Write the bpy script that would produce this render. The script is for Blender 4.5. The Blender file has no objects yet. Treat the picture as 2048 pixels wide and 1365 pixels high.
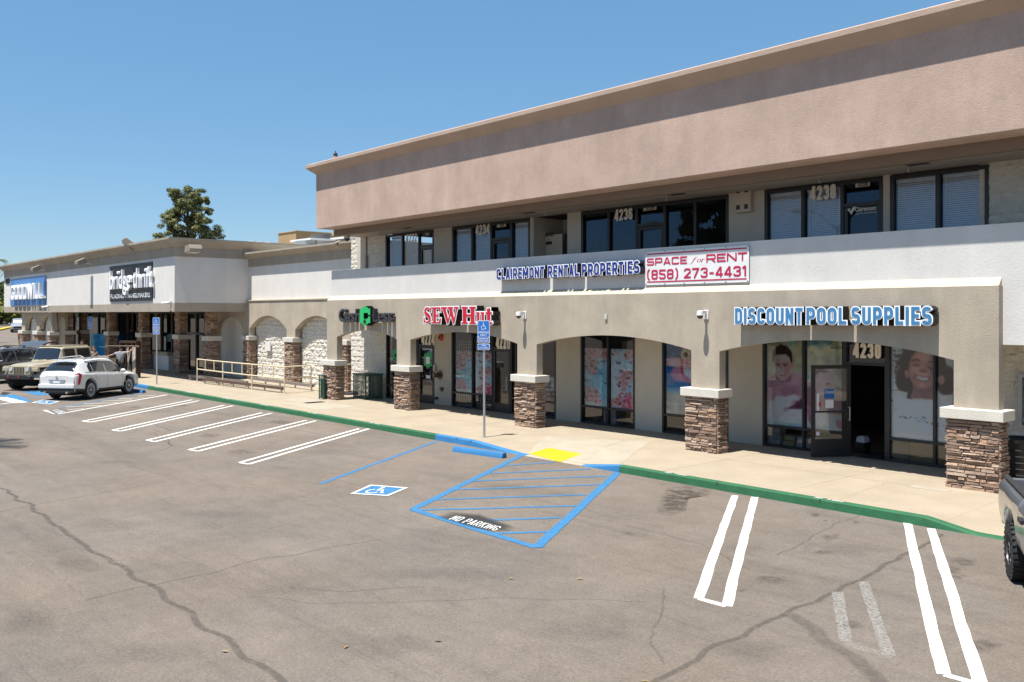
import bpy, bmesh, math, random
import numpy as np
from mathutils import Vector, Matrix, noise as mnoise
SC = bpy.context.scene
COL = SC.collection
# ------------------------------------------------------------------ camera, sky, sun, exposure
FPX, CX, HY, VX, CAMH = 1800.0, 1024.0, 628.0, -559.0, 3.45
_N = math.hypot(CX - VX, FPX); SN = (CX - VX) / _N; CS = FPX / _N
cd = bpy.data.cameras.new('Camera'); cam = bpy.data.objects.new('Camera', cd); COL.objects.link(cam)
cam.location = (0, 0, CAMH); cam.rotation_euler = (math.radians(90), 0, math.atan2(CS, SN))
cd.sensor_width = 36; cd.lens = FPX / 2048 * 36; cd.shift_y = -(682.5 - HY) / 2048
cd.clip_start = 0.1; cd.clip_end = 3000
SC.camera = cam
SUN_EL = math.radians(71.3)
world = bpy.data.worlds.new('World'); SC.world = world; world.use_nodes = True
wn = world.node_tree.nodes; wl = world.node_tree.links
sky = wn.new('ShaderNodeTexSky'); sky.sky_type = 'NISHITA'; sky.sun_disc = False
sky.sun_elevation = SUN_EL; sky.sun_rotation = math.radians(180 - 2); sky.air_density = 1.0; sky.dust_density = 0.2; sky.ozone_density = 2.2
hs = wn.new('ShaderNodeHueSaturation'); hs.inputs['Saturation'].default_value = 1.1
wl.new(sky.outputs[0], hs.inputs['Color'])
even = wn.new('ShaderNodeMix'); even.data_type = 'RGBA'; even.inputs[0].default_value = .5; even.inputs[7].default_value = (1.08, 2.75, 4.75, 1)   # evens the clear sky out towards one blue
wl.new(hs.outputs[0], even.inputs[6]); wl.new(even.outputs[2], wn['Background'].inputs[0]); wn['Background'].inputs[1].default_value = 0.080
sd = bpy.data.lights.new('sun', 'SUN'); sun = bpy.data.objects.new('sun', sd); COL.objects.link(sun)
sd.energy = 4.9; sd.angle = math.radians(0.53); sd.color = (1.0, 0.955, 0.88)
_t = Vector((-0.035, 1.0, -math.tan(SUN_EL)))          # direction the light travels
sun.rotation_euler = _t.to_track_quat('-Z', 'Y').to_euler(); sun.location = (0, -20, 60)
vs = SC.view_settings; vs.view_transform = 'Standard'; vs.look = 'None'; vs.gamma = 1; vs.use_curve_mapping = False; vs.exposure = 0.88
# ------------------------------------------------------------------ pixel -> place helpers (survey of the site)
def ray(x, y):
    r = (x - CX) / FPX
    return (r * SN - CS, r * CS + SN, (HY - y) / FPX)
def gnd(x, y, z=0.0):
    d = ray(x, y); t = (z - CAMH) / d[2]; return Vector((d[0] * t, d[1] * t, z))
def pY(x, y, Y):
    d = ray(x, y); t = Y / d[1]; return Vector((d[0] * t, Y, CAMH + d[2] * t))
def xY(x, Y): return pY(x, HY, Y)[0]
def zY(x, y, Y): return pY(x, y, Y)[2]
def pX(x, y, X):
    d = ray(x, y); t = X / d[0]; return Vector((X, d[1] * t, CAMH + d[2] * t))
R = random.Random(7)
# ------------------------------------------------------------------ mesh builder
class MB:
    def __init__(s): s.v = []; s.f = []; s.c = []; s.m = []; s.col = (1, 1, 1); s.mi = 0
    def add(s, vs, fs):
        o = len(s.v); s.v += [tuple(p) for p in vs]
        for f in fs: s.f.append(tuple(i + o for i in f)); s.c.append(s.col); s.m.append(s.mi)
    def quad(s, *p): s.add(p, [tuple(range(len(p)))])
    def box(s, x0, x1, y0, y1, z0, z1, M=None, jit=0):
        vs = [Vector((x, y, z)) for z in (z0, z1) for y in (y0, y1) for x in (x0, x1)]
        if jit: vs = [p + Vector((R.uniform(-jit, jit), R.uniform(-jit, jit), R.uniform(-jit, jit))) for p in vs]
        if M: vs = [M @ p for p in vs]
        s.add(vs, [(0, 2, 3, 1), (4, 5, 7, 6), (0, 1, 5, 4), (2, 6, 7, 3), (0, 4, 6, 2), (1, 3, 7, 5)])
    def prism(s, poly, fn0, fn1, caps=True):
        n = len(poly); a = [fn0(*p) for p in poly]; b = [fn1(*p) for p in poly]
        fs = [(i, (i + 1) % n, n + (i + 1) % n, n + i) for i in range(n)]
        if caps: fs += [tuple(range(n))[::-1], tuple(range(n, 2 * n))]
        s.add(a + b, fs)
    def prismY(s, poly, y0, y1): s.prism(poly, lambda x, z: (x, y0, z), lambda x, z: (x, y1, z))
    def prismX(s, poly, x0, x1): s.prism(poly, lambda y, z: (x0, y, z), lambda y, z: (x1, y, z))
    def prismZ(s, poly, z0, z1): s.prism(poly, lambda x, y: (x, y, z0), lambda x, y: (x, y, z1))
    def cyl(s, p0, p1, r0, r1=None, n=10, caps=True):
        p0 = Vector(p0); p1 = Vector(p1); r1 = r0 if r1 is None else r1
        d = (p1 - p0).normalized(); u = d.orthogonal().normalized(); w = d.cross(u)
        vs = [p0 + (u * math.cos(2 * math.pi * i / n) + w * math.sin(2 * math.pi * i / n)) * r0 for i in range(n)]
        vs += [p1 + (u * math.cos(2 * math.pi * i / n) + w * math.sin(2 * math.pi * i / n)) * r1 for i in range(n)]
        fs = [(i, (i + 1) % n, n + (i + 1) % n, n + i) for i in range(n)]
        if caps: fs += [tuple(range(n))[::-1], tuple(range(n, 2 * n))]
        s.add(vs, fs)
    def tube(s, pts, r, n=6):
        for a, b in zip(pts[:-1], pts[1:]): s.cyl(a, b, r, r, n)
    def sph(s, c, r, n=10, m=6, M=None):
        rx, ry, rz = (r, r, r) if not hasattr(r, '__len__') else r
        vs = []; fs = []
        for j in range(m + 1):
            t = math.pi * j / m
            for i in range(n):
                a = 2 * math.pi * i / n
                p = Vector((rx * math.sin(t) * math.cos(a), ry * math.sin(t) * math.sin(a), rz * math.cos(t)))
                if M: p = M @ p
                vs.append(p + Vector(c))
        for j in range(m):
            for i in range(n): fs.append((j * n + i, (j + 1) * n + i, (j + 1) * n + (i + 1) % n, j * n + (i + 1) % n))
        s.add(vs, fs)
    def lathe(s, prof, M, n=24, close=True):   # prof (r,h) list about local z
        vs = []; fs = []; k = len(prof)
        for i in range(n):
            a = 2 * math.pi * i / n
            for r, h in prof: vs.append(M @ Vector((r * math.cos(a), r * math.sin(a), h)))
        for i in range(n):
            for j in range(k - 1): fs.append((i * k + j, ((i + 1) % n) * k + j, ((i + 1) % n) * k + j + 1, i * k + j + 1))
        s.add(vs, fs)
WL = {}
def root_loc(o):
    while o.parent: o = o.parent
    return WL.get(o.name, Vector((0, 0, 0)))
def setp(o, label=None, cat=None, group=None, kind=None):
    if label: o['label'] = label
    if cat: o['category'] = cat
    if group: o['group'] = group
    if kind: o['kind'] = kind
    return o
def thing(name, label, cat, loc=(0, 0, 0), rz=0, group=None):
    o = bpy.data.objects.new(name, None); COL.objects.link(o); o.location = loc; o.rotation_euler = (0, 0, rz)
    o.empty_display_size = .2
    WL[o.name] = Vector(loc) if rz == 0 else Vector((0, 0, 0))
    return setp(o, label, cat, group)
def obj(name, mb, mat, parent=None, smooth=None, local=False, label=None, cat=None, group=None, kind=None, bevel=0, recalc=True):
    me = bpy.data.meshes.new(name)
    vs = mb.v
    off = Vector((0, 0, 0))
    if not local:
        if parent is not None: off = root_loc(parent)
        elif vs and kind != 'structure':
            a = np.array(vs); off = Vector(((a[:, 0].min() + a[:, 0].max()) / 2, (a[:, 1].min() + a[:, 1].max()) / 2, a[:, 2].min()))
    a = np.array(vs, dtype=float) - np.array(off) if vs else np.zeros((0, 3))
    me.from_pydata(a.tolist(), [], mb.f)
    mats = mat if isinstance(mat, (list, tuple)) else [mat]
    for m in mats: me.materials.append(m)
    if len(mats) > 1: me.polygons.foreach_set('material_index', mb.m)
    if any(c != (1, 1, 1) for c in mb.c):
        at = me.color_attributes.new('Col', 'FLOAT_COLOR', 'CORNER'); buf = []
        for c, f in zip(mb.c, mb.f):
            if isinstance(c, list):
                for q in c: buf += [1, 1, 1, q]
            else: buf += [c[0], c[1], c[2], (c[3] if len(c) > 3 else 1.0)] * len(f)
        at.data.foreach_set('color', buf)
    if recalc: bm = bmesh.new(); bm.from_mesh(me); bmesh.ops.recalc_face_normals(bm, faces=bm.faces); bm.to_mesh(me); bm.free()
    if smooth is not None:
        me.polygons.foreach_set('use_smooth', [True] * len(me.polygons)); me.set_sharp_from_angle(angle=math.radians(smooth))
    me.update()
    o = bpy.data.objects.new(name, me); COL.objects.link(o)
    if parent is not None: o.parent = parent
    else: o.location = off; WL[o.name] = off
    if bevel:
        b = o.modifiers.new('bevel', 'BEVEL'); b.width = bevel; b.segments = 2; b.limit_method = 'ANGLE'; b.angle_limit = math.radians(40)
    return setp(o, label, cat, group, kind)
def children(o): return [c for c in bpy.data.objects if c.parent == o]
def copy_tree(o, parent=None):
    c = o.copy(); COL.objects.link(c)
    if parent is not None: c.parent = parent
    for ch in children(o): copy_tree(ch, c)
    return c
# ------------------------------------------------------------------ materials
MATS = {}
def newmat(name):
    m = bpy.data.materials.new(name); m.use_nodes = True
    return m, m.node_tree.nodes, m.node_tree.links, m.node_tree.nodes['Principled BSDF']
def pm(name, c, rough=.8, var=.10, scale=2.5, bump=0, bscale=40, metal=0, spec=.4, coat=0, fine=0, fscale=60, attr=False, stain=0, tint=None):
    if name in MATS: return MATS[name]
    m, n, l, b = newmat(name)
    b.inputs['Roughness'].default_value = rough; b.inputs['Metallic'].default_value = metal
    b.inputs['Specular IOR Level'].default_value = spec
    if coat: b.inputs['Coat Weight'].default_value = coat; b.inputs['Coat Roughness'].default_value = .04
    tc = n.new('ShaderNodeTexCoord')
    if attr:
        at = n.new('ShaderNodeVertexColor'); at.layer_name = 'Col'; colsock = at.outputs[0]
    else:
        rgb = n.new('ShaderNodeRGB'); rgb.outputs[0].default_value = (*c, 1); colsock = rgb.outputs[0]
    def modulate(sock, sc, amt, det=5, ro=.6, stretch=None, lo=.3, hi=.7):
        nz = n.new('ShaderNodeTexNoise'); nz.inputs['Scale'].default_value = sc; nz.inputs['Detail'].default_value = det; nz.inputs['Roughness'].default_value = ro
        if stretch:
            mp = n.new('ShaderNodeMapping'); mp.inputs['Scale'].default_value = stretch; l.new(tc.outputs['Object'], mp.inputs[0]); l.new(mp.outputs[0], nz.inputs['Vector'])
        else: l.new(tc.outputs['Object'], nz.inputs['Vector'])
        mr = n.new('ShaderNodeMapRange'); mr.inputs[1].default_value = lo; mr.inputs[2].default_value = hi
        mr.inputs[3].default_value = 1 - amt; mr.inputs[4].default_value = 1 + amt * .7
        l.new(nz.outputs[0], mr.inputs[0])
        vm = n.new('ShaderNodeVectorMath'); vm.operation = 'SCALE'; l.new(sock, vm.inputs[0]); l.new(mr.outputs[0], vm.inputs[3])
        return vm.outputs[0]
    if var: colsock = modulate(colsock, scale, var)
    if fine: colsock = modulate(colsock, fscale, fine, 3, .7)
    if stain: colsock = modulate(colsock, 1.6, stain, 6, .65, (1.0, 1.0, .12), .45, .75)
    l.new(colsock, b.inputs['Base Color'])
    if bump:
        nz = n.new('ShaderNodeTexNoise'); nz.inputs['Scale'].default_value = bscale; nz.inputs['Detail'].default_value = 4
        l.new(tc.outputs['Object'], nz.inputs['Vector'])
        bp = n.new('ShaderNodeBump'); bp.inputs['Strength'].default_value = bump; bp.inputs['Distance'].default_value = .02
        l.new(nz.outputs[0], bp.inputs['Height']); l.new(bp.outputs[0], b.inputs['Normal'])
    MATS[name] = m; return m
def glassmat(name, tint, ior, rough=0.0, refl=(1, 1, 1)):
    m, n, l, b = newmat(name); n.remove(b)
    t = n.new('ShaderNodeBsdfTransparent'); t.inputs[0].default_value = (*tint, 1)
    g = n.new('ShaderNodeBsdfGlossy'); g.inputs['Roughness'].default_value = rough; g.inputs[0].default_value = (*refl, 1)
    tc = n.new('ShaderNodeTexCoord'); nz = n.new('ShaderNodeTexNoise'); nz.inputs['Scale'].default_value = .9; l.new(tc.outputs['Object'], nz.inputs['Vector'])
    bp = n.new('ShaderNodeBump'); bp.inputs['Strength'].default_value = .06; bp.inputs['Distance'].default_value = .03; l.new(nz.outputs[0], bp.inputs['Height']); l.new(bp.outputs[0], g.inputs['Normal'])
    f = n.new('ShaderNodeFresnel'); f.inputs[0].default_value = ior
    mx = n.new('ShaderNodeMixShader'); l.new(f.outputs[0], mx.inputs[0]); l.new(t.outputs[0], mx.inputs[1]); l.new(g.outputs[0], mx.inputs[2])
    l.new(mx.outputs[0], n['Material Output'].inputs[0]); MATS[name] = m; return m
def decalmat(name, c, rough=.9, sc=9, lo=.35, hi=.6):
    """thin worn layer: colour attribute alpha times a noise breaks its edge up"""
    m, n, l, b = newmat(name); b.inputs['Base Color'].default_value = (*c, 1); b.inputs['Roughness'].default_value = rough; b.inputs['Specular IOR Level'].default_value = .2
    at = n.new('ShaderNodeVertexColor'); at.layer_name = 'Col'
    tc = n.new('ShaderNodeTexCoord'); nz = n.new('ShaderNodeTexNoise'); nz.inputs['Scale'].default_value = sc; nz.inputs['Detail'].default_value = 6; nz.inputs['Roughness'].default_value = .7
    l.new(tc.outputs['Object'], nz.inputs['Vector'])
    mr = n.new('ShaderNodeMapRange'); mr.inputs[1].default_value = lo; mr.inputs[2].default_value = hi; l.new(nz.outputs[0], mr.inputs[0])
    mu = n.new('ShaderNodeMath'); mu.operation = 'MULTIPLY'; l.new(mr.outputs[0], mu.inputs[0]); l.new(at.outputs['Alpha'], mu.inputs[1])
    l.new(mu.outputs[0], b.inputs['Alpha']); MATS[name] = m; return m
def asphaltmat():
    m, n, l, b = newmat('asphalt'); tc = n.new('ShaderNodeTexCoord')
    b.inputs['Roughness'].default_value = .92; b.inputs['Specular IOR Level'].default_value = .2
    def nz(sc, det, ro, st=None, dist=0):
        q = n.new('ShaderNodeTexNoise'); q.inputs['Scale'].default_value = sc; q.inputs['Detail'].default_value = det; q.inputs['Roughness'].default_value = ro; q.inputs['Distortion'].default_value = dist
        if st:
            mp = n.new('ShaderNodeMapping'); mp.inputs['Scale'].default_value = st[:3]; mp.inputs['Rotation'].default_value = (0, 0, st[3]); l.new(tc.outputs['Object'], mp.inputs[0]); l.new(mp.outputs[0], q.inputs['Vector'])
        else: l.new(tc.outputs['Object'], q.inputs['Vector'])
        return q.outputs[0]
    def mr(s, lo, hi, a, c):
        q = n.new('ShaderNodeMapRange'); q.inputs[1].default_value = lo; q.inputs[2].default_value = hi; q.inputs[3].default_value = a; q.inputs[4].default_value = c; l.new(s, q.inputs[0]); return q.outputs[0]
    def mul(a, c):
        q = n.new('ShaderNodeMath'); q.operation = 'MULTIPLY'; l.new(a, q.inputs[0]); l.new(c, q.inputs[1]); return q.outputs[0]
    f = mul(mr(nz(.35, 6, .6), .3, .7, .84, 1.12), mr(nz(2.2, 6, .65, None, .6), .35, .7, .90, 1.05))
    f = mul(f, mr(nz(.5, 6, .65, (.25, 1.3, 1, .35), .8), .52, .72, 1.0, .80))      # long tyre-rubbed streaks
    f = mul(f, mr(nz(.9, 7, .7, (.3, 1.6, 1, -.5), 1.2), .58, .74, 1.0, .82))
    f = mul(f, mr(nz(1.1, 8, .75, (.12, 2.6, 1, .30), .5), .55, .70, 1.0, .84)); f = mul(f, mr(nz(1.4, 8, .75, (.10, 3.0, 1, .62), .4), .57, .70, 1.0, .86))
    f = mul(f, mr(nz(7, 6, .75), .3, .7, .90, 1.08)); f = mul(f, mr(nz(26, 4, .85), .32, .68, .72, 1.26)); f = mul(f, mr(nz(75, 3, .85), .3, .7, .62, 1.38))
    mx = n.new('ShaderNodeMix'); mx.data_type = 'RGBA'; l.new(mr(nz(.22, 4, .6), .35, .65, 0, 1), mx.inputs[0])
    mx.inputs[6].default_value = (.188, .153, .124, 1); mx.inputs[7].default_value = (.166, .144, .125, 1)
    vm = n.new('ShaderNodeVectorMath'); vm.operation = 'SCALE'; l.new(mx.outputs[2], vm.inputs[0]); l.new(f, vm.inputs[3]); l.new(vm.outputs[0], b.inputs['Base Color'])
    bp = n.new('ShaderNodeBump'); bp.inputs['Strength'].default_value = .8; bp.inputs['Distance'].default_value = .012; l.new(nz(90, 3, .8), bp.inputs['Height']); l.new(bp.outputs[0], b.inputs['Normal'])
    MATS['asphalt'] = m; return m
M_ASPH = asphaltmat()
M_CONC = pm('concrete', (.325, .27, .20), .9, .10, 1.2, .25, 60, fine=.07, fscale=30, stain=0)
M_CONC2 = pm('pale_concrete', (.34, .30, .235), .9, .10, 2, .2, 60, fine=.05)
M_TAN = pm('tan_stucco', (.42, .362, .288), .92, .13, 1.1, .36, 46, fine=.06, fscale=22, stain=.10)
M_PINK = pm('pinkish_stucco', (.46, .335, .275), .92, .14, .9, .30, 50, fine=.07, fscale=18, stain=.07)
M_PINKL = pm('pinkish_trim', (.40, .30, .24), .92, .08, 1.2, .3, 24)
M_WHITE = pm('white_stucco', (.60, .585, .565), .9, .06, 1.2, .22, 40, fine=.03, fscale=14, stain=.04)
M_GWALL = pm('warm_white_stucco', (.64, .615, .585), .9, .05, 1.2, .3, 26, fine=.03, stain=.03)
M_TAUPE = pm('taupe_stucco', (.36, .31, .25), .92, .09, 1.2, .4, 28, stain=.08)
M_CREAM = pm('cream_ledge', (.50, .43, .33), .9, .06, 2, .2, 30)
M_PIER = pm('beige_pier_stucco', (.49, .445, .37), .92, .06, 1.5, .35, 30)
M_UPPER = pm('upper_wall_stucco', (.52, .47, .40), .92, .06, 1.5, .35, 30)
M_CEIL = pm('soffit_plaster', (.46, .40, .32), .9, .05, 2)
M_BROWN = pm('brown_beam', (.20, .15, .115), .9, .06, 2, .3, 30)
M_ROCK = pm('split_face_block', (.62, .58, .51), .95, .12, 6, .7, 30, fine=.12, fscale=25)
M_BLOCK = pm('painted_block', (.60, .575, .53), .92, .06, 3, .4, 30)
M_STONE = pm('ledger_stone', (1, 1, 1), .9, .14, 12, .7, 45, attr=True, fine=.12, fscale=50)
M_CAP = pm('cap_concrete', (.58, .55, .49), .88, .07, 5, .3, 50, fine=.05)
M_VC = pm('coloured_part', (1, 1, 1), .75, .04, 6, attr=True)
M_FOL = pm('foliage', (1, 1, 1), .7, .0, 3, attr=True, spec=.25)
M_BLACK = pm('black_aluminium', (.018, .017, .017), .42, .05, 6, spec=.5)
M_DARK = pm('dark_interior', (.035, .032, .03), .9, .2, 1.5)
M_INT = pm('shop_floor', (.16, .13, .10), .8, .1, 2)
M_RUB = pm('tyre_rubber', (.022, .022, .023), .8, .15, 20)
M_METAL = pm('galvanised_metal', (.46, .47, .48), .42, .08, 12, metal=.7)
M_WPAINT = pm('white_enamel', (.70, .70, .69), .45, .03, 6)
M_GREYP = pm('grey_enamel', (.55, .53, .49), .6, .06, 8)
M_LINE = pm('white_road_paint', (.64, .64, .61), .8, .09, 3, fine=.34, fscale=24)
M_BLINE = pm('blue_road_paint', (.034, .155, .315), .75, .10, 4, fine=.25, fscale=28)
M_GKERB = pm('green_kerb_paint', (.022, .115, .05), .75, .16, 4, .3, 30, fine=.12, fscale=40)
M_BKERB = pm('blue_kerb_paint', (.032, .165, .37), .7, .10, 4, .3, 30, fine=.06)
M_YEL = pm('yellow_tactile', (.66, .44, .02), .75, .06, 8)
M_GREEN = pm('dark_green_steel', (.025, .075, .05), .5, .12, 10)
M_RAIL = pm('cream_painted_pipe', (.60, .52, .36), .55, .06, 10)
M_GLASS = glassmat('shop_glass', (.80, .83, .84), 1.75)
M_GLASSU = glassmat('upper_glass', (.92, .94, .96), 1.62, 0, (.50, .70, 1.0))
M_CARG = pm('car_glass', (.012, .014, .017), .04, .0, spec=.9, coat=.6)
M_SEAM = decalmat('seam_sealer', (.105, .092, .08), .9, 7, .30, .55)
M_STAIN = decalmat('oil_stain', (.075, .06, .05), .8, 5, .38, .6)
M_RUBM = decalmat('tyre_scuff', (.075, .07, .068), .9, 14, .35, .65)
M_WORN = decalmat('worn_white_paint', (.46, .46, .44), .85, 26, .38, .72)
# ------------------------------------------------------------------ text and flat shapes
_tc = {}
def text_geo(body, bold=0.0, extrude=0.0, res=4, spacing=1.0):
    k = (body, bold, extrude, spacing)
    if k in _tc: return _tc[k]
    cu = bpy.data.curves.new('lettering', 'FONT'); cu.body = body; cu.offset = bold; cu.extrude = extrude; cu.resolution_u = res; cu.space_character = spacing; cu.fill_mode = 'BOTH' if extrude else 'FRONT'
    o = bpy.data.objects.new('lettering', cu); COL.objects.link(o); bpy.context.view_layer.update()
    ev = o.evaluated_get(bpy.context.evaluated_depsgraph_get()); me = ev.to_mesh()
    v = np.array([p.co[:] for p in me.vertices]); f = [tuple(p.vertices) for p in me.polygons]
    ev.to_mesh_clear(); bpy.data.objects.remove(o); bpy.data.curves.remove(cu)
    lo = v.min(0); hi = v.max(0)
    v[:, 0] = (v[:, 0] - lo[0]) / (hi[0] - lo[0]); v[:, 1] = (v[:, 1] - lo[1]) / (hi[1] - lo[1])
    if extrude: v[:, 2] = (v[:, 2] + extrude) / (2 * extrude)
    else: v[:, 2] = 0
    _tc[k] = (v, f); return _tc[k]
def text(mb, body, fn, bold=0.0, deep=False, spacing=1.0):
    v, f = text_geo(body, bold, .1 if deep else 0, 4, spacing)
    mb.add([fn(*p) for p in v], f)
def wallfn(x0, x1, z0, z1, Y, depth=0):   # u to the right, v up, w from the wall (0) to the front (1)
    return lambda u, v, w: (x0 + (x1 - x0) * u, Y - depth * w, z0 + (z1 - z0) * v)
def quadfn(p00, p10, p11, p01, up=0):
    p00, p10, p11, p01 = map(Vector, (p00, p10, p11, p01))
    def f(u, v, w=0):
        p = (p00 * (1 - u) + p10 * u) * (1 - v) + (p01 * (1 - u) + p11 * u) * v
        return (p[0], p[1], p[2] + up)
    return f
def stroke(pts, w):
    """flat polygon strip round a polyline, as a list of quads"""
    out = []; pts = [Vector(p) for p in pts]; L = []; Rr = []
    for i, p in enumerate(pts):
        a = pts[max(i - 1, 0)]; b = pts[min(i + 1, len(pts) - 1)]; d = (b - a).normalized(); nn = Vector((-d[1], d[0]))
        L.append(p + nn * w / 2); Rr.append(p - nn * w / 2)
    for i in range(len(pts) - 1): out.append([L[i], L[i + 1], Rr[i + 1], Rr[i]])
    return out
def disc(c, r, n=16): return [(c[0] + r * math.cos(2 * math.pi * i / n), c[1] + r * math.sin(2 * math.pi * i / n)) for i in range(n)]
def wheelchair():
    s = [disc((.42, .88), .075)]
    s += stroke([(.42, .80), (.43, .50), (.66, .50), (.78, .20), (.88, .23)], .085)
    s += stroke([(.43, .64), (.62, .64)], .06)
    s += stroke([(.36 + .24 * math.cos(a), .34 + .24 * math.sin(a)) for a in np.linspace(math.radians(105), math.radians(345), 14)], .07)
    return s
def flat(mb, polys, fn):
    for p in polys: mb.quad(*[fn(q[0], q[1], 0) for q in p])
def arc_pts(x0, x1, zs, zt, n=14, pointed=0):
    """points of an arch from (x0,zs) over zt to (x1,zs)"""
    w = (x1 - x0) / 2; h = zt - zs; r = (w * w + h * h) / (2 * h); zc = zt - r; xc = (x0 + x1) / 2; a = math.asin(min(1, w / r))
    return [(xc + r * math.sin(t), zc + r * math.cos(t)) for t in np.linspace(-a, a, n)]
def arch_tall(x0, x1, zs, zt, n=14):
    xc = (x0 + x1) / 2; w = (x1 - x0) / 2
    return [(xc - w * math.cos(t), zs + (zt - zs) * math.sin(t) ** .85) for t in np.linspace(0, math.pi, n)]

# ------------------------------------------------------------------ condensed block lettering drawn as strokes
def _rr(l, b, r, t, k, n=4):
    out = []
    for cx, cy, a0 in ((r - k, t - k, 0), (l + k, t - k, 90), (l + k, b + k, 180), (r - k, b + k, 270)): out += [(cx + k * math.cos(math.radians(a0 + 90 * i / n)), cy + k * math.sin(math.radians(a0 + 90 * i / n))) for i in range(n + 1)]
    return out
def glyph(ch, W, s):
    """centre lines of one letter in a box W wide and 1 high: list of (points, closed)"""
    l, r, b, t, h = s / 2, W - s / 2, s / 2, 1 - s / 2, s / 2; k = min(.2, (r - l) / 2); R4 = _rr(l, b, r, t, k); n = len(R4) // 4
    V = lambda x, y0=0, y1=1: ([(x, y0), (x, y1)], 0); Hh = lambda y, x0, x1: ([(x0, y), (x1, y)], 0)
    if ch in 'O0': return [(R4, 1)]
    if ch == 'C': return [(_rr(l, b, r, t, min(.15, k)), 0)]
    if ch == 'G': return [([(r, .68)] + R4[0:4 * n] + [(r, .42)], 0), Hh(.46, W * .5, W - h)]
    if ch == 'D': return [V(l), ([(l, t)] + R4[0:n][::-1] + [] if 0 else [(l, t)] + R4[0:n][::-1] + R4[3 * n:][::-1] + [(l, b)], 0)]
    if ch == 'E': return [V(l), Hh(t, 0, W), Hh(b, 0, W), Hh(.5, 0, W * .9)]
    if ch == 'F': return [V(l), Hh(t, 0, W), Hh(.5, 0, W * .85)]
    if ch == 'L': return [V(l), Hh(b, 0, W)]
    if ch == 'T': return [V(W / 2), Hh(t, 0, W)]
    if ch == 'I': return [V(W / 2)]
    if ch == 'H': return [V(l), V(r), Hh(.5, l, r)]
    if ch == 'U': return [([(l, 1)] + R4[2 * n:3 * n] + R4[3 * n:4 * n] + [(r, 1)], 0)]
    if ch == 'N': return [V(l), V(r), ([(l, 1 - s * .2), (r, s * .2)], 0)]
    if ch == 'M': return [V(l), V(r), ([(l, 1 - s * .2), (W / 2, .22)], 0), ([(W / 2, .22), (r, 1 - s * .2)], 0)]
    if ch == 'W': return [([(l, 1), (W * .29, 0)], 0), ([(W * .29, 0), (W / 2, .8)], 0), ([(W / 2, .8), (W * .71, 0)], 0), ([(W * .71, 0), (r, 1)], 0)]
    if ch == 'A': return [([(l, 0), (W / 2 - .01, 1)], 0), ([(W / 2 + .01, 1), (r, 0)], 0), Hh(.27, W * .22, W * .78)]
    if ch == 'K': return [V(l), ([(l, .42), (r, 1)], 0), ([(W * .42, .58), (r, 0)], 0)]
    if ch in 'PR':
        q = _rr(l, .42, r, t, min(.17, k)); m = len(q) // 4; out = [V(l), ([(l, t)] + q[0:m][::-1] + q[3 * m:][::-1] + [(l, .42)], 0)]
        if ch == 'R': out.append(([(W * .5, .45), (r, 0)], 0))
        return out
    if ch == 'S' or ch == '5':
        y = .5; kk = min(.14, k); T = _rr(l, y, r, t, kk); B = _rr(l, b, r, y, kk); m = len(T) // 4
        if ch == 'S': return [(T[1:m] + T[m:2 * m] + T[2 * m:3 * m] + B[0:m][::-1] + B[3 * m:][::-1] + B[2 * m:3 * m - 1][::-1], 0)]
        return [Hh(t, 0, W), V(l, .5, 1), ([(l, .58)] + B[0:m][::-1] + B[3 * m:][::-1] + B[2 * m:3 * m][::-1] + [(l, .28)], 0)]
    if ch == '2':
        T = _rr(l, .45, r, t, k); m = len(T) // 4; return [([(l, .70)] + T[m:2 * m][::-1] + T[0:m][::-1] + [(r, .62), (l + .02, b + .02)], 0), Hh(b, 0, W)]
    if ch == '3':
        kk = min(.18, k); T = _rr(l, .52, r, t, kk); B = _rr(l, b, r, .52, kk); m = len(T) // 4
        return [([(l, .72)] + T[m:2 * m][::-1] + T[0:m][::-1] + T[3 * m:][::-1] + [(W * .4, .52)], 0), ([(W * .4, .52)] + B[0:m][::-1] + B[3 * m:][::-1] + B[2 * m:3 * m][::-1] + [(l, .28)], 0)]
    if ch == '4': return [V(W * .72), Hh(.27, 0, W), ([(l * .7, .27), (W * .70, 1)], 0)]
    if ch == '6': B = _rr(l, b, r, .58, min(.17, k)); return [(B, 1), ([(l, .4)] + R4[n:2 * n][::-1] + R4[0:n][::-1] + [(r, .72)], 0)]
    if ch == '7': return [Hh(t, 0, W), ([(r, t), (W * .3, 0)], 0)]
    if ch == '8': return [(_rr(l, .52, r, t, min(.16, k)), 1), (_rr(l, b, r, .52, min(.18, k)), 1)]
    if ch == '1': return [V(W * .6), ([(W * .05, .76), (W * .6, .93)], 0)]
    if ch == '(': return [([(r, 1.08), (l + .02, .8), (l, .5), (l + .02, .2), (r, -.08)], 0)]
    if ch == ')': return [([(l, 1.08), (r - .02, .8), (r, .5), (r - .02, .2), (l, -.08)], 0)]
    if ch == '-': return [Hh(.42, .04, W - .04)]
    return []
_wf = {'I': None, '1': .62, 'M': 1.28, 'W': 1.5, '(': .5, ')': .5, '-': .7, ' ': .45, 'L': .86, 'T': .92, 'E': .9, 'F': .86}
def blockwords(word, aspect, s, gap):
    w = [_wf.get(c, 1.0) for c in word]; fixed = sum(s for q in w if q is None) + gap * (len(word) - 1); k = (aspect - fixed) / sum(q for q in w if q is not None)
    out = []; x = 0
    for i, c in enumerate(word):
        W = s if w[i] is None else k * w[i]; out.append((x, glyph(c, W, s))); x += W + gap
    return out
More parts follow.
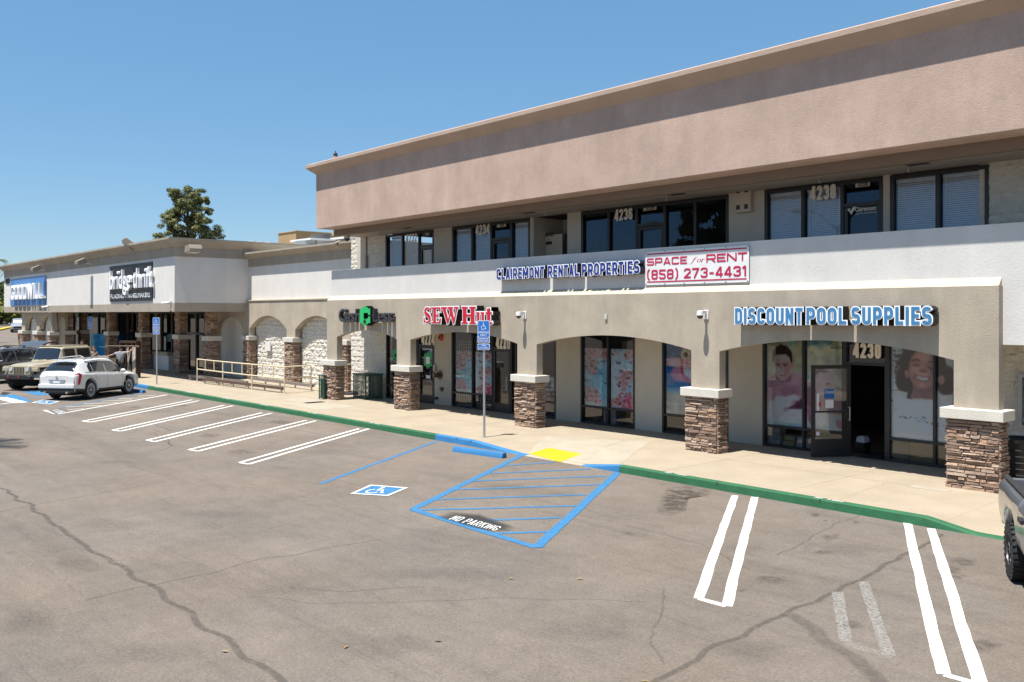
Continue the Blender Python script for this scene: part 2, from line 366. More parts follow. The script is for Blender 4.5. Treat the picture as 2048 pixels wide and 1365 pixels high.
def strokepoly(pts, closed, w, ext=0):
    P = [Vector(p) for p in pts]; n = len(P); L = []; Rr = []
    q = [P[0]]
    for p in P[1:]:
        if (p - q[-1]).length > 1e-4: q.append(p)
    P = q; n = len(P)
    if not closed and ext: P[0] = P[0] - (P[1] - P[0]).normalized() * ext; P[-1] = P[-1] + (P[-1] - P[-2]).normalized() * ext
    for i, p in enumerate(P):
        a = P[i - 1] if (i or closed) else p; b = P[(i + 1) % n] if (i < n - 1 or closed) else p
        d1 = (p - a).normalized() if (p - a).length > 1e-6 else (b - p).normalized(); d2 = (b - p).normalized() if (b - p).length > 1e-6 else d1
        d = (d1 + d2).normalized(); nn = Vector((-d[1], d[0])); f = 1 / max(.55, d.dot(d1)); L.append(p + nn * w / 2 * f); Rr.append(p - nn * w / 2 * f)
    m = n if closed else n - 1
    return [[L[i], L[(i + 1) % n], Rr[(i + 1) % n], Rr[i]] for i in range(m)]
def blocktext(m, word, fn, aspect, s=.19, gap=.06, grow=0.0, w=1.0, step=0.0, solid=None):
    """fn(u 0..1, v 0..1, w) ; grow widens every stroke; solid = (w0,w1) extrudes"""
    for k, (x, G) in enumerate(blockwords(word, aspect, s, gap)):
        for j, (pts, cl) in enumerate(G):
            ww = w - step * (j + 5 * (k % 2))
            for q in strokepoly(pts, cl, s + 2 * grow, grow):
                q = [((x + p[0]) / aspect, p[1]) for p in q]
                if solid: m.prism(q, lambda a, b: fn(a, b, solid[0]), lambda a, b: fn(a, b, ww * solid[1]))
                else: m.quad(*[fn(a, b, ww) for a, b in q])
# ------------------------------------------------------------------ the lot, pavement, kerb and painted markings
KY = 14.67; SW = .15
mb = MB(); gx = [-1500, -600, -300, -200, -150, -120, -95, -85, 60, 300, 1500]; gy = [-600, -200, 9, 40, 120, 300, 900]
def gz(x): return 0 if x > -90 else min(2.2, (-90 - x) * .026)
vs = [(x, y, gz(x)) for y in gy for x in gx]; nx = len(gx)
mb.add(vs, [(j * nx + i, j * nx + i + 1, (j + 1) * nx + i + 1, (j + 1) * nx + i) for j in range(len(gy) - 1) for i in range(nx - 1)])
lot = obj('parking_lot', mb, M_ASPH, kind='structure')
def lerp(a, b, t): return a + (b - a) * max(0, min(1, t))
def sz(x, y):
    d = 0
    if -18.3 < x < -13.2: d = min(1, (x + 18.3) / 1.9, (-13.2 - x) / 1.05)
    if x > -6.55: d = max(d, .93 * min(1, (x + 6.55) / .75))
    if x > -6.55: t = max(0, min(1, (y - KY) / 2.6))
    else: t = max(0, min(1, (y - KY) / 1.45))
    return SW * (1 - d * (1 - t)) + .006 * d
xs = [-120, -100, -80, -60, -50] + [-48 + .5 * i for i in range(0, 60)] + [-18.3 + .1 * i for i in range(56)] + [-12.5 + .5 * i for i in range(12)] + [-6.55 + .08 * i for i in range(14)] + [-5, -4, -2, 0, 4, 8]
xs = sorted(set(round(x, 3) for x in xs)); ys = [KY + .15, 15.0, 15.3, 15.7, 16.12, 16.6, 17.3, 18.5, 19.6, 21.5]
mb = MB(); nx = len(xs)
mb.add([(x, y, sz(x, y)) for y in ys for x in xs], [(j * nx + i, j * nx + i + 1, (j + 1) * nx + i + 1, (j + 1) * nx + i) for j in range(len(ys) - 1) for i in range(nx - 1)])
walk = obj('sidewalk', mb, M_CONC, kind='structure', smooth=20)
def kerb_run(xa, xb):
    m = MB(); X = [xa] + [x for x in xs if xa < x < xb] + [xb]; n = len(X)
    rows = [[(x, KY - .02, -.02) for x in X], [(x, KY, max(.004, sz(x, KY) - .015)) for x in X], [(x, KY + .02, sz(x, KY) + .002) for x in X], [(x, KY + .152, sz(x, KY + .15) + .003) for x in X], [(x, KY + .152, -.02) for x in X]]
    m.add([p for r in rows for p in r], [(j * n + i, j * n + i + 1, (j + 1) * n + i + 1, (j + 1) * n + i) for j in range(4) for i in range(n - 1)]); return m
kerb = obj('kerb', kerb_run(-120, -75), M_CONC2, kind='structure')
XB0, XB1, XR0, XR1 = -19.85, -13.15, -16.2, -14.3
GK0 = gnd(313, 778)[0]
for a, b_, m, nm in ((-75, -46.5, M_GKERB, 'green_kerb'), (-46.5, GK0, M_BKERB, 'blue_kerb'), (GK0, XB0, M_GKERB, 'green_kerb'), (XB0, XR0, M_BKERB, 'blue_kerb'), (XR1, XB1, M_BKERB, 'blue_kerb'), (XB1, 8, M_GKERB, 'green_kerb'), (XR0, XR1, M_CONC2, 'ramp_lip')):
    obj(nm, kerb_run(a, b_), m, kerb)
# kerb joints and the small stencilled time limits on its top
mb = MB()
for x in (-38, -34.5, -31, -27.6, -24.2, -21.3, -18.9, -18.3, -10.6, -8.4): mb.box(x, x + .012, KY - .008, KY + .154, .01, sz(x, KY) + .004)
obj('kerb_joint', mb, M_DARK, kerb)
mb = MB()
for x in (-41.3, -37.6, -33.9, -30.6, -27.1, -23.3, -11.95, -8.55):
    for s, o, w in (('20', 0, .16), ('MIN', .26, .28)):
        z = sz(x, KY + .08) + .007
        text(mb, s, quadfn((x + o, KY + .05, z), (x + o + w, KY + .05, z), (x + o + w, KY + .125, z), (x + o, KY + .125, z)), .02)
obj('kerb_stencil', mb, M_LINE, kerb)
# yellow tactile pad
c = [gnd(*p, .05) for p in ((1058, 906), (1120, 921), (1164, 912), (1098, 900))]
mb = MB(); vs = []
for j in range(7):
    for i in range(13):
        p = quadfn(*c)(i / 12, j / 6); vs.append((p[0], p[1], sz(p[0], p[1]) + .005))
mb.add(vs, [(j * 13 + i, j * 13 + i + 1, (j + 1) * 13 + i + 1, (j + 1) * 13 + i) for j in range(6) for i in range(12)])
for j in range(14):
    for i in range(26):
        p = quadfn(*c)((i + .5) / 26, (j + .5) / 14); z = sz(p[0], p[1]) + .005
        mb.box(p[0] - .012, p[0] + .012, p[1] - .012, p[1] + .012, z, z + .006)
obj('tactile_pad', mb, M_YEL, walk)
# paler concrete patches and joints of the pavement
mb = MB()
q_ = quadfn(*[gnd(*p, .1) for p in ((1056, 903), (1236, 934), (1300, 889), (1092, 878))]); vs = []
for j in range(21):
    for i in range(25): p = q_(i / 24, j / 20); vs.append((p[0], max(p[1], KY + .16), sz(p[0], max(p[1], KY + .16)) + .004))
mb.add(vs, [(j * 25 + i, j * 25 + i + 1, (j + 1) * 25 + i + 1, (j + 1) * 25 + i) for j in range(20) for i in range(24)])
for X0, X1, Y0, Y1 in ((-31.9, -29.8, 16.2, 17.2), (-30.2, -27.6, 15.4, 17.0), (-7.9, -7.2, 17.0, 17.3)): mb.quad((X0, Y0, .1535), (X1, Y0, .1535), (X1, Y1, .1535), (X0, Y1, .1535))
obj('pale_patch', mb, M_CONC2, walk)
mb = MB()
for x in [-44 + 2.9 * i for i in range(14)]:
    pts = [(x + R.uniform(-.01, .01), y) for y in (KY + .2, 16, 17.2, 18.4, 19.5)]
    for q in stroke(pts, .016): mb.quad(*[(a, b_, sz(a, b_) + .003) for a, b_ in q])
for y in (17.15, 18.3):
    for i in range(40):
        x = -45 + i; 
        if sz(x, y) > .149 and sz(x + 1, y) > .149: mb.quad((x, y, .153), (x + 1, y, .153), (x + 1, y + .012, .153), (x, y + .012, .153))
def crack(mbq, px, z, w=.012, plane=0.0):
    P = [gnd(*p, plane) for p in px]; pts = []
    for a, b_ in zip(P[:-1], P[1:]):
        k = max(2, int((b_ - a).length / .25))
        for i in range(k): q = a.lerp(b_, i / k); pts.append((q[0] + R.uniform(-.03, .03), q[1] + R.uniform(-.03, .03)))
    pts.append(P[-1][:2])
    for q in stroke(pts, w): mbq.quad(*[(a, b_, (sz(a, b_) if plane else 0) + z) for a, b_ in q])
crack(mb, [(1745, 1005), (1775, 958), (1790, 945)], .003, .012, .15); crack(mb, [(1180, 905), (1250, 882), (1310, 873)], .004, .012, .15)
crack(mb, [(1680, 1002), (1720, 985), (1768, 968)], .003, .010, .15)
obj('pavement_joint', mb, pm('joint_dirt', (.36, .29, .21), .95), walk)
# --- painted lines
def line(p0, p1, w, m, z=.004, name='parking_stripe', wob=.006, seg=.3):
    p0 = Vector(p0[:2]); p1 = Vector(p1[:2]); d = p1 - p0; L = d.length; d /= L; nn = Vector((-d[1], d[0])); k = max(2, int(L / seg)); a = []; b_ = []
    o = 0
    for i in range(k + 1):
        o = .88 * o + R.uniform(-wob, wob); q = p0 + d * L * i / k + nn * o; ww = w / 2 * R.uniform(.93, 1.07)
        a.append((*(q + nn * ww), z)); b_.append((*(q - nn * ww), z))
    m.add(a + b_, [(i, i + 1, k + 2 + i, k + 1 + i) for i in range(k)])
def stall(pts, w=.11):
    """hairpin of two stripes closed at the outer end: px of (back a, front a, front b, back b)"""
    m = MB(); a, b_, c_, d_ = [gnd(*p) for p in pts]
    line(a, b_, w, m); line(c_, d_, w, m); line(b_ + (c_ - b_) * .02, c_, w * .8, m, .0045, wob=0)
    obj('parking_stripe', m, M_LINE, lot)
stall([(1470, 992), (1397, 1198), (1453, 1213), (1510, 995)], .13)
stall([(1815, 1047), (1888, 1350), (1962, 1371), (1862, 1058)], .13)
stall([(718, 858), (480, 926), (497, 929), (737, 858)])
stall([(613, 841), (378, 900), (396, 903), (632, 842)])
stall([(524, 826), (294, 881), (309, 884), (543, 827)])
stall([(449, 811), (225, 861), (241, 863), (466, 812)])
stall([(385, 800), (165, 843), (181, 845), (398, 802)])
# blue stall line and the crosshatched aisle
m = MB(); line(gnd(871, 884), gnd(640, 968), .11, m); obj('blue_stripe', m, M_BLINE, lot)
m = MB(); A, B, C_, D = gnd(1046, 910), gnd(826, 1020), gnd(1074, 1096), gnd(1235, 946)
line(A, B, .15, m, .006); line(B, C_, .15, m, .0064); line(C_, D, .17, m, .0068)
for (a, b_) in (((1000, 933), (1108, 925)), ((973, 948), (1182, 939)), ((940, 963), (1213, 953)), ((908, 980), (1198, 970)), ((872, 1000), (1172, 990)), ((832, 1021), (1152, 1012)), ((960, 1042), (1122, 1036)), ((990, 1068), (1095, 1064))): line(gnd(*a), gnd(*b_), .10, m, .005, wob=.008)
obj('crosshatched_aisle', m, M_BLINE, lot)
def gtext(s, px, mat, name, z=.012, bold=.03, par=lot):
    m = MB(); f_ = quadfn(*[gnd(*p, z) for p in px]); blocktext(m, s, lambda u, v, w: f_(u, v), 4.6, .105, .12, 0, 1); return obj(name, m, mat, par)
def blot(px, mat, name, z, plane=0.0, al=1.0):
    """soft-edged patch on the ground: alpha falls off towards its outline"""
    P = [gnd(*p, plane) for p in px]; c0 = sum(P, Vector()) / len(P); n = len(P); m = MB()
    for k0, k1, a0, a1 in ((0, .45, al, al), (.45, .75, al, al * .6), (.75, 1.12, al * .6, 0)):
        for i in range(n):
            q = [c0.lerp(P[i], k0), c0.lerp(P[(i + 1) % n], k0), c0.lerp(P[(i + 1) % n], k1), c0.lerp(P[i], k1)]
            m.col = [a0, a0, a1, a1] if k0 else [a0, a1, a1]; m.quad(*[(a[0], a[1], z) for a in (q if k0 else q[1:])])
    return obj(name, m, mat, lot)
M_BACK = decalmat('blackout_paint', (.035, .035, .035), .85, 3, .12, .3)
blot([(878, 1036), (905, 1026), (960, 1030), (1024, 1054), (1015, 1062), (975, 1063), (930, 1052)], M_BACK, 'blackout_patch', .0085)
gtext('NO PARKING', [(897, 1039), (990, 1062), (1004, 1054), (915, 1031)], M_LINE, 'pavement_lettering')
def access_symbol(px, name='wheelchair_marking'):
    P = [gnd(*p) for p in px]; m = MB(); f = quadfn(*P, up=.006); m.quad(f(0, 0), f(1, 0), f(1, 1), f(0, 1)); o = obj(name, m, M_BLINE, lot)
    m = MB(); f = quadfn(*P, up=.010)
    for q in ([(-.05, -.06), (1.05, -.06), (1.05, .03), (-.05, .03)], [(-.05, .97), (1.05, .97), (1.05, 1.06), (-.05, 1.06)], [(-.05, .035), (.03, .035), (.03, .965), (-.05, .965)], [(.97, .035), (1.05, .035), (1.05, .965), (.97, .965)]): m.quad(*[f(*p) for p in q])
    flat(m, [[(.14 + .7 * x, .06 + .88 * y) for x, y in p] for p in wheelchair()], f); obj('marking_figure', m, M_LINE, o)
access_symbol([(706, 988), (775, 992), (811, 977), (742, 972)])
access_symbol([(66, 806), (98, 809), (116, 804), (86, 801)])
# left accessible bay by the white car
m = MB(); line(gnd(335, 790), gnd(114, 829), .11, m); line(gnd(114, 829), gnd(89, 821), .12, m, .0045)
for a, b_ in (((275, 793), (312, 791)), ((237, 798), (290, 796.5)), ((203, 803), (264, 800.5)), ((168, 808), (237, 806)), ((133, 814), (203, 811.5)), ((135, 820), (168, 817.5))): line(gnd(*a), gnd(*b_), .09, m, .005, wob=.005)
obj('white_aisle', m, M_LINE, lot)
m = MB(); line(gnd(118, 817), gnd(285, 787), .1, m, .0046); line(gnd(100, 790), gnd(62, 783), .9, m, .0042, wob=0); line(gnd(14, 790), gnd(50, 804), .55, m, .0042, wob=0); line(gnd(35, 797), gnd(120, 786), .12, m, .0044); obj('blue_bay_paint', m, M_BLINE, lot)
m = MB(); line(gnd(0, 796), gnd(42, 806), .5, m, .0062, wob=0); line(gnd(0, 809), gnd(35, 805), .12, m, .007); line(gnd(0, 748), gnd(22, 751), .12, m); line(gnd(0, 674), gnd(10, 677), .2, m); line(gnd(0, 685), gnd(12, 694), .2, m); obj('parking_stripe', m, M_LINE, lot)
m = MB(); m.col = [.9] * 4; m.quad(*[tuple(gnd(*p, .007)) for p in ((97, 822), (112, 829), (136, 824), (120, 817.5))]); obj('blackout_patch', m, M_BACK, lot)
m.col = (1, 1, 1)
gtext('NO PARKING', [(101, 822), (115, 828), (133, 824), (118, 818.5)], M_LINE, 'pavement_lettering', .012, .02)
m = MB(); m.col = [.9] * 4; m.quad(*[tuple(gnd(*p, .007)) for p in ((0, 789), (10, 791), (22, 786), (6, 784))]); obj('blackout_patch', m, M_BACK, lot)
# sealed seams, cracks, stains
def seam(px, w, mat=M_SEAM, name='asphalt_seam', z=.003, a=.55):
    P = [gnd(*p) for p in px]; pts = []
    for p, q in zip(P[:-1], P[1:]):
        k = max(2, int((q - p).length / .14))
        for i in range(k): t = p.lerp(q, i / k); pts.append((t[0] + .11 * mnoise.noise(Vector((t[0] * 1.7, t[1] * 1.7, 3))) + .03 * mnoise.noise(Vector((t[0] * 7, t[1] * 7, 5))), t[1] + .11 * mnoise.noise(Vector((t[0] * 1.7, t[1] * 1.7, 9))) + .03 * mnoise.noise(Vector((t[0] * 7, t[1] * 7, 1)))))
    pts.append(tuple(P[-1][:2])); m = MB(); mid = stroke(pts, w); out = stroke(pts, w * 2.1)
    for qm, qo in zip(mid, out):
        m.col = [a] * 4; m.quad(*[(x, y, z) for x, y in qm])
        m.col = [0, 0, a, a]; m.quad(*[(x, y, z) for x, y in (qo[0], qo[1], qm[1], qm[0])]); m.col = [a, a, 0, 0]; m.quad(*[(x, y, z) for x, y in (qm[3], qm[2], qo[2], qo[3])])
    obj(name, m, mat, lot)
seam([(-40, 955), (50, 1005), (130, 1065), (240, 1135), (330, 1190), (420, 1260), (520, 1330), (585, 1400)], .048)
seam([(1240, 1400), (1330, 1350), (1440, 1290), (1540, 1248), (1620, 1205), (1720, 1160), (1800, 1118), (1880, 1068)], .045)
seam([(1580, 1228), (1640, 1272), (1720, 1325), (1790, 1400)], .11, a=.36)
seam([(490, 1196), (620, 1206), (800, 1207), (1000, 1196), (1300, 1205)], .02, a=.25)
seam([(580, 1176), (700, 1182), (850, 1174)], .022, a=.3)
seam([(-20, 1028), (60, 1012), (130, 1000), (330, 965)], .02, a=.4); seam([(160, 1200), (300, 1175), (520, 1120), (760, 1080)], .022, a=.4)
seam([(200, 862), (310, 868), (350, 895)], .02, a=.4); seam([(305, 848), (345, 862)], .02); seam([(336, 880), (342, 893), (320, 902)], .02)
seam([(1250, 1050), (1400, 1090), (1500, 1140)], .018, a=.35); seam([(1330, 1180), (1300, 1290), (1330, 1330)], .02, a=.25)
seam([(1560, 1110), (1650, 1060), (1790, 1000)], .012, a=.6)
blot([(1318, 1008), (1335, 978), (1375, 972), (1420, 980), (1418, 992), (1378, 996), (1372, 1022), (1345, 1031), (1316, 1026)], M_STAIN, 'oil_stain', .0025)
for px, py, rx, ry in ((1900, 1140, 22, 12), (1925, 1125, 30, 10), (1915, 1152, 18, 7), (1630, 1030, 10, 5), (1650, 1043, 7, 3), (1712, 1045, 8, 4), (1258, 1068, 14, 4), (1485, 1182, 9, 3), (420, 872, 26, 5), (480, 905, 30, 6), (700, 830, 22, 3), (270, 815, 14, 2.5), (1965, 1290, 40, 14), (1660, 1075, 20, 7), (415, 793, 14, 3), (360, 812, 22, 3), (560, 845, 26, 4), (1650, 1105, 26, 5), (1540, 1160, 34, 10), (1700, 1250, 30, 8)):
    blot([(px + rx * math.cos(t) * R.uniform(.7, 1.2), py + ry * math.sin(t) * R.uniform(.7, 1.2)) for t in np.linspace(0, 6.28, 12)[:-1]], M_STAIN, 'oil_stain', .0025, al=.42)
for px, py, rx, ry in ((590, 1180, 90, 14), (220, 925, 60, 5), (440, 1030, 90, 10), (230, 1050, 80, 16), (60, 1240, 60, 40), (900, 1150, 160, 16), (1180, 1260, 150, 30), (760, 1290, 180, 26), (300, 1310, 120, 30), (1480, 1100, 60, 14), (1120, 990, 60, 8), (1010, 975, 70, 7), (1700, 1100, 80, 16), (640, 905, 60, 7), (550, 935, 40, 5), (1500, 1300, 90, 24), (150, 1130, 60, 20)):
    blot([(px + rx * math.cos(t) * R.uniform(.6, 1.2), py + ry * math.sin(t) * R.uniform(.6, 1.2)) for t in np.linspace(0, 6.28, 14)[:-1]], M_RUBM, 'tyre_scuff', .0022, al=.22)
# faded stall mark near the right edge
for px, py, qx, qy in ((1675, 1185, 1692, 1285), (1728, 1165, 1780, 1312), (1690, 1288, 1785, 1316)):
    m = MB(); m.col = [.6 if px != 1690 else .3] * 4; line(gnd(px, py), gnd(qx, qy), .13, m, .005); obj('faded_stripe', m, M_WORN, lot)
# loose leaves on the asphalt
m = MB()
for px, py in ((333, 951), (692, 1296), (1022, 1159), (450, 1305), (876, 1284), (1290, 1365), (1160, 1160)):
    p = gnd(px, py); a = R.uniform(0, 6); m.col = R.choice([(.25, .16, .06), (.16, .11, .06), (.28, .22, .09)])
    m.add([(p[0] + .045 * math.cos(a), p[1] + .045 * math.sin(a), .012), (p[0] + .022 * math.cos(a + 1.6), p[1] + .022 * math.sin(a + 1.6), .02), (p[0] - .045 * math.cos(a), p[1] - .045 * math.sin(a), .01), (p[0] - .022 * math.cos(a + 1.6), p[1] - .022 * math.sin(a + 1.6), .018)], [(0, 1, 2, 3)])
obj('fallen_leaves', m, M_VC, label='few dry leaves lying scattered on the open asphalt', cat='leaves', kind='stuff')
# wheel stops
def wheel_stop(p0, p1, label):
    p0 = Vector(p0); p1 = Vector(p1); d = (p1 - p0); L = d.length; t = thing('wheel_stop', label, 'wheel stop', p0, 0, 'blue wheel stops')
    m = MB(); M = Matrix.Translation(p0) @ Matrix.Rotation(math.atan2(d[1], d[0]), 4, 'Z')
    pr = [(-.085, 0), (-.075, .075), (-.045, .125), (.045, .125), (.075, .075), (.085, 0)]
    m.prism(pr, lambda y, z: M @ Vector((0, y, z)), lambda y, z: M @ Vector((L, y, z)))
    obj('stop_bar', m, M_BKERB, t, smooth=30)
    for k in (.18, .82): m = MB(); m.cyl(M @ Vector((L * k, 0, .12)), M @ Vector((L * k, 0, .135)), .025); obj('anchor_pin', m, M_METAL, t)
wheel_stop(gnd(909, 903), gnd(1009, 917), 'long blue wheel stop at the head of the empty blue stall')
wheel_stop(gnd(262, 783.5), gnd(288, 786.5), 'blue wheel stop under the nose of the white car')
# ------------------------------------------------------------------ printed window graphics (painted procedurally into colour attributes)
class Canvas:
    def __init__(s, L, T, Rr, B, nx, bg, bg2=None):
        s.L, s.T, s.R, s.B = L, T, Rr, B; s.nx = nx; s.ny = int(nx * (B - T) / (Rr - L))
        s.x, s.y = np.meshgrid(np.linspace(L, Rr, s.nx), np.linspace(T, B, s.ny)); s.px = (Rr - L) / nx
        t = ((s.y - T) / (B - T))[..., None]; s.c = np.array(bg, float) * (1 - t) + np.array(bg2 or bg, float) * t
        s.rs = np.random.RandomState(int(L + T) % 97)
    def blend(s, a, col): s.c = s.c * (1 - a[..., None]) + np.array(col, float) * a[..., None]
    def ell(s, cx, cy, rx, ry, col, soft=.25, rot=0, al=1):
        a = math.radians(rot); dx = s.x - cx; dy = s.y - cy; u = (dx * math.cos(a) + dy * math.sin(a)) / rx; v = (-dx * math.sin(a) + dy * math.cos(a)) / ry
        d = np.sqrt(u * u + v * v); s.blend(np.clip((1 + soft / 2 - d) / soft, 0, 1) * al, col)
    def poly(s, P, col, soft=6, al=1):
        ins = np.zeros(s.x.shape, bool); dist = np.full(s.x.shape, 1e9); n = len(P)
        for i in range(n):
            x0, y0 = P[i]; x1, y1 = P[(i + 1) % n]
            if y0 != y1: ins ^= ((s.y < y0) != (s.y < y1)) & (s.x < (x1 - x0) * (s.y - y0) / (y1 - y0) + x0)
            L2 = (x1 - x0) ** 2 + (y1 - y0) ** 2; t = np.clip(((s.x - x0) * (x1 - x0) + (s.y - y0) * (y1 - y0)) / max(L2, 1e-6), 0, 1)
            dist = np.minimum(dist, np.hypot(s.x - x0 - t * (x1 - x0), s.y - y0 - t * (y1 - y0)))
        sd = np.where(ins, dist, -dist); s.blend(np.clip(sd / soft + .5, 0, 1) * al, col)
    def line(s, P, w, col, al=1):
        dist = np.full(s.x.shape, 1e9)
        for (x0, y0), (x1, y1) in zip(P[:-1], P[1:]):
            L2 = (x1 - x0) ** 2 + (y1 - y0) ** 2; t = np.clip(((s.x - x0) * (x1 - x0) + (s.y - y0) * (y1 - y0)) / max(L2, 1e-6), 0, 1)
            dist = np.minimum(dist, np.hypot(s.x - x0 - t * (x1 - x0), s.y - y0 - t * (y1 - y0)))
        s.blend(np.clip((w / 2 - dist) / s.px + .5, 0, 1) * al, col)
    def mottle(s, n, cols, r, box, al=.5, soft=.6):
        for _ in range(n):
            rr = s.rs.uniform(*r); s.ell(s.rs.uniform(box[0], box[2]), s.rs.uniform(box[1], box[3]), rr * s.rs.uniform(.6, 1.3), rr * s.rs.uniform(.5, 1.1), cols[s.rs.randint(len(cols))], soft, s.rs.uniform(0, 180), al)
def poster(name, cv, parent, x0, x1, z0, z1, Y, u0=0, u1=1, gain=1.0):
    if not hasattr(cv, 'done'):
        cv.done = True; k = cv.c.copy(); k[1:-1, 1:-1] = (cv.c[1:-1, 1:-1] * 2 + cv.c[:-2, 1:-1] + cv.c[2:, 1:-1] + cv.c[1:-1, :-2] + cv.c[1:-1, 2:]) / 6; lo = np.random.RandomState(5).normal(0, 1, (cv.ny // 7 + 2, cv.nx // 7 + 2)); lo = np.kron(lo, np.ones((7, 7)))[:cv.ny, :cv.nx]
        for _ in range(9): lo[1:-1, 1:-1] = (lo[1:-1, 1:-1] + lo[:-2, 1:-1] + lo[2:, 1:-1] + lo[1:-1, :-2] + lo[1:-1, 2:]) / 5
        cv.c = np.clip(k * (1 + .06 * lo[..., None]) + np.random.RandomState(6).normal(0, 3.0, k.shape[:2])[..., None], 0, 255)
    i0, i1 = int(u0 * (cv.nx - 1)), int(u1 * (cv.nx - 1)) + 1; c = cv.c[:, i0:i1] / 255.0; ny, nx, _ = c.shape
    lin = np.clip(np.where(c <= .04045, c / 12.92, ((c + .055) / 1.055) ** 2.4) * gain, 0, .88)
    X, Z = np.meshgrid(np.linspace(x0, x1, nx), np.linspace(z1, z0, ny)); off = root_loc(parent)
    V = np.stack([X - off[0], np.full(X.shape, Y - off[1]), Z - off[2]], -1).reshape(-1, 3)
    F = [(j * nx + i, (j + 1) * nx + i, (j + 1) * nx + i + 1, j * nx + i + 1) for j in range(ny - 1) for i in range(nx - 1)]
    me = bpy.data.meshes.new(name); me.from_pydata(V.tolist(), [], F); me.materials.append(M_PRINT)
    at = me.color_attributes.new('Col', 'FLOAT_COLOR', 'POINT'); at.data.foreach_set('color', np.concatenate([lin, np.ones((ny, nx, 1))], -1).reshape(-1))
    o = bpy.data.objects.new(name, me); COL.objects.link(o); o.parent = parent; return o
M_PRINT = pm('printed_vinyl', (1, 1, 1), .6, 0, 3, attr=True, spec=.3)
def cv_men():
    c = Canvas(118, 130, 978, 1075, 130, (176, 172, 146), (184, 176, 158))
    c.mottle(40, [(96, 150, 160), (120, 165, 165), (150, 170, 160)], (10, 34), (120, 130, 500, 230), .4); c.mottle(60, [(70, 125, 150), (100, 150, 165)], (8, 30), (550, 130, 820, 220), .5)
    c.mottle(30, [(150, 150, 140), (190, 184, 150)], (20, 60), (550, 230, 980, 450), .35); c.mottle(16, [(90, 140, 170)], (10, 26), (560, 420, 640, 640), .35)
    sk, sd_, lt = (196, 158, 158), (140, 96, 118), (204, 186, 186)
    c.poly([(120, 620), (200, 545), (250, 560), (330, 600), (420, 510), (520, 500), (560, 560), (640, 640), (700, 850), (540, 1000), (120, 950)], (182, 150, 156), 20)
    c.poly([(120, 600), (190, 550), (235, 640), (240, 760), (150, 800), (120, 760)], (176, 142, 150), 20)
    c.poly([(230, 640), (380, 640), (520, 600), (520, 760), (300, 760)], (160, 124, 136), 40, .8)
    c.poly([(545, 640), (650, 640), (700, 720), (980, 700), (980, 900), (640, 900), (545, 840)], (146, 108, 124), 20)
    c.poly([(440, 800), (520, 760), (545, 880), (440, 900)], (110, 66, 92), 16); c.poly([(350, 890), (470, 800), (530, 890)], (104, 64, 88), 14)
    c.poly([(130, 860), (240, 760), (330, 770), (420, 730), (475, 770), (470, 800), (400, 790), (370, 860), (200, 950), (140, 930)], (206, 186, 184), 14)
    c.poly([(120, 955), (300, 900), (520, 880), (640, 900), (980, 930), (980, 1075), (120, 1075)], (190, 184, 188), 14)
    c.poly([(548, 860), (600, 850), (640, 900), (630, 1040), (600, 1050), (560, 980)], (160, 116, 140), 12); c.poly([(880, 960), (960, 970), (960, 1080), (890, 1070)], (166, 120, 140), 14)
    for x in (575, 598, 618): c.line([(x, 930), (x + 6, 1040)], 5, (128, 88, 112))
    c.poly([(120, 1030), (980, 1040), (980, 1075), (120, 1075)], (140, 170, 200), 20, .7)
    c.poly([(195, 520), (260, 560), (390, 520), (400, 480), (380, 600), (290, 620), (230, 590)], (150, 108, 122), 16)
    c.ell(292, 440, 98, 150, (204, 166, 160), .12, -6); c.ell(400, 425, 16, 40, (190, 146, 146), .3); c.ell(250, 500, 44, 60, (218, 184, 178), .6, 0, .7)
    c.poly([(184, 400), (184, 300), (220, 240), (270, 215), (340, 230), (390, 290), (400, 390), (385, 410), (368, 350), (330, 316), (240, 322), (205, 340), (196, 400)], (34, 25, 26), 8)
    c.line([(212, 424), (262, 424)], 9, (96, 66, 62)); c.line([(290, 418), (345, 412)], 9, (96, 66, 62)); c.ell(240, 442, 15, 6, (60, 42, 44), .5); c.ell(318, 434, 15, 6, (60, 42, 44), .5); c.ell(350, 470, 26, 80, (172, 130, 130), .9, 0, .6); c.ell(225, 500, 16, 60, (186, 146, 142), .9, 0, .5)
    c.line([(275, 440), (262, 490), (285, 496)], 7, (160, 116, 116)); c.poly([(240, 508), (285, 520), (332, 506), (314, 542), (268, 550)], (140, 76, 80), 6); c.poly([(247, 512), (285, 523), (326, 511), (306, 534), (268, 538)], (240, 234, 228), 5)
    c.ell(290, 590, 40, 16, (214, 180, 172), .8, 0, .6)
    c.ell(740, 560, 115, 150, (196, 156, 158), .12, 6); c.poly([(630, 520), (640, 470), (700, 445), (760, 460), (800, 480), (760, 490), (700, 486), (650, 520)], (52, 40, 42), 10)
    c.line([(770, 605), (800, 600)], 12, (60, 40, 44)); c.line([(890, 640), (950, 652)], 22, (58, 40, 46)); c.line([(835, 500), (812, 590), (840, 700)], 5, (150, 130, 150))
    return c
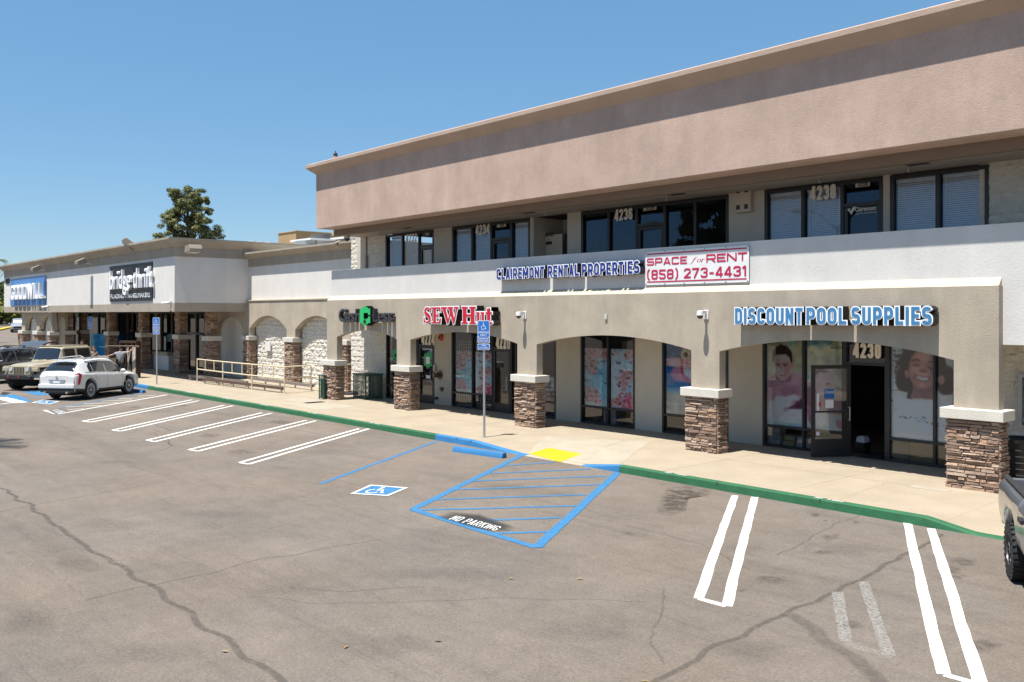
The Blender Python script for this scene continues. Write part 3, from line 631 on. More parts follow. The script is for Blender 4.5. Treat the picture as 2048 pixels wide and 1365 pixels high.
def cv_girl():
    c = Canvas(466, 150, 1112, 1085, 120, (140, 180, 196), (206, 202, 198))
    c.poly([(466, 330), (1112, 330), (1112, 1090), (466, 1090)], (208, 200, 194), 200); c.mottle(30, [(160, 190, 196), (200, 206, 204)], (20, 50), (466, 150, 700, 420), .4)
    hc = (34, 26, 28)
    c.ell(800, 400, 240, 225, hc, .10); c.ell(600, 540, 70, 110, hc, .3); c.ell(1040, 520, 110, 140, hc, .25); c.ell(640, 600, 80, 46, hc, .4)
    rs = c.rs
    for _ in range(110):
        a = rs.uniform(1.6, 5.2); rr = rs.uniform(.94, 1.12); c.ell(800 + 250 * rr * math.cos(a), 410 + 225 * rr * math.sin(a), rs.uniform(7, 18), rs.uniform(7, 18), hc, .5, 0, .75)
    for _ in range(60): c.ell(rs.uniform(500, 600), rs.uniform(250, 600), rs.uniform(4, 10), rs.uniform(4, 10), hc, .5, 0, .7)
    for _ in range(40): c.ell(rs.uniform(600, 1050), rs.uniform(200, 620), rs.uniform(8, 20), rs.uniform(6, 12), (62, 50, 52), .8, 0, .45)
    c.poly([(466, 650), (560, 636), (640, 650), (700, 610), (930, 610), (960, 660), (1112, 640), (1112, 716), (466, 716)], (206, 186, 176), 12)
    c.poly([(700, 560), (920, 560), (930, 700), (690, 700)], (128, 92, 96), 16); c.poly([(655, 600), (705, 600), (680, 704), (640, 700)], (40, 34, 38), 8)
    c.ell(800, 425, 142, 186, (160, 118, 110), .10, 6); c.ell(812, 300, 96, 60, (186, 146, 134), .8, 0, .8); c.ell(800, 440, 60, 60, (196, 158, 146), .9, 0, .6); c.ell(720, 450, 40, 50, (178, 136, 126), .9, 0, .6)
    c.ell(640, 475, 22, 42, (150, 108, 104), .3, -14); c.ell(985, 515, 38, 44, (170, 128, 120), .3, 18); c.ell(890, 400, 26, 110, (112, 80, 80), .9, 0, .5)
    c.line([(690, 352), (735, 334), (768, 346)], 13, (60, 42, 42)); c.line([(850, 358), (900, 350), (925, 372)], 13, (60, 42, 42))
    c.line([(705, 388), (735, 396), (765, 390)], 9, (44, 30, 32)); c.line([(850, 404), (880, 414), (908, 410)], 9, (44, 30, 32))
    c.ell(803, 437, 44, 20, (132, 94, 90), .5); c.ell(790, 448, 9, 6, (70, 46, 46), .5); c.ell(822, 450, 9, 6, (70, 46, 46), .5)
    c.poly([(718, 478), (760, 490), (810, 496), (866, 492), (876, 510), (840, 540), (790, 540), (744, 524)], (104, 58, 60), 8); c.poly([(735, 488), (800, 502), (862, 502), (838, 526), (790, 530), (752, 516)], (240, 234, 226), 6)
    c.line([(740, 512), (800, 528), (850, 516)], 4, (190, 176, 170)); c.ell(790, 572, 46, 18, (186, 148, 138), .9, 0, .6)
    c.poly([(466, 716), (1112, 716), (1112, 1090), (466, 1090)], (212, 208, 206), 8); c.line([(470, 638), (580, 632)], 8, (80, 70, 80), .7); c.line([(640, 700), (690, 706)], 10, (40, 36, 44))
    for _ in range(60):
        x = rs.uniform(560, 1010); c.ell(x, 872 + (x - 560) * .15 + rs.uniform(-16, 16), rs.uniform(4, 24), rs.uniform(2, 5), (58, 62, 82), .6, 8, .8)
    c.ell(810, 874, 30, 14, (58, 62, 82), .4, 0, .6); c.line([(470, 732), (500, 738)], 12, (70, 76, 96)); c.mottle(18, [(190, 192, 200), (222, 218, 212)], (30, 70), (466, 760, 1112, 1080), .3)
    return c
def cv_swim():
    c = Canvas(138, 30, 1010, 1035, 110, (40, 92, 128), (170, 164, 152)); rs = c.rs
    c.poly([(138, 30), (1010, 30), (1010, 560), (138, 560)], (34, 84, 122), 60)
    for _ in range(90): c.ell(rs.uniform(138, 1010), rs.uniform(30, 330), rs.uniform(14, 60), rs.uniform(3, 9), [(120, 160, 176), (18, 50, 86), (190, 200, 196), (60, 120, 150)][rs.randint(4)], .5, rs.uniform(-12, 12), .6)
    c.poly([(138, 480), (1010, 480), (1010, 740), (138, 740)], (40, 104, 150), 80); c.poly([(138, 720), (1010, 720), (1010, 1035), (138, 1035)], (172, 166, 156), 160); c.ell(240, 700, 200, 60, (54, 140, 176), .9, 0, .5)
    sk = (186, 140, 150)
    c.poly([(138, 340), (260, 320), (380, 330), (420, 440), (340, 470), (240, 440), (138, 430)], (196, 152, 152), 14); c.poly([(190, 520), (240, 450), (330, 440), (420, 520), (700, 560), (800, 700), (500, 640), (240, 600)], (168, 120, 142), 14)
    c.poly([(350, 380), (760, 380), (720, 600), (480, 590), (380, 540)], (206, 176, 176), 18); c.poly([(335, 330), (365, 330), (360, 500), (400, 560), (380, 560), (325, 500)], (160, 54, 62), 8)
    for k in range(5): c.ell(345 - k * 4, 370 + k * 36, 7, 7, (230, 190, 186), .4)
    c.ell(500, 250, 160, 210, (196, 150, 146), .12); c.poly([(350, 250), (330, 130), (380, 40), (640, 40), (660, 150), (620, 110), (460, 96), (370, 160)], (92, 48, 44), 16); c.poly([(250, 280), (340, 290), (350, 320), (270, 310)], (80, 44, 44), 12, .8)
    c.line([(430, 285), (480, 290)], 14, (60, 46, 40))
    for x in (395, 530): c.ell(x, 278, 56, 52, (216, 200, 150), .12); c.ell(x, 282, 34, 34, (84, 58, 52), .2)
    c.ell(450, 345, 34, 14, (170, 120, 120), .6); c.line([(395, 376), (450, 392), (520, 384)], 9, (130, 56, 62))
    c.poly([(440, 780), (500, 760), (560, 960), (480, 960), (380, 960), (390, 930)], (150, 116, 140), 16); c.poly([(945, 560), (1010, 560), (1010, 760), (960, 700)], (130, 96, 140), 16)
    return c
def cv_blossom(seed):
    c = Canvas(118, 240, 830, 1095, 150, (158, 196, 208), (192, 206, 224)); rs = c.rs = np.random.RandomState(seed)
    c.ell(560, 600, 150, 420, (212, 214, 226), 1.0, 0, .8); c.ell(330, 760, 120, 260, (128, 192, 210), 1.0, 0, .7)
    pk = [(216, 160, 164), (226, 182, 184), (200, 134, 142), (214, 186, 192), (200, 166, 160), (234, 214, 212), (222, 204, 190)]; gn = [(120, 112, 60), (96, 84, 50), (150, 120, 70)]
    def cluster(x, y, rx, ry, n, hot=0):
        for _ in range(n):
            a = rs.uniform(0, 6.28); q = rs.uniform(0, 1) ** .6; px = x + rx * q * math.cos(a); py = y + ry * q * math.sin(a); r = rs.uniform(14, 30)
            col = (226, 92, 140) if rs.rand() < hot else pk[rs.randint(7)]
            if rs.rand() < .16: c.ell(px, py, r * .9, r * .4, gn[rs.randint(3)], .4, rs.uniform(0, 180), .9)
            else: c.ell(px, py, r, r * .75, col, .35, rs.uniform(0, 180), .9); c.ell(px, py, r * .3, r * .3, (170, 90, 100), .6, 0, .6)
    cluster(260, 300, 170, 90, 110); cluster(200, 480, 110, 150, 100); cluster(400, 330, 60, 90, 30); cluster(200, 930, 110, 110, 80, .1); cluster(270, 1010, 60, 50, 25, .2)
    cluster(760, 320, 90, 80, 60); cluster(530, 300, 60, 40, 18); cluster(740, 620, 110, 80, 80); cluster(640, 700, 80, 130, 70); cluster(700, 980, 150, 120, 130, .18); cluster(520, 1020, 60, 70, 40); cluster(770, 1000, 60, 70, 40, .7)
    for x, y, s_, col in ((370, 435, 26, (70, 36, 48)), (245, 430, 20, (90, 50, 44)), (262, 625, 26, (86, 20, 44)), (272, 540, 18, (80, 40, 40)), (368, 615, 20, (30, 90, 100)), (402, 748, 22, (30, 74, 96)), (146, 515, 22, (44, 44, 84)), (142, 730, 20, (70, 50, 50)), (582, 445, 30, (80, 30, 60)), (622, 555, 28, (104, 30, 66)), (760, 430, 26, (60, 50, 100)), (720, 655, 22, (60, 50, 40)), (748, 768, 20, (110, 30, 50)), (594, 775, 22, (60, 40, 40))):
        for sg in (-1, 1): c.poly([(x, y), (x + sg * s_, y - s_ * .9), (x + sg * s_ * .95, y - s_ * .1), (x + sg * s_ * .5, y + s_ * .6)], col, 4)
    return c
# ------------------------------------------------------------------ shared building pieces
def stones(m, x0, x1, y0, y1, z0, z1, faces='FR', row=.056, seed=0, big=1.15):
    rs = random.Random(seed)
    tones = [(.34, .225, .155), (.27, .175, .125), (.40, .285, .205), (.24, .16, .12), (.45, .34, .26), (.32, .23, .175), (.21, .14, .11), (.38, .25, .175), (.36, .265, .205)]
    m.col = (.16, .11, .085); m.box(x0 + .01, x1 - .01, y0 + .01, y1 - .01, z0, z1)
    for fc in faces:
        L = (x1 - x0) if fc in 'FB' else (y1 - y0); z = z0
        while z < z1 - .012:
            h = min(rs.uniform(.6, 1.35) * row, z1 - z); p = -.012
            while p < L:
                w = rs.uniform(.09, .38) * big; q = min(p + w, L + .012)
                if L + .012 - q < .05: q = L + .012
                t = rs.choice(tones); k = rs.uniform(.82, 1.15); m.col = tuple(min(.8, v * k) for v in t); d = rs.uniform(.008, .065)
                j = lambda: rs.uniform(-.008, .008)
                a0, a1 = p + .004, q - .004; b0, b1 = z + .003, z + h - .003
                if fc == 'F': f = lambda a, b, o: (x0 + a, y0 - o, b)
                elif fc == 'B': f = lambda a, b, o: (x0 + a, y1 + o, b)
                elif fc == 'R': f = lambda a, b, o: (x1 + o, y0 + a, b)
                else: f = lambda a, b, o: (x0 - o, y0 + a, b)
                base = [f(a0, b0, -.01), f(a1, b0, -.01), f(a1, b1, -.01), f(a0, b1, -.01)]
                top = [f(a0 + .006, b0 + .006 + j(), d + j()), f((a0 + a1) / 2, b0 + .006 + j(), d + j()), f(a1 - .006, b0 + .006, d + j()), f(a1 - .006, b1 - .006, d * .8 + j()), f((a0 + a1) / 2, b1 - .005 + j(), d * .85 + j()), f(a0 + .006, b1 - .006 + j(), d * .8 + j())]
                m.add(base + top, [(0, 1, 6, 5, 4), (1, 2, 7, 6), (2, 3, 9, 8, 7), (3, 0, 4, 9), (4, 5, 8, 9), (5, 6, 7, 8)])
                p = q
            z += h
def rockface(m, x0, x1, z0, z1, Y, amp=.05, res=.05, side=0, seed=3, bw=.42, bh=.21):
    """split-face block: a displaced sheet with sunk joints"""
    nx = max(3, int((x1 - x0) / res)); nz = max(3, int((z1 - z0) / res)); vs = []
    for j in range(nz + 1):
        for i in range(nx + 1):
            x = x0 + (x1 - x0) * i / nx; z = z0 + (z1 - z0) * j / nz; row = int(z / bh)
            d = mnoise.noise(Vector((x * 4.5, seed + row * 7.3, z * 4.5))) * .6 + mnoise.noise(Vector((x * 13, seed + 9, z * 13))) * .5 + mnoise.noise(Vector((x * 31, seed, z * 31))) * .3
            jz = min(z % bh, bh - z % bh); xx = (x + (row % 2) * bw / 2) % bw; jx = min(xx, bw - xx); e = min(jz, jx * .9)
            k = min(1, e / .045)
            vs.append((x, Y - max(0, amp * (.35 + d)) * k - .004, z))
    m.add(vs, [(j * (nx + 1) + i, j * (nx + 1) + i + 1, (j + 1) * (nx + 1) + i + 1, (j + 1) * (nx + 1) + i) for j in range(nz) for i in range(nx)])
def frame(m, x0, x1, z0, z1, Y, vx=(), hz=(), w=.055, d=.10):
    """aluminium frame: jambs, head, sill, mullions at vx, rails at hz; pieces butt end to end"""
    m.box(x0, x0 + w, Y - d / 2, Y + d / 2, z0, z1); m.box(x1 - w, x1, Y - d / 2, Y + d / 2, z0, z1)
    cuts = [x0 + w] + sorted(vx) + [x1 - w]
    for v in vx: m.box(v - w / 2, v + w / 2, Y - d / 2 + .004, Y + d / 2 - .004, z0 + w, z1 - w)
    m.box(x0 + w, x1 - w, Y - d / 2, Y + d / 2, z1 - w, z1); m.box(x0 + w, x1 - w, Y - d / 2, Y + d / 2, z0, z0 + w)
    for h, a, b in hz: m.box(a, b, Y - d / 2 + .008, Y + d / 2 - .008, h - w / 2, h + w / 2)
def pane(parent, x0, x1, z0, z1, Y, mat=None, name='glass_pane'):
    m = MB(); m.quad((x0, Y, z0), (x1, Y, z0), (x1, Y, z1), (x0, Y, z1)); return obj(name, m, mat or M_GLASS, parent, recalc=False)
def blinds(parent, x0, x1, z0, z1, Y, tilt=.010):
    m = MB(); n = int((z1 - z0) / .046); m.box(x0, x1, Y - .02, Y + .03, z1 - .05, z1)
    for i in range(n):
        z = z1 - .07 - i * .046
        if z < z0: break
        m.add([(x0, Y - .010, z - .020), (x1, Y - .010, z - .020), (x1, Y + .008, z + .021), (x0, Y + .008, z + .021)], [(0, 1, 2, 3)])
    for k in (.08, .92): m.box(lerp(x0, x1, k) - .012, lerp(x0, x1, k) + .012, Y - .024, Y - .021, z0, z1)
    return obj('window_blind', m, pm('blind_slats', (.80, .80, .80), .6, .03, 4), parent)
def digits(parent, s, px, Y, mat, name='door_number', bold=.035):
    """px = (left, top, right, bottom) on plane Y"""
    m = MB(); x0, x1 = xY(px[0], Y), xY(px[2], Y); zt = zY(px[0], px[1], Y); zb = zY(px[0], px[3], Y); blocktext(m, s, wallfn(x0, x1, zb, zt, Y, .004), (x1 - x0) / (zt - zb), .20, .08, 0, 1, .1) if s != 'A' else text(m, s, wallfn(x0, x1, zb, zt, Y), bold); return obj(name, m, mat, parent)
# ------------------------------------------------------------------ two-storey building
YA, YP, YS, YF = 17.72, 17.91, 19.65, 17.25      # arcade face, balcony parapet, shopfronts, roof fascia
BX0, BX1 = -31.05, 3.0
bld = thing('two_storey_building', 'long two-storey stucco building with stone-footed arcade and pinkish roof fascia', 'building', (-18, 19, 0))
ARCH = [(-30.30, -26.24, 2.85), (-25.41, -19.91, 2.865), (-19.07, -13.55, 2.875), (-12.73, -7.35, 2.88)]
ZC = 1.66
poly = [(BX0, ZC), (BX0, 3.97), (-6.54, 3.97), (-6.54, ZC)]
for x0, x1, zt in reversed(ARCH): poly += [(x1, ZC)] + arc_pts(x0, x1, 2.565, zt, 22)[::-1] + [(x0, ZC)]
m = MB(); m.prismY(poly, YA, YA + .24); obj('arcade_wall', m, M_TAN, bld)
m = MB(); L = [(BX0, YA, 3.972), (-6.54, YA, 3.972), (-6.56, YP, 4.135), (BX0, YP, 4.135)]
m.quad(*L); m.quad((-6.54, YA, 3.972), (-6.56, YP, 4.135), (-6.56, YP, 3.972)); obj('ledge', m, M_CREAM, bld)
m = MB(); m.box(BX0 + .02, -6.545, YP, YP + .22, 3.97, 5.13); m.box(-6.545, BX1, YP, YP + .22, 2.875, 5.13); obj('balcony_parapet', m, M_WHITE, bld)
for k, (xa, xb) in enumerate(((-30.66, -29.92), (-26.20, -25.30), (-19.88, -19.02), (-13.62, -12.72), (-7.42, -6.50))):
    if k == 0: xa, xb = -31.12, -30.22
    m = MB(); stones(m, xa, xb, YA - .10, YA + .26, SW - .02, 1.47, 'FRLB', seed=11 + k); p = obj('stone_pillar', m, M_STONE, bld)
    m = MB(); m.box(xa - .11, xb + .11, YA - .21, YA + .37, 1.465, 1.665); obj('pillar_cap', m, M_CAP, p, bevel=.012)
# slab, balcony floor and soffits
m = MB(); m.box(BX0 + .25, BX1, YP + .22, 21.5, 2.95, 3.45); obj('floor_slab', m, M_PIER, bld)
m = MB(); m.box(BX0, BX1, YF, YF + .75, 6.725, 8.81); obj('roof_fascia', m, M_PINK, bld)
m = MB(); m.box(BX0 + .02, BX1, YF + .752, YF + 1.0, 6.50, 6.95); obj('soffit_beam', m, M_BROWN, bld)
m = MB(); m.box(-31.6, BX1, YF + 1.0, YS + .1, 6.56, 6.7); obj('soffit', m, M_CEIL, bld)
m = MB(); m.box(BX0 + .6, BX1, YF + .75, 34, 8.2, 8.6); obj('flat_roof', m, M_PINKL, bld)
CO = .30   # cornice, mitred at the left end
m = MB(); pr = [(0, 8.81), (-CO, 9.05), (-CO, 9.16), (-CO + .10, 9.21), (.5, 9.21), (.5, 8.81)]
a = [(BX0 + min(0, y) if y < 0 else BX0, YF + y, z) for y, z in pr]; b = [(BX1, YF + y, z) for y, z in pr]; n = len(pr)
m.add(a + b, [(i, (i + 1) % n, n + (i + 1) % n, n + i) for i in range(n)] + [tuple(range(n))])
pr2 = [(0, 8.81), (-CO, 9.05), (-CO, 9.16), (-CO + .10, 9.21), (.5, 9.21), (.5, 8.81)]
a = [(BX0 + x, YF + min(x, 0), z) for x, z in pr2]; b = [(BX0 + x, 32, z) for x, z in pr2]; m.add(a + b, [(i, i + 1, n + i + 1, n + i) for i in range(4)])
obj('cornice', m, M_PINKL, bld)
m = MB(); m.box(BX0, BX0 + .3, YF + .75, 32, 6.725, 8.81); obj('side_fascia', m, M_PINK, bld)
# walls between the shopfronts
X = lambda px: xY(px, YS)
XR = X(703)
for a, b in ((870, 905), (1113, 1163), (1271, 1326), (1458, 1527)): m = MB(); m.box(X(a), X(b), YS - .03, YS + .2, SW, 2.95); obj('shopfront_pier', m, M_PIER, bld)
for q in ((XR, X(774), SW, 6.55, YS, .04, .06, 0, 5), (X(1958), -2.5, SW, 2.95, YS, .05, .05, 0, 8), (X(1979), -2.5, 3.4, 6.56, YS, .05, .06, 0, 9)): m = MB(); rockface(m, *q); obj('split_block_wall', m, M_ROCK, bld)
m = MB(); m.quad((XR, YS, SW), (XR, 30, SW), (XR, 30, 6.6), (XR, YS, 6.6)); m.box(XR, X(772), YS + .02, YS + .2, SW, 6.55); obj('side_wall', m, M_ROCK, bld); m = MB(); m.box(X(1958), BX1, YS + .02, YS + .2, SW, 6.6); obj('side_wall', m, M_ROCK, bld)
for a, b in ((868, 905), (1061, 1067), (1136, 1163), (1458.5, 1530), (1767, 1781)): m = MB(); m.box(X(a), X(b), YS - .02, YS + .25, 3.4, 6.558); obj('upper_wall', m, M_UPPER, bld)
m = MB(); m.box(X(717), X(735), YS - .075, YS - .06, 3.4, 6.558); obj('upper_wall', m, M_UPPER, bld)
m = MB(); m.box(X(1067), X(1067) + .03, YS, YS + 1.3, 3.4, 6.558); m.box(X(1136) - .03, X(1136), YS, YS + 1.3, 3.4, 6.558)
obj('recess_side', m, M_UPPER, bld)
# interior behind the glass: floor, back wall, ceiling
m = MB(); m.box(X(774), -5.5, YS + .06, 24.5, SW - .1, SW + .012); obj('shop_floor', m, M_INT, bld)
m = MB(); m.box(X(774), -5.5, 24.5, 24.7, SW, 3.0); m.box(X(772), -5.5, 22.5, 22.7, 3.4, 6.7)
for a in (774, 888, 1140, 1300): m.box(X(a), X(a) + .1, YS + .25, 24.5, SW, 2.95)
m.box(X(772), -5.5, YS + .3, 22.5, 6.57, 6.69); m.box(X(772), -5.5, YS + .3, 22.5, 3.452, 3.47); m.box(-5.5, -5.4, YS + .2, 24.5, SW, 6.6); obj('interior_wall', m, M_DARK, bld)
# ---- ground floor glazing
ZH = 2.945
YG = YS + .03
def shopfront(px, vpx, hz, label=None):
    m = MB(); frame(m, X(px[0]), X(px[1]), SW, ZH, YS, [X(v) for v in vpx], [(h, X(a), X(b)) for h, a, b in hz]); o = obj('shop_window', m, M_BLACK, bld, label=label)
    pane(o, X(px[0]) + .05, X(px[1]) - .05, SW + .05, ZH - .05, YG); return o
def door(pa, pb, zt, glass=True):
    x0, x1 = X(pa), X(pb); m = MB(); frame(m, x0, x1, SW + .01, zt, YS - .012, w=.085, d=.06); m.box(x0 + .085, x1 - .085, YS - .035, YS + .012, SW + .095, SW + .30); o = obj('shop_door', m, M_BLACK, bld)
    pane(o, x0 + .08, x1 - .08, SW + .3, zt - .08, YS - .006)
    m = MB(); xh = x1 - .12; m.tube([(xh, YS - .05, .95), (xh, YS - .10, .95), (xh, YS - .10, 1.35), (xh, YS - .05, 1.35)], .012); obj('door_handle', m, M_METAL, o); return o
DZ = 2.27
w1 = shopfront((774, 870), (826, 838), [(.66, 774, 826), (DZ + .03, 838, 868)]); d1 = door(840, 869, DZ)
w2 = shopfront((905, 1034), (946, 986, 1024), [(.66, 907, 986), (.66, 1024, 1032), (DZ + .03, 987, 1024)]); d2 = door(988.5, 1022, DZ)
w2b = shopfront((1036, 1113), (), [(.66, 1038, 1111)])
w3 = shopfront((1163, 1271), (1217,), [(.66, 1165, 1269)])
w4 = shopfront((1326, 1458), (1394,), [(.66, 1328, 1456)])
w5 = shopfront((1527, 1690), (1608,), [(.66, 1529, 1688)])
m = MB(); x0, x1 = X(1690), X(1776); m.box(x0, x0 + .055, YS - .05, YS + .05, SW, ZH); m.box(x1 - .055, x1, YS - .05, YS + .05, SW, ZH); m.box(x0 + .055, x1 - .055, YS - .05, YS + .05, DZ, DZ + .07); m.box(x0 + .055, x1 - .055, YS - .05, YS + .05, ZH - .055, ZH); w6 = obj('door_frame', m, M_BLACK, bld)
pane(w6, x0 + .05, x1 - .05, DZ + .05, ZH - .05, YG)
w7 = shopfront((1776, 1958), (1870,), [(.66, 1778, 1956)])
M_NUM = pm('ivory_vinyl', (.72, .66, .56), .7, .03)
YN = YS - .055
digits(d1, '4224', (843, 664, 869, 690), YN, M_NUM); digits(d2, '4228', (992, 670, 1020, 698), YN, M_NUM); digits(w6, '4230', (1706, 686, 1762, 716), YN, M_NUM)
# open door leaf, swung out over the pavement
hx = X(1704); M = Matrix.Translation((hx, YS - .07, 0)) @ Matrix.Rotation(math.radians(180 + 56), 4, 'Z')
m = MB()
for a in ((0, .085, SW + .02, DZ), (.865, .95, SW + .02, DZ), (.085, .865, DZ - .085, DZ), (.085, .865, SW + .02, SW + .42), (.085, .865, 1.18, 1.215)): m.box(a[0], a[1], -.025, .025, a[2], a[3], M)
leaf = obj('open_door', m, M_BLACK, bld)
m = MB(); m.quad(*[M @ Vector(p) for p in ((.08, 0, .5), (.87, 0, .5), (.87, 0, DZ - .08), (.08, 0, DZ - .08))]); obj('glass_pane', m, M_GLASS, leaf)
def on_leaf(name, u0, u1, z0, z1, mat, txt=None, tmat=None):
    m = MB(); m.quad(*[M @ Vector(p) for p in ((u0, .014, z0), (u1, .014, z0), (u1, .014, z1), (u0, .014, z1))]); o = obj(name, m, mat, leaf)
    if txt: return txt
M_SIGNB = pm('sign_blue', (.02, .13, .42), .5, .03); M_PAPER = pm('paper', (.72, .70, .74), .8, .03)
on_leaf('closed_sign', .40, .64, 1.50, 1.72, M_SIGNB); on_leaf('paper_notice', .42, .62, 1.28, 1.47, M_PAPER); on_leaf('sticker', .77, .83, 1.22, 1.62, M_PAPER); on_leaf('small_sticker', .72, .78, 1.32, 1.42, pm('red_sticker', (.5, .06, .05), .6, .02)); on_leaf('lower_sticker', .76, .84, .66, .74, M_PAPER)
m = MB(); text(m, 'Closed', lambda u, v, w: M @ Vector((.63 - .22 * u, .018, 1.62 + .07 * v)), .01); obj('sign_lettering', m, M_WPAINT, leaf)
m = MB(); m.quad(*[M @ Vector(p) for p in ((.72, .014, .84), (.60, .014, .98), (.72, .014, 1.12), (.84, .014, .98))]); obj('diamond_sticker', m, pm('diamond_film', (.55, .56, .55), .6, .02), leaf)
m = MB(); m.tube([M @ Vector(p) for p in ((.06, .03, 1.0), (.06, .08, 1.0), (.06, .08, 1.3), (.06, .03, 1.3))], .014); obj('door_handle', m, M_METAL, leaf)
# posters
YPO = YS + .045
G = 1.9
cv = cv_men(); poster('window_graphic', cv, w5, X(1532), X(1604), .69, ZH - .06, YPO, 0, .465, G); poster('window_graphic', cv, w5, X(1612), X(1688), .69, ZH - .06, YPO, .505, 1, G)
m = MB(); text(m, 'POOL', wallfn(X(1660), X(1676), zY(1660, 691, YS - .06), zY(1660, 684, YS - .06), YS + .02), .005); text(m, 'SEASON', wallfn(X(1660), X(1684), zY(1660, 698.5, YS), zY(1660, 692, YS), YS + .02), .005); obj('poster_lettering', m, M_BLACK, w5)
cv = cv_girl(); poster('window_graphic', cv, w7, X(1777.5), X(1867), .69, ZH - .06, YPO, 0, .69, G); poster('window_graphic', cv, w7, X(1873), X(1904), .69, ZH - .06, YPO, .74, 1, G)
cv = cv_swim(); poster('window_graphic', cv, w4, X(1330), X(1392), .69, ZH - .06, YPO, 0, .47, G); poster('window_graphic', cv, w4, X(1397), X(1456), .69, ZH - .06, YPO, .5, 1, G)
cv = cv_blossom(4); zt = zY(1168, 696, YS); poster('window_graphic', cv, w3, X(1167), X(1214), .69, zt, YPO, 0, .455, 1.35); poster('window_graphic', cv, w3, X(1220), X(1269), .69, zt, YPO, .50, 1, 1.35)
cv = cv_blossom(9); zt = zY(911, 702, YS); poster('window_graphic', cv, w2, X(910), X(943), .69, zt, YPO, 0, .46, 1.35); poster('window_graphic', cv, w2, X(949), X(983.5), .69, zt, YPO, .50, 1, 1.35)
# white wire grid displays behind the fabric shop window
for z0, z1, a, b in [(z0, z1, a, b) for z0, z1 in ((2.06, 2.5), (.22, .62)) for a, b in ((911, 943), (949, 983))]:
        m = MB(); x0, x1 = X(a), X(b); k = 0
        while x0 + k * .1 < x1: m.box(x0 + k * .1, x0 + k * .1 + .014, YS + .10, YS + .114, z0, z1); k += 1
        k = 0
        while z0 + k * .1 < z1: m.box(x0, x1, YS + .112, YS + .125, z0 + k * .1, z0 + k * .1 + .014); k += 1
        obj('wire_display_grid', m, M_WPAINT, w2)
# money-sign stickers of the first shop
M_MGREEN = pm('sign_green', (.02, .36, .10), .5, .03)
def money(cx, cz, w, h):
    """angular C with stubs, as a list of 2D polygons"""
    P = [[(-.5, -.5), (.5, -.5), (.5, -.2), (-.5, -.2)], [(-.5, .2), (.5, .2), (.5, .5), (-.5, .5)], [(-.5, -.2), (-.12, -.2), (-.12, .2), (-.5, .2)], [(.3, .05), (.5, .05), (.5, .2), (.3, .2)], [(.3, -.2), (.5, -.2), (.5, -.05), (.3, -.05)],
         [(-.28, .5), (.28, .5), (.28, .58), (-.28, .58)], [(-.14, .58), (.14, .58), (.14, .68), (-.14, .68)], [(-.28, -.58), (.28, -.58), (.28, -.5), (-.28, -.5)], [(-.14, -.68), (.14, -.68), (.14, -.58), (-.14, -.58)]]
    return [[(cx + w * x, cz + h * y) for x, y in p] for p in P]
def money_sticker(par, px, py, w, h, Y):
    p = pY(px, py, Y); m = MB()
    for q in money(p[0], p[2], w, h): m.quad(*[(a, Y, b) for a, b in q])
    obj('money_sticker', m, M_MGREEN, par)
money_sticker(d1, 856, 721, .48, .44, YS - .02); money_sticker(w1, 791, 711, .4, .36, YS + .02)
m = MB(); text(m, 'Cash', wallfn(X(779), X(798), zY(779, 721, YS), zY(779, 715, YS), YS + .02), .01); obj('window_lettering', m, M_NUM, w1); m = MB(); text(m, '4', wallfn(X(801), X(806), zY(779, 721, YS), zY(779, 715, YS), YS + .02), .01); obj('window_numeral', m, M_NUM, w1)
m = MB(); x = X(853); m.quad((x, YS - .024, 1.60), (x + .24, YS - .024, 1.60), (x + .24, YS - .024, 1.86), (x, YS - .024, 1.86)); obj('paper_notice', m, M_PAPER, d1); m = MB(); m.quad((x, YS - .024, 1.06), (x + .28, YS - .024, 1.06), (x + .28, YS - .024, 1.18), (x, YS - .024, 1.18)); obj('paper_notice', m, M_PAPER, d1)
# ---- upper floor glazing
Z0U, Z1U = 3.45, 6.53
def upper(px, vpx, doors=(), blind=(), num=None):
    m = MB(); frame(m, X(px[0]), X(px[1]), Z0U, Z1U, YS + .02, [X(v) for v in vpx], [(5.96, X(a), X(b)) for a, b in doors], w=.085)
    for a, b in doors: frame(m, X(a) + .02, X(b) - .02, Z0U + .09, 5.90, YS + .02, w=.08, d=.07)
    o = obj('upper_window', m, M_BLACK, bld); pane(o, X(px[0]) + .08, X(px[1]) - .08, Z0U + .08, Z1U - .08, YS + .05, M_GLASSU)
    for a, b in blind: blinds(o, X(a), X(b), Z0U + .4, Z1U - .09, YS + .12)
    return o
u1 = upper((772, 868.5), (805.5, 838.5), [(841, 867)], [(779, 803)]); digits(u1, '4232', (812, 469, 834, 486), YS - .03, M_NUM)
u2 = upper((905, 1061), (944.5, 983, 1023), [(985, 1021)], [(910, 942), (947, 981), (1026, 1059)]); digits(u2, '4234', (951, 451, 979, 471), YS - .03, M_NUM)
u3 = upper((1163, 1458.5), (1218, 1274, 1330, 1391), [(1276, 1328)], []); digits(u3, '4236', (1229, 420, 1265, 443), YS - .03, M_NUM)
u4 = upper((1530, 1767), (1606, 1685), [(1688, 1764)], [(1536, 1602), (1610, 1681)]); digits(u4, '4238', (1620, 374, 1672, 403), YS - .03, M_NUM)
u5 = upper((1781, 1979), (1876,), [], [(1788, 1872), (1881, 1973)])
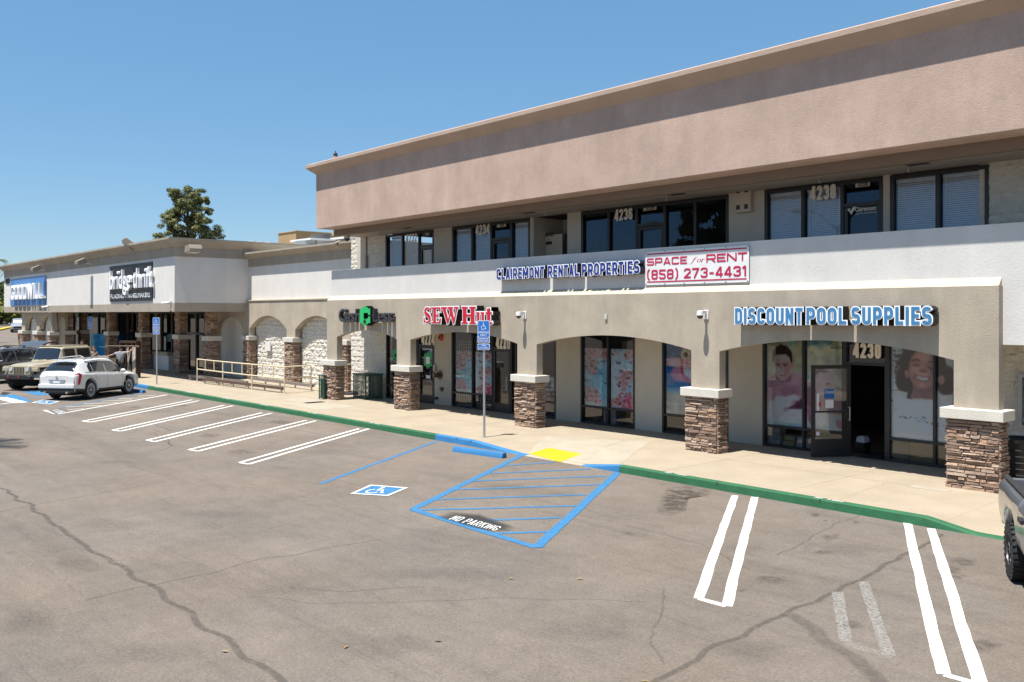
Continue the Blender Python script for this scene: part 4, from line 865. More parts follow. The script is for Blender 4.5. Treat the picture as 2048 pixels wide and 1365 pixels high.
for o, s, px in ((u2, '4234', (1000, 449, 1008, 454)), (u3, '4236', (1293, 415, 1309, 421)), (u4, '4238', (1717, 367, 1736, 374)), (u1, '4232', (851, 467, 858, 471))):
    m = MB(); x0, x1 = X(px[0] - 5), X(px[2] + 5); zt, zb = zY(px[0], px[1] - 1, YS - .03), zY(px[0], px[3] + 1, YS - .03); m.quad((x0, YS - .026, zb), (x1, YS - .026, zb), (x1, YS - .026, zt), (x0, YS - .026, zt)); obj('number_strip', m, M_UPPER if o is not u1 else M_BLACK, o); digits(o, s, px, YS - .03, M_BLACK if o is not u1 else M_NUM, bold=.01)
for o, px in ((u3, (1297, 1309, 448)), ):
    x0, x1 = X(px[0]), X(px[1]); z = zY(px[0], px[2], YS); m = MB(); m.box(x0, x1, YS - .03, YS - .02, z - .05, z + .05); obj('door_plate', m, M_BLACK, o)
m = MB(); text(m, 'Clairemont', wallfn(X(1711), X(1753), zY(1711, 424, YS - .02), zY(1711, 415, YS - .02), YS - .02), .02); text(m, 'RENTAL PROPERTIES', wallfn(X(1712), X(1754), zY(1712, 430, YS - .02), zY(1712, 427, YS - .02), YS - .02), .0)
p = [pY(x, y, YS - .02) for x, y in ((1697, 418), (1702, 427), (1710, 412))]
for q in stroke([(a[0], a[2]) for a in p], .07): m.quad(*[(a, YS - .02, b) for a, b in q])
obj('door_lettering', m, M_NUM, u4)
# recess with the beige door 4236 A, standing ajar
m = MB(); m.box(X(1067), X(1136), YS + 1.3, YS + 1.4, 3.4, 6.56); obj('recess_wall', m, M_UPPER, bld)
m = MB(); xa, xb = xY(1078, YS + .5), xY(1124, YS + .5); m.box(xa, xb, YS + .5, YS + .55, 3.46, 6.0); o = obj('beige_door', m, pm('beige_door_paint', (.56, .47, .36), .6, .04), bld)
digits(o, '4236', (1091, 466, 1106, 474), YS + .495, M_BLACK, bold=.03); digits(o, 'A', (1096, 478, 1099, 482), YS + .495, M_BLACK, bold=.03)
p = pY(1092, 487, YS + .495); m = MB(); m.box(p[0], p[0] + .28, YS + .488, YS + .496, p[2] - .05, p[2] + .05); obj('door_plate', m, M_BLACK, o)
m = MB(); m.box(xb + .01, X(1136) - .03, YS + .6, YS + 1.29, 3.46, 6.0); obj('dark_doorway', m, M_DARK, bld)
# side window at the far right edge, under the parapet
m = MB(); frame(m, X(2040), X(2040) + 1.2, 1.15, 2.25, YS - .02, w=.07, d=.16); o = obj('side_window', m, M_METAL, bld); pane(o, X(2040) + .06, X(2040) + 1.14, 1.2, 2.2, YS - .03)
m = MB(); m.box(X(2040), X(2040) + 1.2, YS + .0, YS + .015, 1.15, 2.25); obj('window_back', m, M_DARK, o)
# ------------------------------------------------------------------ middle wing with blind arches
YL = 20.1; GXC = -43.3; GYF = 16.43
wing = thing('store_wing', 'single-storey white and tan wing with two blind arches between the two larger buildings', 'building', (-38.5, 21, 0))
XLR = -32.6
AL = [(-42.95, -39.0, 2.72, 3.36), (-38.15, -34.2, 2.72, 3.36)]
poly = [(GXC, 2.25), (GXC, 4.09), (XLR - .45, 4.09), (XLR - .45, 2.25)]
for x0, x1, zs, zt in reversed(AL): poly += [(x1, 2.25)] + arc_pts(x0, x1, zs, zt, 16)[::-1] + [(x0, 2.25)]
m = MB(); m.prismY(poly, YL, YL + .28); obj('arcade_wall', m, M_TAN, wing)
m = MB(); m.box(GXC + .01, XLR - .45, YL - .04, YL + .5, 4.092, 4.14); obj('ledge', m, M_CREAM, wing)
m = MB(); rockface(m, GXC, XLR, SW, 3.6, YL + .38, .07, .055, seed=21); obj('split_block_wall', m, M_ROCK, wing)
m = MB(); m.box(GXC, XLR, YL + .12, YL + .5, 4.14, 5.82); o = obj('upper_wall', m, M_GWALL, wing)
m = MB(); m.box(GXC, XLR, YL + .09, YL + .5, 5.82, 6.22); obj('taupe_band', m, M_TAUPE, wing)
def cornice_front(m, x0, x1, Y, zb, zl, zt, d, x0l=None, x1l=None):
    pr = [(0, zb), (-d, zl), (-d, zt), (.4, zt), (.4, zb)]
    a = [((x0l if x0l is not None and y < 0 else x0), Y + y, z) for y, z in pr]; b = [((x1l if x1l is not None and y < 0 else x1), Y + y, z) for y, z in pr]
    m.add(a + b, [(i, (i + 1) % 5, 5 + (i + 1) % 5, 5 + i) for i in range(5)] + [tuple(range(5)), tuple(range(5, 10))[::-1]])
m = MB(); cornice_front(m, GXC, XLR, YL + .09, 6.222, 6.45, 6.53, .34, GXC, XLR + .02); obj('cornice', m, M_TAUPE, wing)
m = MB(); m.box(GXC + .02, XLR - .05, YL + .5, 34, 6.1, 6.3); obj('flat_roof', m, M_GREYP, wing)
for k, (xa, xb, ys_) in enumerate(((-43.55, -42.75, .10), (-39.08, -38.1, .10), (-34.35, -33.3, .10))):
    m = MB(); stones(m, xa + .08, xb - .08, YL - .08, YL + .26, SW, 2.12, 'FRL', .07, 31 + k, 1.2); p = obj('stone_pillar', m, M_STONE, wing)
    m = MB(); m.box(xa - .02, xb + .02, YL - .17, YL + .30, 2.115, 2.33); obj('pillar_cap', m, M_CAP, p, bevel=.015)
p = pY(540, 683, YL + .5); q = pY(550, 702, YL + .5)
m = MB(); m.box(p[0], q[0], YL + .24, YL + .29, q[2], p[2]); obj('notice_board', m, M_WPAINT, label='blank white panel fixed to the rough block wall inside the left blind arch', cat='panel')
# ------------------------------------------------------------------ left store with deep white fascia
GXL = -78.0
store = thing('thrift_store', 'single-storey white thrift store with overhanging fascia and brick-footed pillars', 'building', (-60, 20, 0))
def ushape(m, z0, z1, o=0, t=.35):
    m.box(GXL - o, GXC + o, GYF - o, GYF + t, z0, z1); m.box(GXC - t, GXC + o, GYF + t, YL + 6, z0, z1); m.box(GXL - o, GXL + t, GYF + t, YL + 6, z0, z1)
m = MB(); ushape(m, 3.98, 6.22); obj('fascia', m, M_GWALL, store)
m = MB(); ushape(m, 3.55, 3.978, .012); ushape(m, 6.222, 6.66, .012); obj('taupe_band', m, M_TAUPE, store)
m = MB(); df, ds = .42, .35; zb, zl, zt = 6.662, 7.02, 7.11
F0 = [(GXL, GYF, zb), (GXC, GYF, zb), (GXC, 34, zb), (GXL, 34, zb)]; F1 = [(GXL - ds, GYF - df, zl), (GXC + ds, GYF - df, zl), (GXC + ds, 34, zl), (GXL - ds, 34, zl)]; F2 = [(a, b, zt) for a, b, c_ in F1]
m.add(F0 + F1 + F2, [(0, 1, 5, 4), (1, 2, 6, 5), (3, 0, 4, 7), (4, 5, 9, 8), (5, 6, 10, 9), (7, 4, 8, 11), (8, 9, 10, 11)]); obj('cornice', m, M_TAUPE, store)
m = MB(); m.quad((GXL + .3, GYF + .3, 3.62), (GXC - .3, GYF + .3, 3.62), (GXC - .3, YL + 6, 3.62), (GXL + .3, YL + 6, 3.62)); obj('soffit', m, M_CEIL, store)
YW = 19.95; YQ = 18.9
# right blind arch of the shaded walkway
xa, xb = xY(434, YL), xY(488, YL)
poly = [(xY(422, YL), SW), (xY(422, YL), 3.62), (GXC, 3.62), (GXC, SW), (xb, SW)] + arch_tall(xa, xb, 2.35, 3.32)[::-1] + [(xa, SW)]
m = MB(); m.prismY(poly, YL - .05, YL + .3); obj('arcade_wall', m, M_TAN, store)
m = MB(); m.box(xa - .2, xb + .2, YL + .2, YL + .3, SW, 3.5); obj('block_infill', m, M_BLOCK, store)
m = MB(); m.box(GXC - .3, GXC, YL + .3, 30, SW, 4); obj('side_wall', m, M_BLOCK, store)
# shopfront walls and dark glazing
xw = lambda p: xY(p, YW)
m = MB(); frame(m, xw(127), xw(422), SW, 3.6, YW, [xw(v) for v in (146, 176, 197, 212, 236, 255, 275, 300, 323, 345, 368, 376, 393, 411)], [(2.35, xw(376), xw(411)), (2.35, xw(212), xw(236))], w=.13); o = obj('shop_window', m, M_BLACK, store)
m = MB(); m.quad((xw(127), YW + .04, SW), (xw(422), YW + .04, SW), (xw(422), YW + .04, 3.6), (xw(127), YW + .04, 3.6)); obj('glass_pane', m, M_GLASS, o)
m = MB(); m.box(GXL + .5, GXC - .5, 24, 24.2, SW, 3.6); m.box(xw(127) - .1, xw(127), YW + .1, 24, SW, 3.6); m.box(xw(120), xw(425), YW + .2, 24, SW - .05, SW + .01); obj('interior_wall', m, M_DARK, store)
for a, b in ((298, 349),):
    m = MB(); m.box(xw(a), xw(b), YW - .35, YW - .06, SW, 1.0); obj('low_wall', m, M_WHITE, store); m = MB(); m.box(xw(a), xw(b), YW - .42, YW - .06, 1.002, 1.2); obj('window_sill', m, M_TAUPE, store)
m = MB(); m.quad((xw(317), YW + .3, 1.3), (xw(332), YW + .3, 1.3), (xw(332), YW + .3, 2.2), (xw(322), YW + .3, 2.2)); obj('window_poster', m, pm('pale_blue_card', (.30, .48, .58), .6, .03), o)
m = MB(); m.box(xw(324), xw(343), YW + .3, YW + .9, 1.22, 1.78); obj('display_box', m, pm('brown_card', (.26, .17, .11), .8, .05), o)
xq_ = lambda p: xY(p, 17.62)
for k, (pa, pb, pc) in enumerate(((128, 131, 145), (157, 162, 176), (211, 217, 235), (275, 281, 299), (348.5, 357, 375), (408, 413, 433))):
    Y0 = YQ; xa, xb = xY(pa, Y0), xY(pb, Y0); dep = pX(pc, 650, xb)[1] - Y0; dep = .50; xb = xa + .74
    Y0 = 17.62 if k == 0 else Y0; xa, xb = (xq_(129), xq_(132.5)) if k == 0 else (xa, xb)
    m = MB(); stones(m, xa, xb, Y0, Y0 + dep, SW, 2.05, 'FR', .085, 50 + k, 1.3); p = obj('brick_pillar', m, M_STONE, store)
    m = MB(); m.box(xa - .1, xb + .1, Y0 - .1, Y0 + dep + .1, 2.045, 2.3); obj('pillar_cap', m, M_CAP, p, bevel=.015)
    m = MB(); stones(m, xa + .05, xb - .05, Y0 + .05, Y0 + dep - .05, 2.3, 3.6, 'FR', .10, 60 + k, 1.2); obj('pillar_shaft', m, M_STONE, p)
# left porch with two sunlit arches and a returning side arch
YB = 16.75
xq = lambda p: xY(p, YB)
poly = [(xq(43.5), 2.2), (xq(43.5), 3.55), (xq(104), 3.55), (xq(104), 2.2)]
for a, b in ((81, 103), (52, 72)): poly += [(xq(b), 2.2)] + arch_tall(xq(a - 4), xq(b), 2.45, 3.35)[::-1] + [(xq(a - 4), 2.2)]
poly = [(xq(43.5), 2.2), (xq(43.5), 3.55), (xq(104), 3.55), (xq(104), 2.2), (xq(103), 2.2)] + arch_tall(xq(79), xq(103), 2.4, 3.3)[::-1] + [(xq(73), 2.2)] + arch_tall(xq(50), xq(73.2), 2.4, 3.3)[::-1] + [(xq(49), 2.2)]
m = MB(); m.prismY(poly, YB, YB + .30); obj('porch_wall', m, M_TAN, store)
m = MB(); rockface(m, xq(40), xq(104.5), SW, 3.55, YB + .42, .07, .09, seed=41); obj('split_block_wall', m, M_ROCK, store)
for k, (a, b) in enumerate(((42.5, 49.5), (71.5, 79), (101, 104.6))):
    m = MB(); stones(m, xq(a), xq(b), YB - .1, YB + .4, SW, 2.0, 'FR', .09, 70 + k, 1.3); p = obj('brick_pillar', m, M_STONE, store)
    m = MB(); m.box(xq(a) - .12, xq(b) + .12, YB - .2, YB + .42, 1.995, 2.24); obj('pillar_cap', m, M_CAP, p, bevel=.015)
xr = xq(104.6); YE = 17.72; poly = [(YB + .36, SW), (YB + .36, 3.6), (YE, 3.6), (YE, SW), (YE - .08, SW)] + arch_tall(YB + .38, YE - .08, 2.3, 3.25)[::-1] + [(YB + .38, SW)]
m = MB(); m.prismX(poly, xr - .25, xr); obj('porch_side_wall', m, M_TAUPE, store)
m = MB(); m.quad((xr - .15, YB + .4, SW), (xr - .15, YE - .02, SW), (xr - .15, YE - .02, 3.5), (xr - .15, YB + .4, 3.5)); obj('block_infill', m, M_BLOCK, store)
m = MB(); m.box(GXL + .4, GXC - .4, YW + .3, 33, 3.7, 6.3); obj('flat_roof', m, M_GREYP, store)
# ------------------------------------------------------------------ signs
def letters(name, label, words, Y, depth, mat_face, mat_side, mat_edge=None, bold=.03, edge=.055, cat='sign', off=.02):
    """channel letters: words = (text, px left, top-left, bottom-left, px right, top-right, bottom-right) read on the front plane"""
    t = None
    for s, xl, tl, bl, xr_, tr, br in words:
        Yf = Y - depth; x0, x1 = xY(xl, Yf), xY(xr_, Yf); zt = (zY(xl, tl, Yf) + zY(xr_, tr, Yf)) / 2; zb = (zY(xl, bl, Yf) + zY(xr_, br, Yf)) / 2
        if t is None: t = thing(name, label, cat, (x0, Y, zb))
        h = zt - zb
        if mat_edge is not None:
            e = .068; i = h * e / (1 + 2 * e); hh = h - 2 * i; asp = (x1 - x0 - 2 * i) / hh; fn = wallfn(x0 + i, x1 - i, zb + i, zt - i, Y, depth)
            m = MB(); blocktext(m, s, fn, asp, .19, .13, e, 1 - .012 / depth, .0004 / depth, (off / depth, 1)); obj('letter_returns', m, mat_side, t)
            m = MB(); blocktext(m, s, fn, asp, .19, .13, e, 1, .0004 / depth); obj('letter_outline', m, mat_edge, t)
            m = MB(); blocktext(m, s, fn, asp, .19, .13, 0, 1 + .008 / depth, .0004 / depth); obj('letter_faces', m, mat_face, t)
        else:
            m = MB(); text(m, s, wallfn(x0, x1, zb, zt, Y - off, depth - off - .005), bold, True); obj('letter_returns', m, mat_side, t)
            m = MB(); text(m, s, wallfn(x0, x1, zb, zt, Yf), bold); obj('letter_faces', m, mat_face, t)
    return t
S_NAVY = pm('navy_face', (.012, .03, .20), .4, .04); S_NAVYD = pm('navy_return', (.012, .014, .05), .5, .04); S_BLACK = pm('black_return', (.015, .014, .015), .5, .05)
S_RED = pm('red_face', (.50, .012, .03), .4, .04); S_SKY = pm('pool_blue_face', (.055, .20, .40), .4, .16, 7); S_GREY = pm('charcoal_letters', (.045, .045, .05), .5, .05); S_EDGE = pm('white_face', (.85, .86, .88), .4, .02)
letters('channel_letter_sign', 'raised navy letters with white outline reading CLAIREMONT RENTAL PROPERTIES on the white balcony wall', [('CLAIREMONT', 992.5, 538, 561, 1089.5, 531, 556), ('RENTAL', 1095, 531, 555.5, 1159, 527, 553.5), ('PROPERTIES', 1163, 526, 553, 1280, 521, 549)], YP, .22, S_NAVY, S_NAVYD, S_EDGE, .034, .05)
letters('channel_letter_sign', 'raised blue letters with white outline reading DISCOUNT POOL SUPPLIES over the widest shop entrance', [('DISCOUNT', 1468.5, 614.5, 650, 1607.5, 614, 651.5), ('POOL', 1611, 613.5, 650.5, 1695, 613, 651.5), ('SUPPLIES', 1701, 612.5, 651, 1866, 611.5, 653)], YA, .27, S_SKY, S_BLACK, S_EDGE, .038, .05)
# small serif letters drawn as polygons for the fabric shop sign
def serif_letter(ch):
    B = lambda a, b, c, d: [(a, b), (c, b), (c, d), (a, d)]
    if ch == 'E': return [B(0, 0, .82, .09), B(0, .91, .80, 1), B(.14, .05, .40, .95), B(.4, .45, .60, .55), B(.58, .32, .66, .68), [(.62, .0), (.86, 0), (.90, .32), (.80, .32)], [(.62, 1), (.84, 1), (.86, .70), (.77, .70)]]
    if ch == 'H': return [B(0, 0, .46, .09), B(0, .91, .46, 1), B(.56, 0, 1.02, .09), B(.56, .91, 1.02, 1), B(.10, .05, .36, .95), B(.66, .05, .92, .95), B(.3, .44, .7, .56)]
    if ch == 'W': return [B(-.02, .91, .44, 1), B(.48, .91, .92, 1), B(.98, .91, 1.34, 1), [(.08, .95), (.34, .95), (.56, .22), (.46, 0)], [(.46, 0), (.55, 0), (.80, .72), (.70, .80)], [(.56, .95), (.84, .95), (1.02, .24), (.93, 0)], [(.93, 0), (1.01, 0), (1.24, .95), (1.14, .95)]]
    if ch == 'S':
        c = [(.74, .82), (.60, .93), (.42, .955), (.25, .90), (.17, .76), (.24, .62), (.44, .52), (.62, .42), (.70, .27), (.62, .12), (.44, .05), (.26, .07), (.10, .20)]
        w = [.07, .08, .10, .15, .20, .24, .26, .26, .22, .16, .10, .08, .07]; out = []
        for i in range(len(c) - 1):
            p, q = Vector(c[i]), Vector(c[i + 1]); d = (q - p).normalized(); nn = Vector((-d[1], d[0])); e = d * .02; out.append([p - e + nn * w[i] / 2, q + e + nn * w[i + 1] / 2, q + e - nn * w[i + 1] / 2, p - e - nn * w[i] / 2])
        return out + [B(.70, .68, .80, 1), B(.04, 0, .13, .36)]
    if ch == 'u': return [B(0, .60, .34, .69), B(.44, .60, .80, .69), B(.09, .2, .33, .66), B(.55, .04, .79, .66), [(.09, .22), (.33, .22), (.38, .12), (.48, .10), (.58, .18), (.58, .08), (.42, -.02), (.26, -.01), (.14, .06)], B(.76, 0, .90, .08)]
    if ch == 't': return [B(-.02, .60, .46, .69), B(.10, .14, .33, .90), [(.10, .90), (.33, .92), (.33, .80)], [(.10, .2), (.33, .2), (.38, .11), (.48, .15), (.50, .08), (.36, -.01), (.22, 0), (.13, .06)]]
def grow(p, e):
    c = sum((Vector(q) for q in p), Vector((0, 0))) / len(p); n = len(p); out = []; area = sum(p[i][0] * p[(i + 1) % n][1] - p[(i + 1) % n][0] * p[i][1] for i in range(n)); sg = 1 if area > 0 else -1
    for i in range(n):
        a, b, d = Vector(p[i - 1]), Vector(p[i]), Vector(p[(i + 1) % n]); d1 = (b - a).normalized(); d2 = (d - b).normalized(); n1 = Vector((d1[1], -d1[0])) * sg; n2 = Vector((d2[1], -d2[0])) * sg; v = n1 + n2
        v = v / max(.4, v.length_squared / 2) if v.length > .01 else n1; out.append(b + v * e)
    return out
sew = thing('channel_letter_sign', 'raised red serif letters with white outline reading SEW Hut above the second arch', 'sign', (xY(847, YA), YA, 3.2))
mF, mO, mR = MB(), MB(), MB(); D = .30; Yf = YA - D
for k, (ch, xl, xr_, t_, b_) in enumerate((('S', 848, 862.5, 615, 646.5), ('E', 864, 882.5, 615, 647), ('W', 882.5, 918, 614.5, 647.5), ('H', 923.5, 952.5, 614, 648), ('u', 953, 971, 614, 648.5), ('t', 971.5, 986, 614, 649))):
    L = serif_letter(ch); mx = max(q[0] for p in L for q in p); mn = min(q[0] for p in L for q in p)
    x0, x1 = xY(xl, Yf), xY(xr_, Yf); zt, zb = zY(xl, t_, Yf), zY(xl, b_, Yf); s_ = (x1 - x0) / (mx - mn); h = zt - zb
    W_ = lambda p: [(x0 + (q[0] - mn) * s_, zb + q[1] * h) for q in p]
    for j, p in enumerate(L):
        P = W_(p); e = k * .0011 + j * .0001; mF.quad(*[(a, Yf - .014 - e, b) for a, b in P]); G_ = grow(P, .032)
        mO.quad(*[(a, Yf - .003 - e, b) for a, b in G_]); mR.prismY([tuple(q) for q in G_], YA - .02, Yf + .001 - e)
obj('letter_faces', mF, S_RED, sew); obj('letter_outline', mO, S_EDGE, sew); obj('letter_returns', mR, S_BLACK, sew)
cash = letters('channel_letter_sign', 'raised charcoal letters reading Cash Less with a green money symbol above the leftmost arch', [('Cash', 677, 619, 645, 719.5, 617, 645), ('Less', 745, 618, 644, 783, 618, 645)], YA, .20, S_GREY, S_GREY, None, .012, off=.04)
m = MB(); m2 = MB(); p = pY(730, 632, YA - .30)
hh = zY(730, 612, YA - .3) - zY(730, 650, YA - .3)
for i, q in enumerate(money(p[0], p[2], (xY(742, YA - .3) - xY(720, YA - .3)) * .95, hh * .76)):
    m.quad(*[(a, YA - .305 - i * .0002, b) for a, b in q]); m2.prismY(q, YA - .04, YA - .30 - i * .0002)
obj('money_symbol_return', m2, S_BLACK, cash); ms = obj('money_symbol', m, pm('bright_green_face', (.015, .42, .12), .4, .03), cash)
m = MB(); x0 = xY(726, YA - .31); text(m, '4', wallfn(x0, x0 + .20, zY(726, 649, YA - .31), zY(726, 637, YA - .31), YA - .315), .03); obj('number_four', m, S_BLACK, cash)
# vinyl banner, slightly rippled
ban = thing('vinyl_banner', 'white vinyl banner with crimson SPACE for RENT phone lettering tied to the balcony wall', 'banner', (xY(1291, YP), YP, 4.2))
xb0, xb1 = xY(1291, YP - .03), xY(1498.5, YP - .03); zb0 = (zY(1291, 570.5, YP - .03) + zY(1498, 565, YP - .03)) / 2; zb1 = (zY(1291, 505, YP - .03) + zY(1498, 490, YP - .03)) / 2
def rip(x, z): return .0012 * math.sin(x * 9 + z * 7) * math.sin((z - zb0) / (zb1 - zb0) * math.pi) + .0012 * math.sin(x * 4 - z * 13)
m = MB(); vs = [(lerp(xb0, xb1, i / 40), YP - .04 + rip(lerp(xb0, xb1, i / 40), lerp(zb0, zb1, j / 16)), lerp(zb0, zb1, j / 16)) for j in range(17) for i in range(41)]
m.add(vs, [(j * 41 + i, j * 41 + i + 1, (j + 1) * 41 + i + 1, (j + 1) * 41 + i) for j in range(16) for i in range(40)]); obj('banner_sheet', m, pm('banner_vinyl', (.70, .70, .71), .5, .03, 2, .5, 3), ban, smooth=60)
S_CRIM = pm('crimson_print', (.46, .012, .07), .5, .03)
def bfn(u0, u1, v0, v1, shear=0): return lambda u, v, w: (lambda x, z: (x, YP - .046 + rip(x, z), z))(lerp(xb0, xb1, u0 + (u1 - u0) * u + shear * v), lerp(zb0, zb1, v0 + (v1 - v0) * v))
m = MB()
_bw = (xb1 - xb0) / (zb1 - zb0)
for s_, u0, u1, v0, v1, st in (('SPACE', .02, .43, .58, .80, .20), ('RENT', .615, .985, .585, .815, .20), ('(858) 273-4431', .02, .985, .16, .45, .19)):
    f0 = bfn(u0, u1, v0, v1); blocktext(m, s_, lambda u, v, w: (lambda p: (p[0], p[1] - .002 * (w - 1), p[2]))(f0(u, v, 0)), (u1 - u0) * _bw / (v1 - v0), st, .16, 0, 1, -.12)
for q in (.905, .075):
    for i in range(30): m.quad(*[bfn(0, 1, 0, 1)(a, b, 0) for a, b in ((.02 + .032 * i, q), (.02 + .032 * (i + 1), q), (.02 + .032 * (i + 1), q + .035), (.02 + .032 * i, q + .035))])
# the italic word: f, o, r as thin slanted strokes
def italic(pts, w): return [[(a + b * .16, b) for a, b in p] for p in stroke(pts, w)]
fo = italic([(.40, .98), (.30, 1.0), (.22, .86), (.12, .0), (.06, -.22), (-.04, -.24)], .05) + italic([(.06, .60), (.34, .60)], .04) + italic([(.62 + .13 * math.cos(t), .31 + .29 * math.sin(t)) for t in np.linspace(0, 6.3, 15)], .05) + italic([(.86, .60), (.86, 0)], .06) + italic([(.87, .42), (.97, .57), (1.08, .56)], .05)
for p in fo: m.quad(*[bfn(.465, .585, .61, .76)(min(a, 1.2), b, 0) for a, b in p])
obj('banner_lettering', m, S_CRIM, ban)
for i in range(6):
    for v in (.02, .98): m = MB(); x, y, z = bfn(0, 1, 0, 1)(.01 + .98 * i / 5, v, 0); m.cyl((x, y - .002, z), (x, y + .004, z), .022, n=8); obj('grommet', m, M_METAL, ban)
# left store signs
YG2 = GYF
def panel(name, label, px, mat, d=.05):
    x0, x1 = xY(px[0], YG2 - d), xY(px[2], YG2 - d); zt = (zY(px[0], px[1], YG2 - d) + zY(px[2], px[4], YG2 - d)) / 2; zb = (zY(px[0], px[3], YG2 - d) + zY(px[2], px[5], YG2 - d)) / 2
    t = thing(name, label, 'sign', (x0, YG2, zb)); m = MB(); m.box(x0, x1, YG2 - d, YG2 - .002, zb, zt); obj('sign_panel', m, mat, t); return t, x0, x1, zb, zt
S_BLUE = pm('sign_panel_blue', (.07, .19, .42), .6, .04)
t, x0, x1, zb, zt = panel('panel_sign', 'blue wall panel with deep white letters reading GOODWILL at the far store end', (20.5, 561, 91.5, 612, 551, 609), S_BLUE)
w = x1 - x0; h = zt - zb; yg = YG2 - .30; g0, g1 = xY(21, yg), xY(84, yg); gt = (zY(21, 572, yg) + zY(84, 565, yg)) / 2; gb = (zY(21, 600, yg) + zY(84, 597, yg)) / 2
m = MB(); fn = wallfn(g0, g1, gb, gt, YG2 - .06, .24); blocktext(m, 'GOODWILL', fn, (g1 - g0) / (gt - gb), .17, .14, 0, 1, .002, (0, 1)); obj('sign_letters', m, S_EDGE, t)
t, x0, x1, zb, zt = panel('panel_sign', 'black wall panel with white lowercase letters bridge thrift near the store corner', (219.5, 534, 304, 605, 524, 600.5), S_BLACK)
w = x1 - x0; h = zt - zb; m = MB(); text(m, 'bridge·thrift', wallfn(xY(217.5, YG2 - .24), xY(301, YG2 - .24), zb + .17 * h, zb + .88 * h, YG2 - .06, .14), 0.0, True); obj('sign_letters', m, S_EDGE, t)
m = MB(); text(m, 'FUNDING CHANGEMAKERS', wallfn(x0 + .03 * w, x1 - .04 * w, zb + .09 * h, zb + .21 * h, YG2 - .056), .01); obj('tagline', m, S_EDGE, t)
x0, x1 = xY(8.5, YG2 - .04), xY(18.5, YG2 - .04); m = MB(); text(m, '4222', wallfn(x0 + .3, x1, zY(10, 569, YG2), zY(10, 558, YG2), YG2 - .003, .05), .04, True); obj('number_sign', m, S_BLACK, label='dark raised address numerals 4222 at the left end of the white fascia', cat='number')
# ------------------------------------------------------------------ accessible parking signs on posts
def park_sign(base, label, hgt=3.12, w=.34, hh=.60, lower=True, rz=math.radians(-31), first=True):
    t = thing('parking_sign', label, 'parking sign', base, 0, 'accessible parking signs on posts'); M = Matrix.Rotation(math.radians(31), 4, 'Z')
    m = MB(); m.cyl((0, 0, 0), (0, 0, hgt - .05), .032, n=10); m.cyl((0, 0, 0), (0, 0, .015), .07, n=10); obj('post', m, M_METAL, t, smooth=40, local=True)
    def rr(x0, x1, z0, z1, y, m, r=.03, d=0):
        P = []
        for cx_, cz_, a0 in ((x1 - r, z1 - r, 0), (x0 + r, z1 - r, 90), (x0 + r, z0 + r, 180), (x1 - r, z0 + r, 270)): P += [(cx_ + r * math.cos(math.radians(a0 + k * 22.5)), cz_ + r * math.sin(math.radians(a0 + k * 22.5))) for k in range(5)]
        if d: m.prism(P, lambda a, b: M @ Vector((a, y, b)), lambda a, b: M @ Vector((a, y + d, b)))
        else: m.quad(*[M @ Vector((a, y, b)) for a, b in P])
    z1 = hgt; z0 = hgt - hh; m = MB(); rr(-w / 2, w / 2, z0, z1, -.05, m, d=.012); plate = obj('sign_plate', m, M_WPAINT, t, local=True)
    m = MB(); e = .014; split = z0 + hh * .27; rr(-w / 2 + e, w / 2 - e, split + .006, z1 - e, -.0525, m); rr(-w / 2 + e, w / 2 - e, z0 + e, split - .006, -.0525, m); obj('sign_face', m, M_SIGNB2, plate, local=True)
    m = MB(); F = lambda x0, x1, za, zb: (lambda u, v, w_=0: tuple(M @ Vector((lerp(x0, x1, u), -.056, za + (zb - za) * v))))
    flat(m, [[(a, b) for a, b in p] for p in wheelchair()], F(-.085, .10, z1 - .27, z1 - .03))
    text(m, 'PARKING', F(-w * .43, w * .43, z1 - .345, z1 - .285), .01); text(m, 'ONLY', F(-w * .27, w * .27, split + .02, z1 - .36), .01)
    text(m, 'MINIMUM', F(-w * .38, w * .38, split - .07, split - .025), .01); text(m, 'FINE $250', F(-w * .4, w * .4, z0 + .028, z0 + .075), .01); obj('sign_lettering', m, M_WPAINT, plate, local=True)
    if lower:
        m = MB(); rr(-w / 2, w / 2, z0 - .185, z0 - .02, -.05, m, d=.012); p2 = obj('lower_plate', m, M_WPAINT, t, local=True)
        m = MB(); rr(-w / 2 + e, w / 2 - e, z0 - .185 + e, z0 - .02 - e, -.0525, m); obj('sign_face', m, M_SIGNB2, p2, local=True)
        m = MB(); text(m, 'VAN', F(-w * .2, w * .2, z0 - .09, z0 - .045), .01); text(m, 'ACCESSIBLE', F(-w * .4, w * .4, z0 - .155, z0 - .105), .0); obj('sign_lettering', m, M_WPAINT, p2, local=True)
    m = MB()
    for z in (z1 - .04, z0 + .04): m.cyl(M @ Vector((0, -.060, z)), M @ Vector((0, -.05, z)), .012, n=8)
    obj('bolt', m, M_METAL, plate, local=True); return t
M_SIGNB2 = pm('parking_sign_blue', (.018, .16, .55), .45, .04)
b0 = gnd(968.5, 875, SW); sg = park_sign(b0, 'blue accessible parking sign with van plate in front of the third stone pillar')
def sign_copy(base, s, label, rz=0):
    c = copy_tree(sg); c.location = base; c.scale = (1, 1, 1); c.rotation_euler = (0, 0, rz); c['label'] = label; return c
sign_copy(gnd(313.5, 769, SW), 1, 'blue accessible parking sign by the kerb ahead of the white car', math.radians(4))
sign_copy(gnd(181, 734, SW), 1, 'blue accessible parking sign in front of the tall blue kiosk', math.radians(4))
sign_copy(gnd(66, 712, SW), 1, 'blue accessible parking sign before the sunlit arches at the store end', math.radians(4))
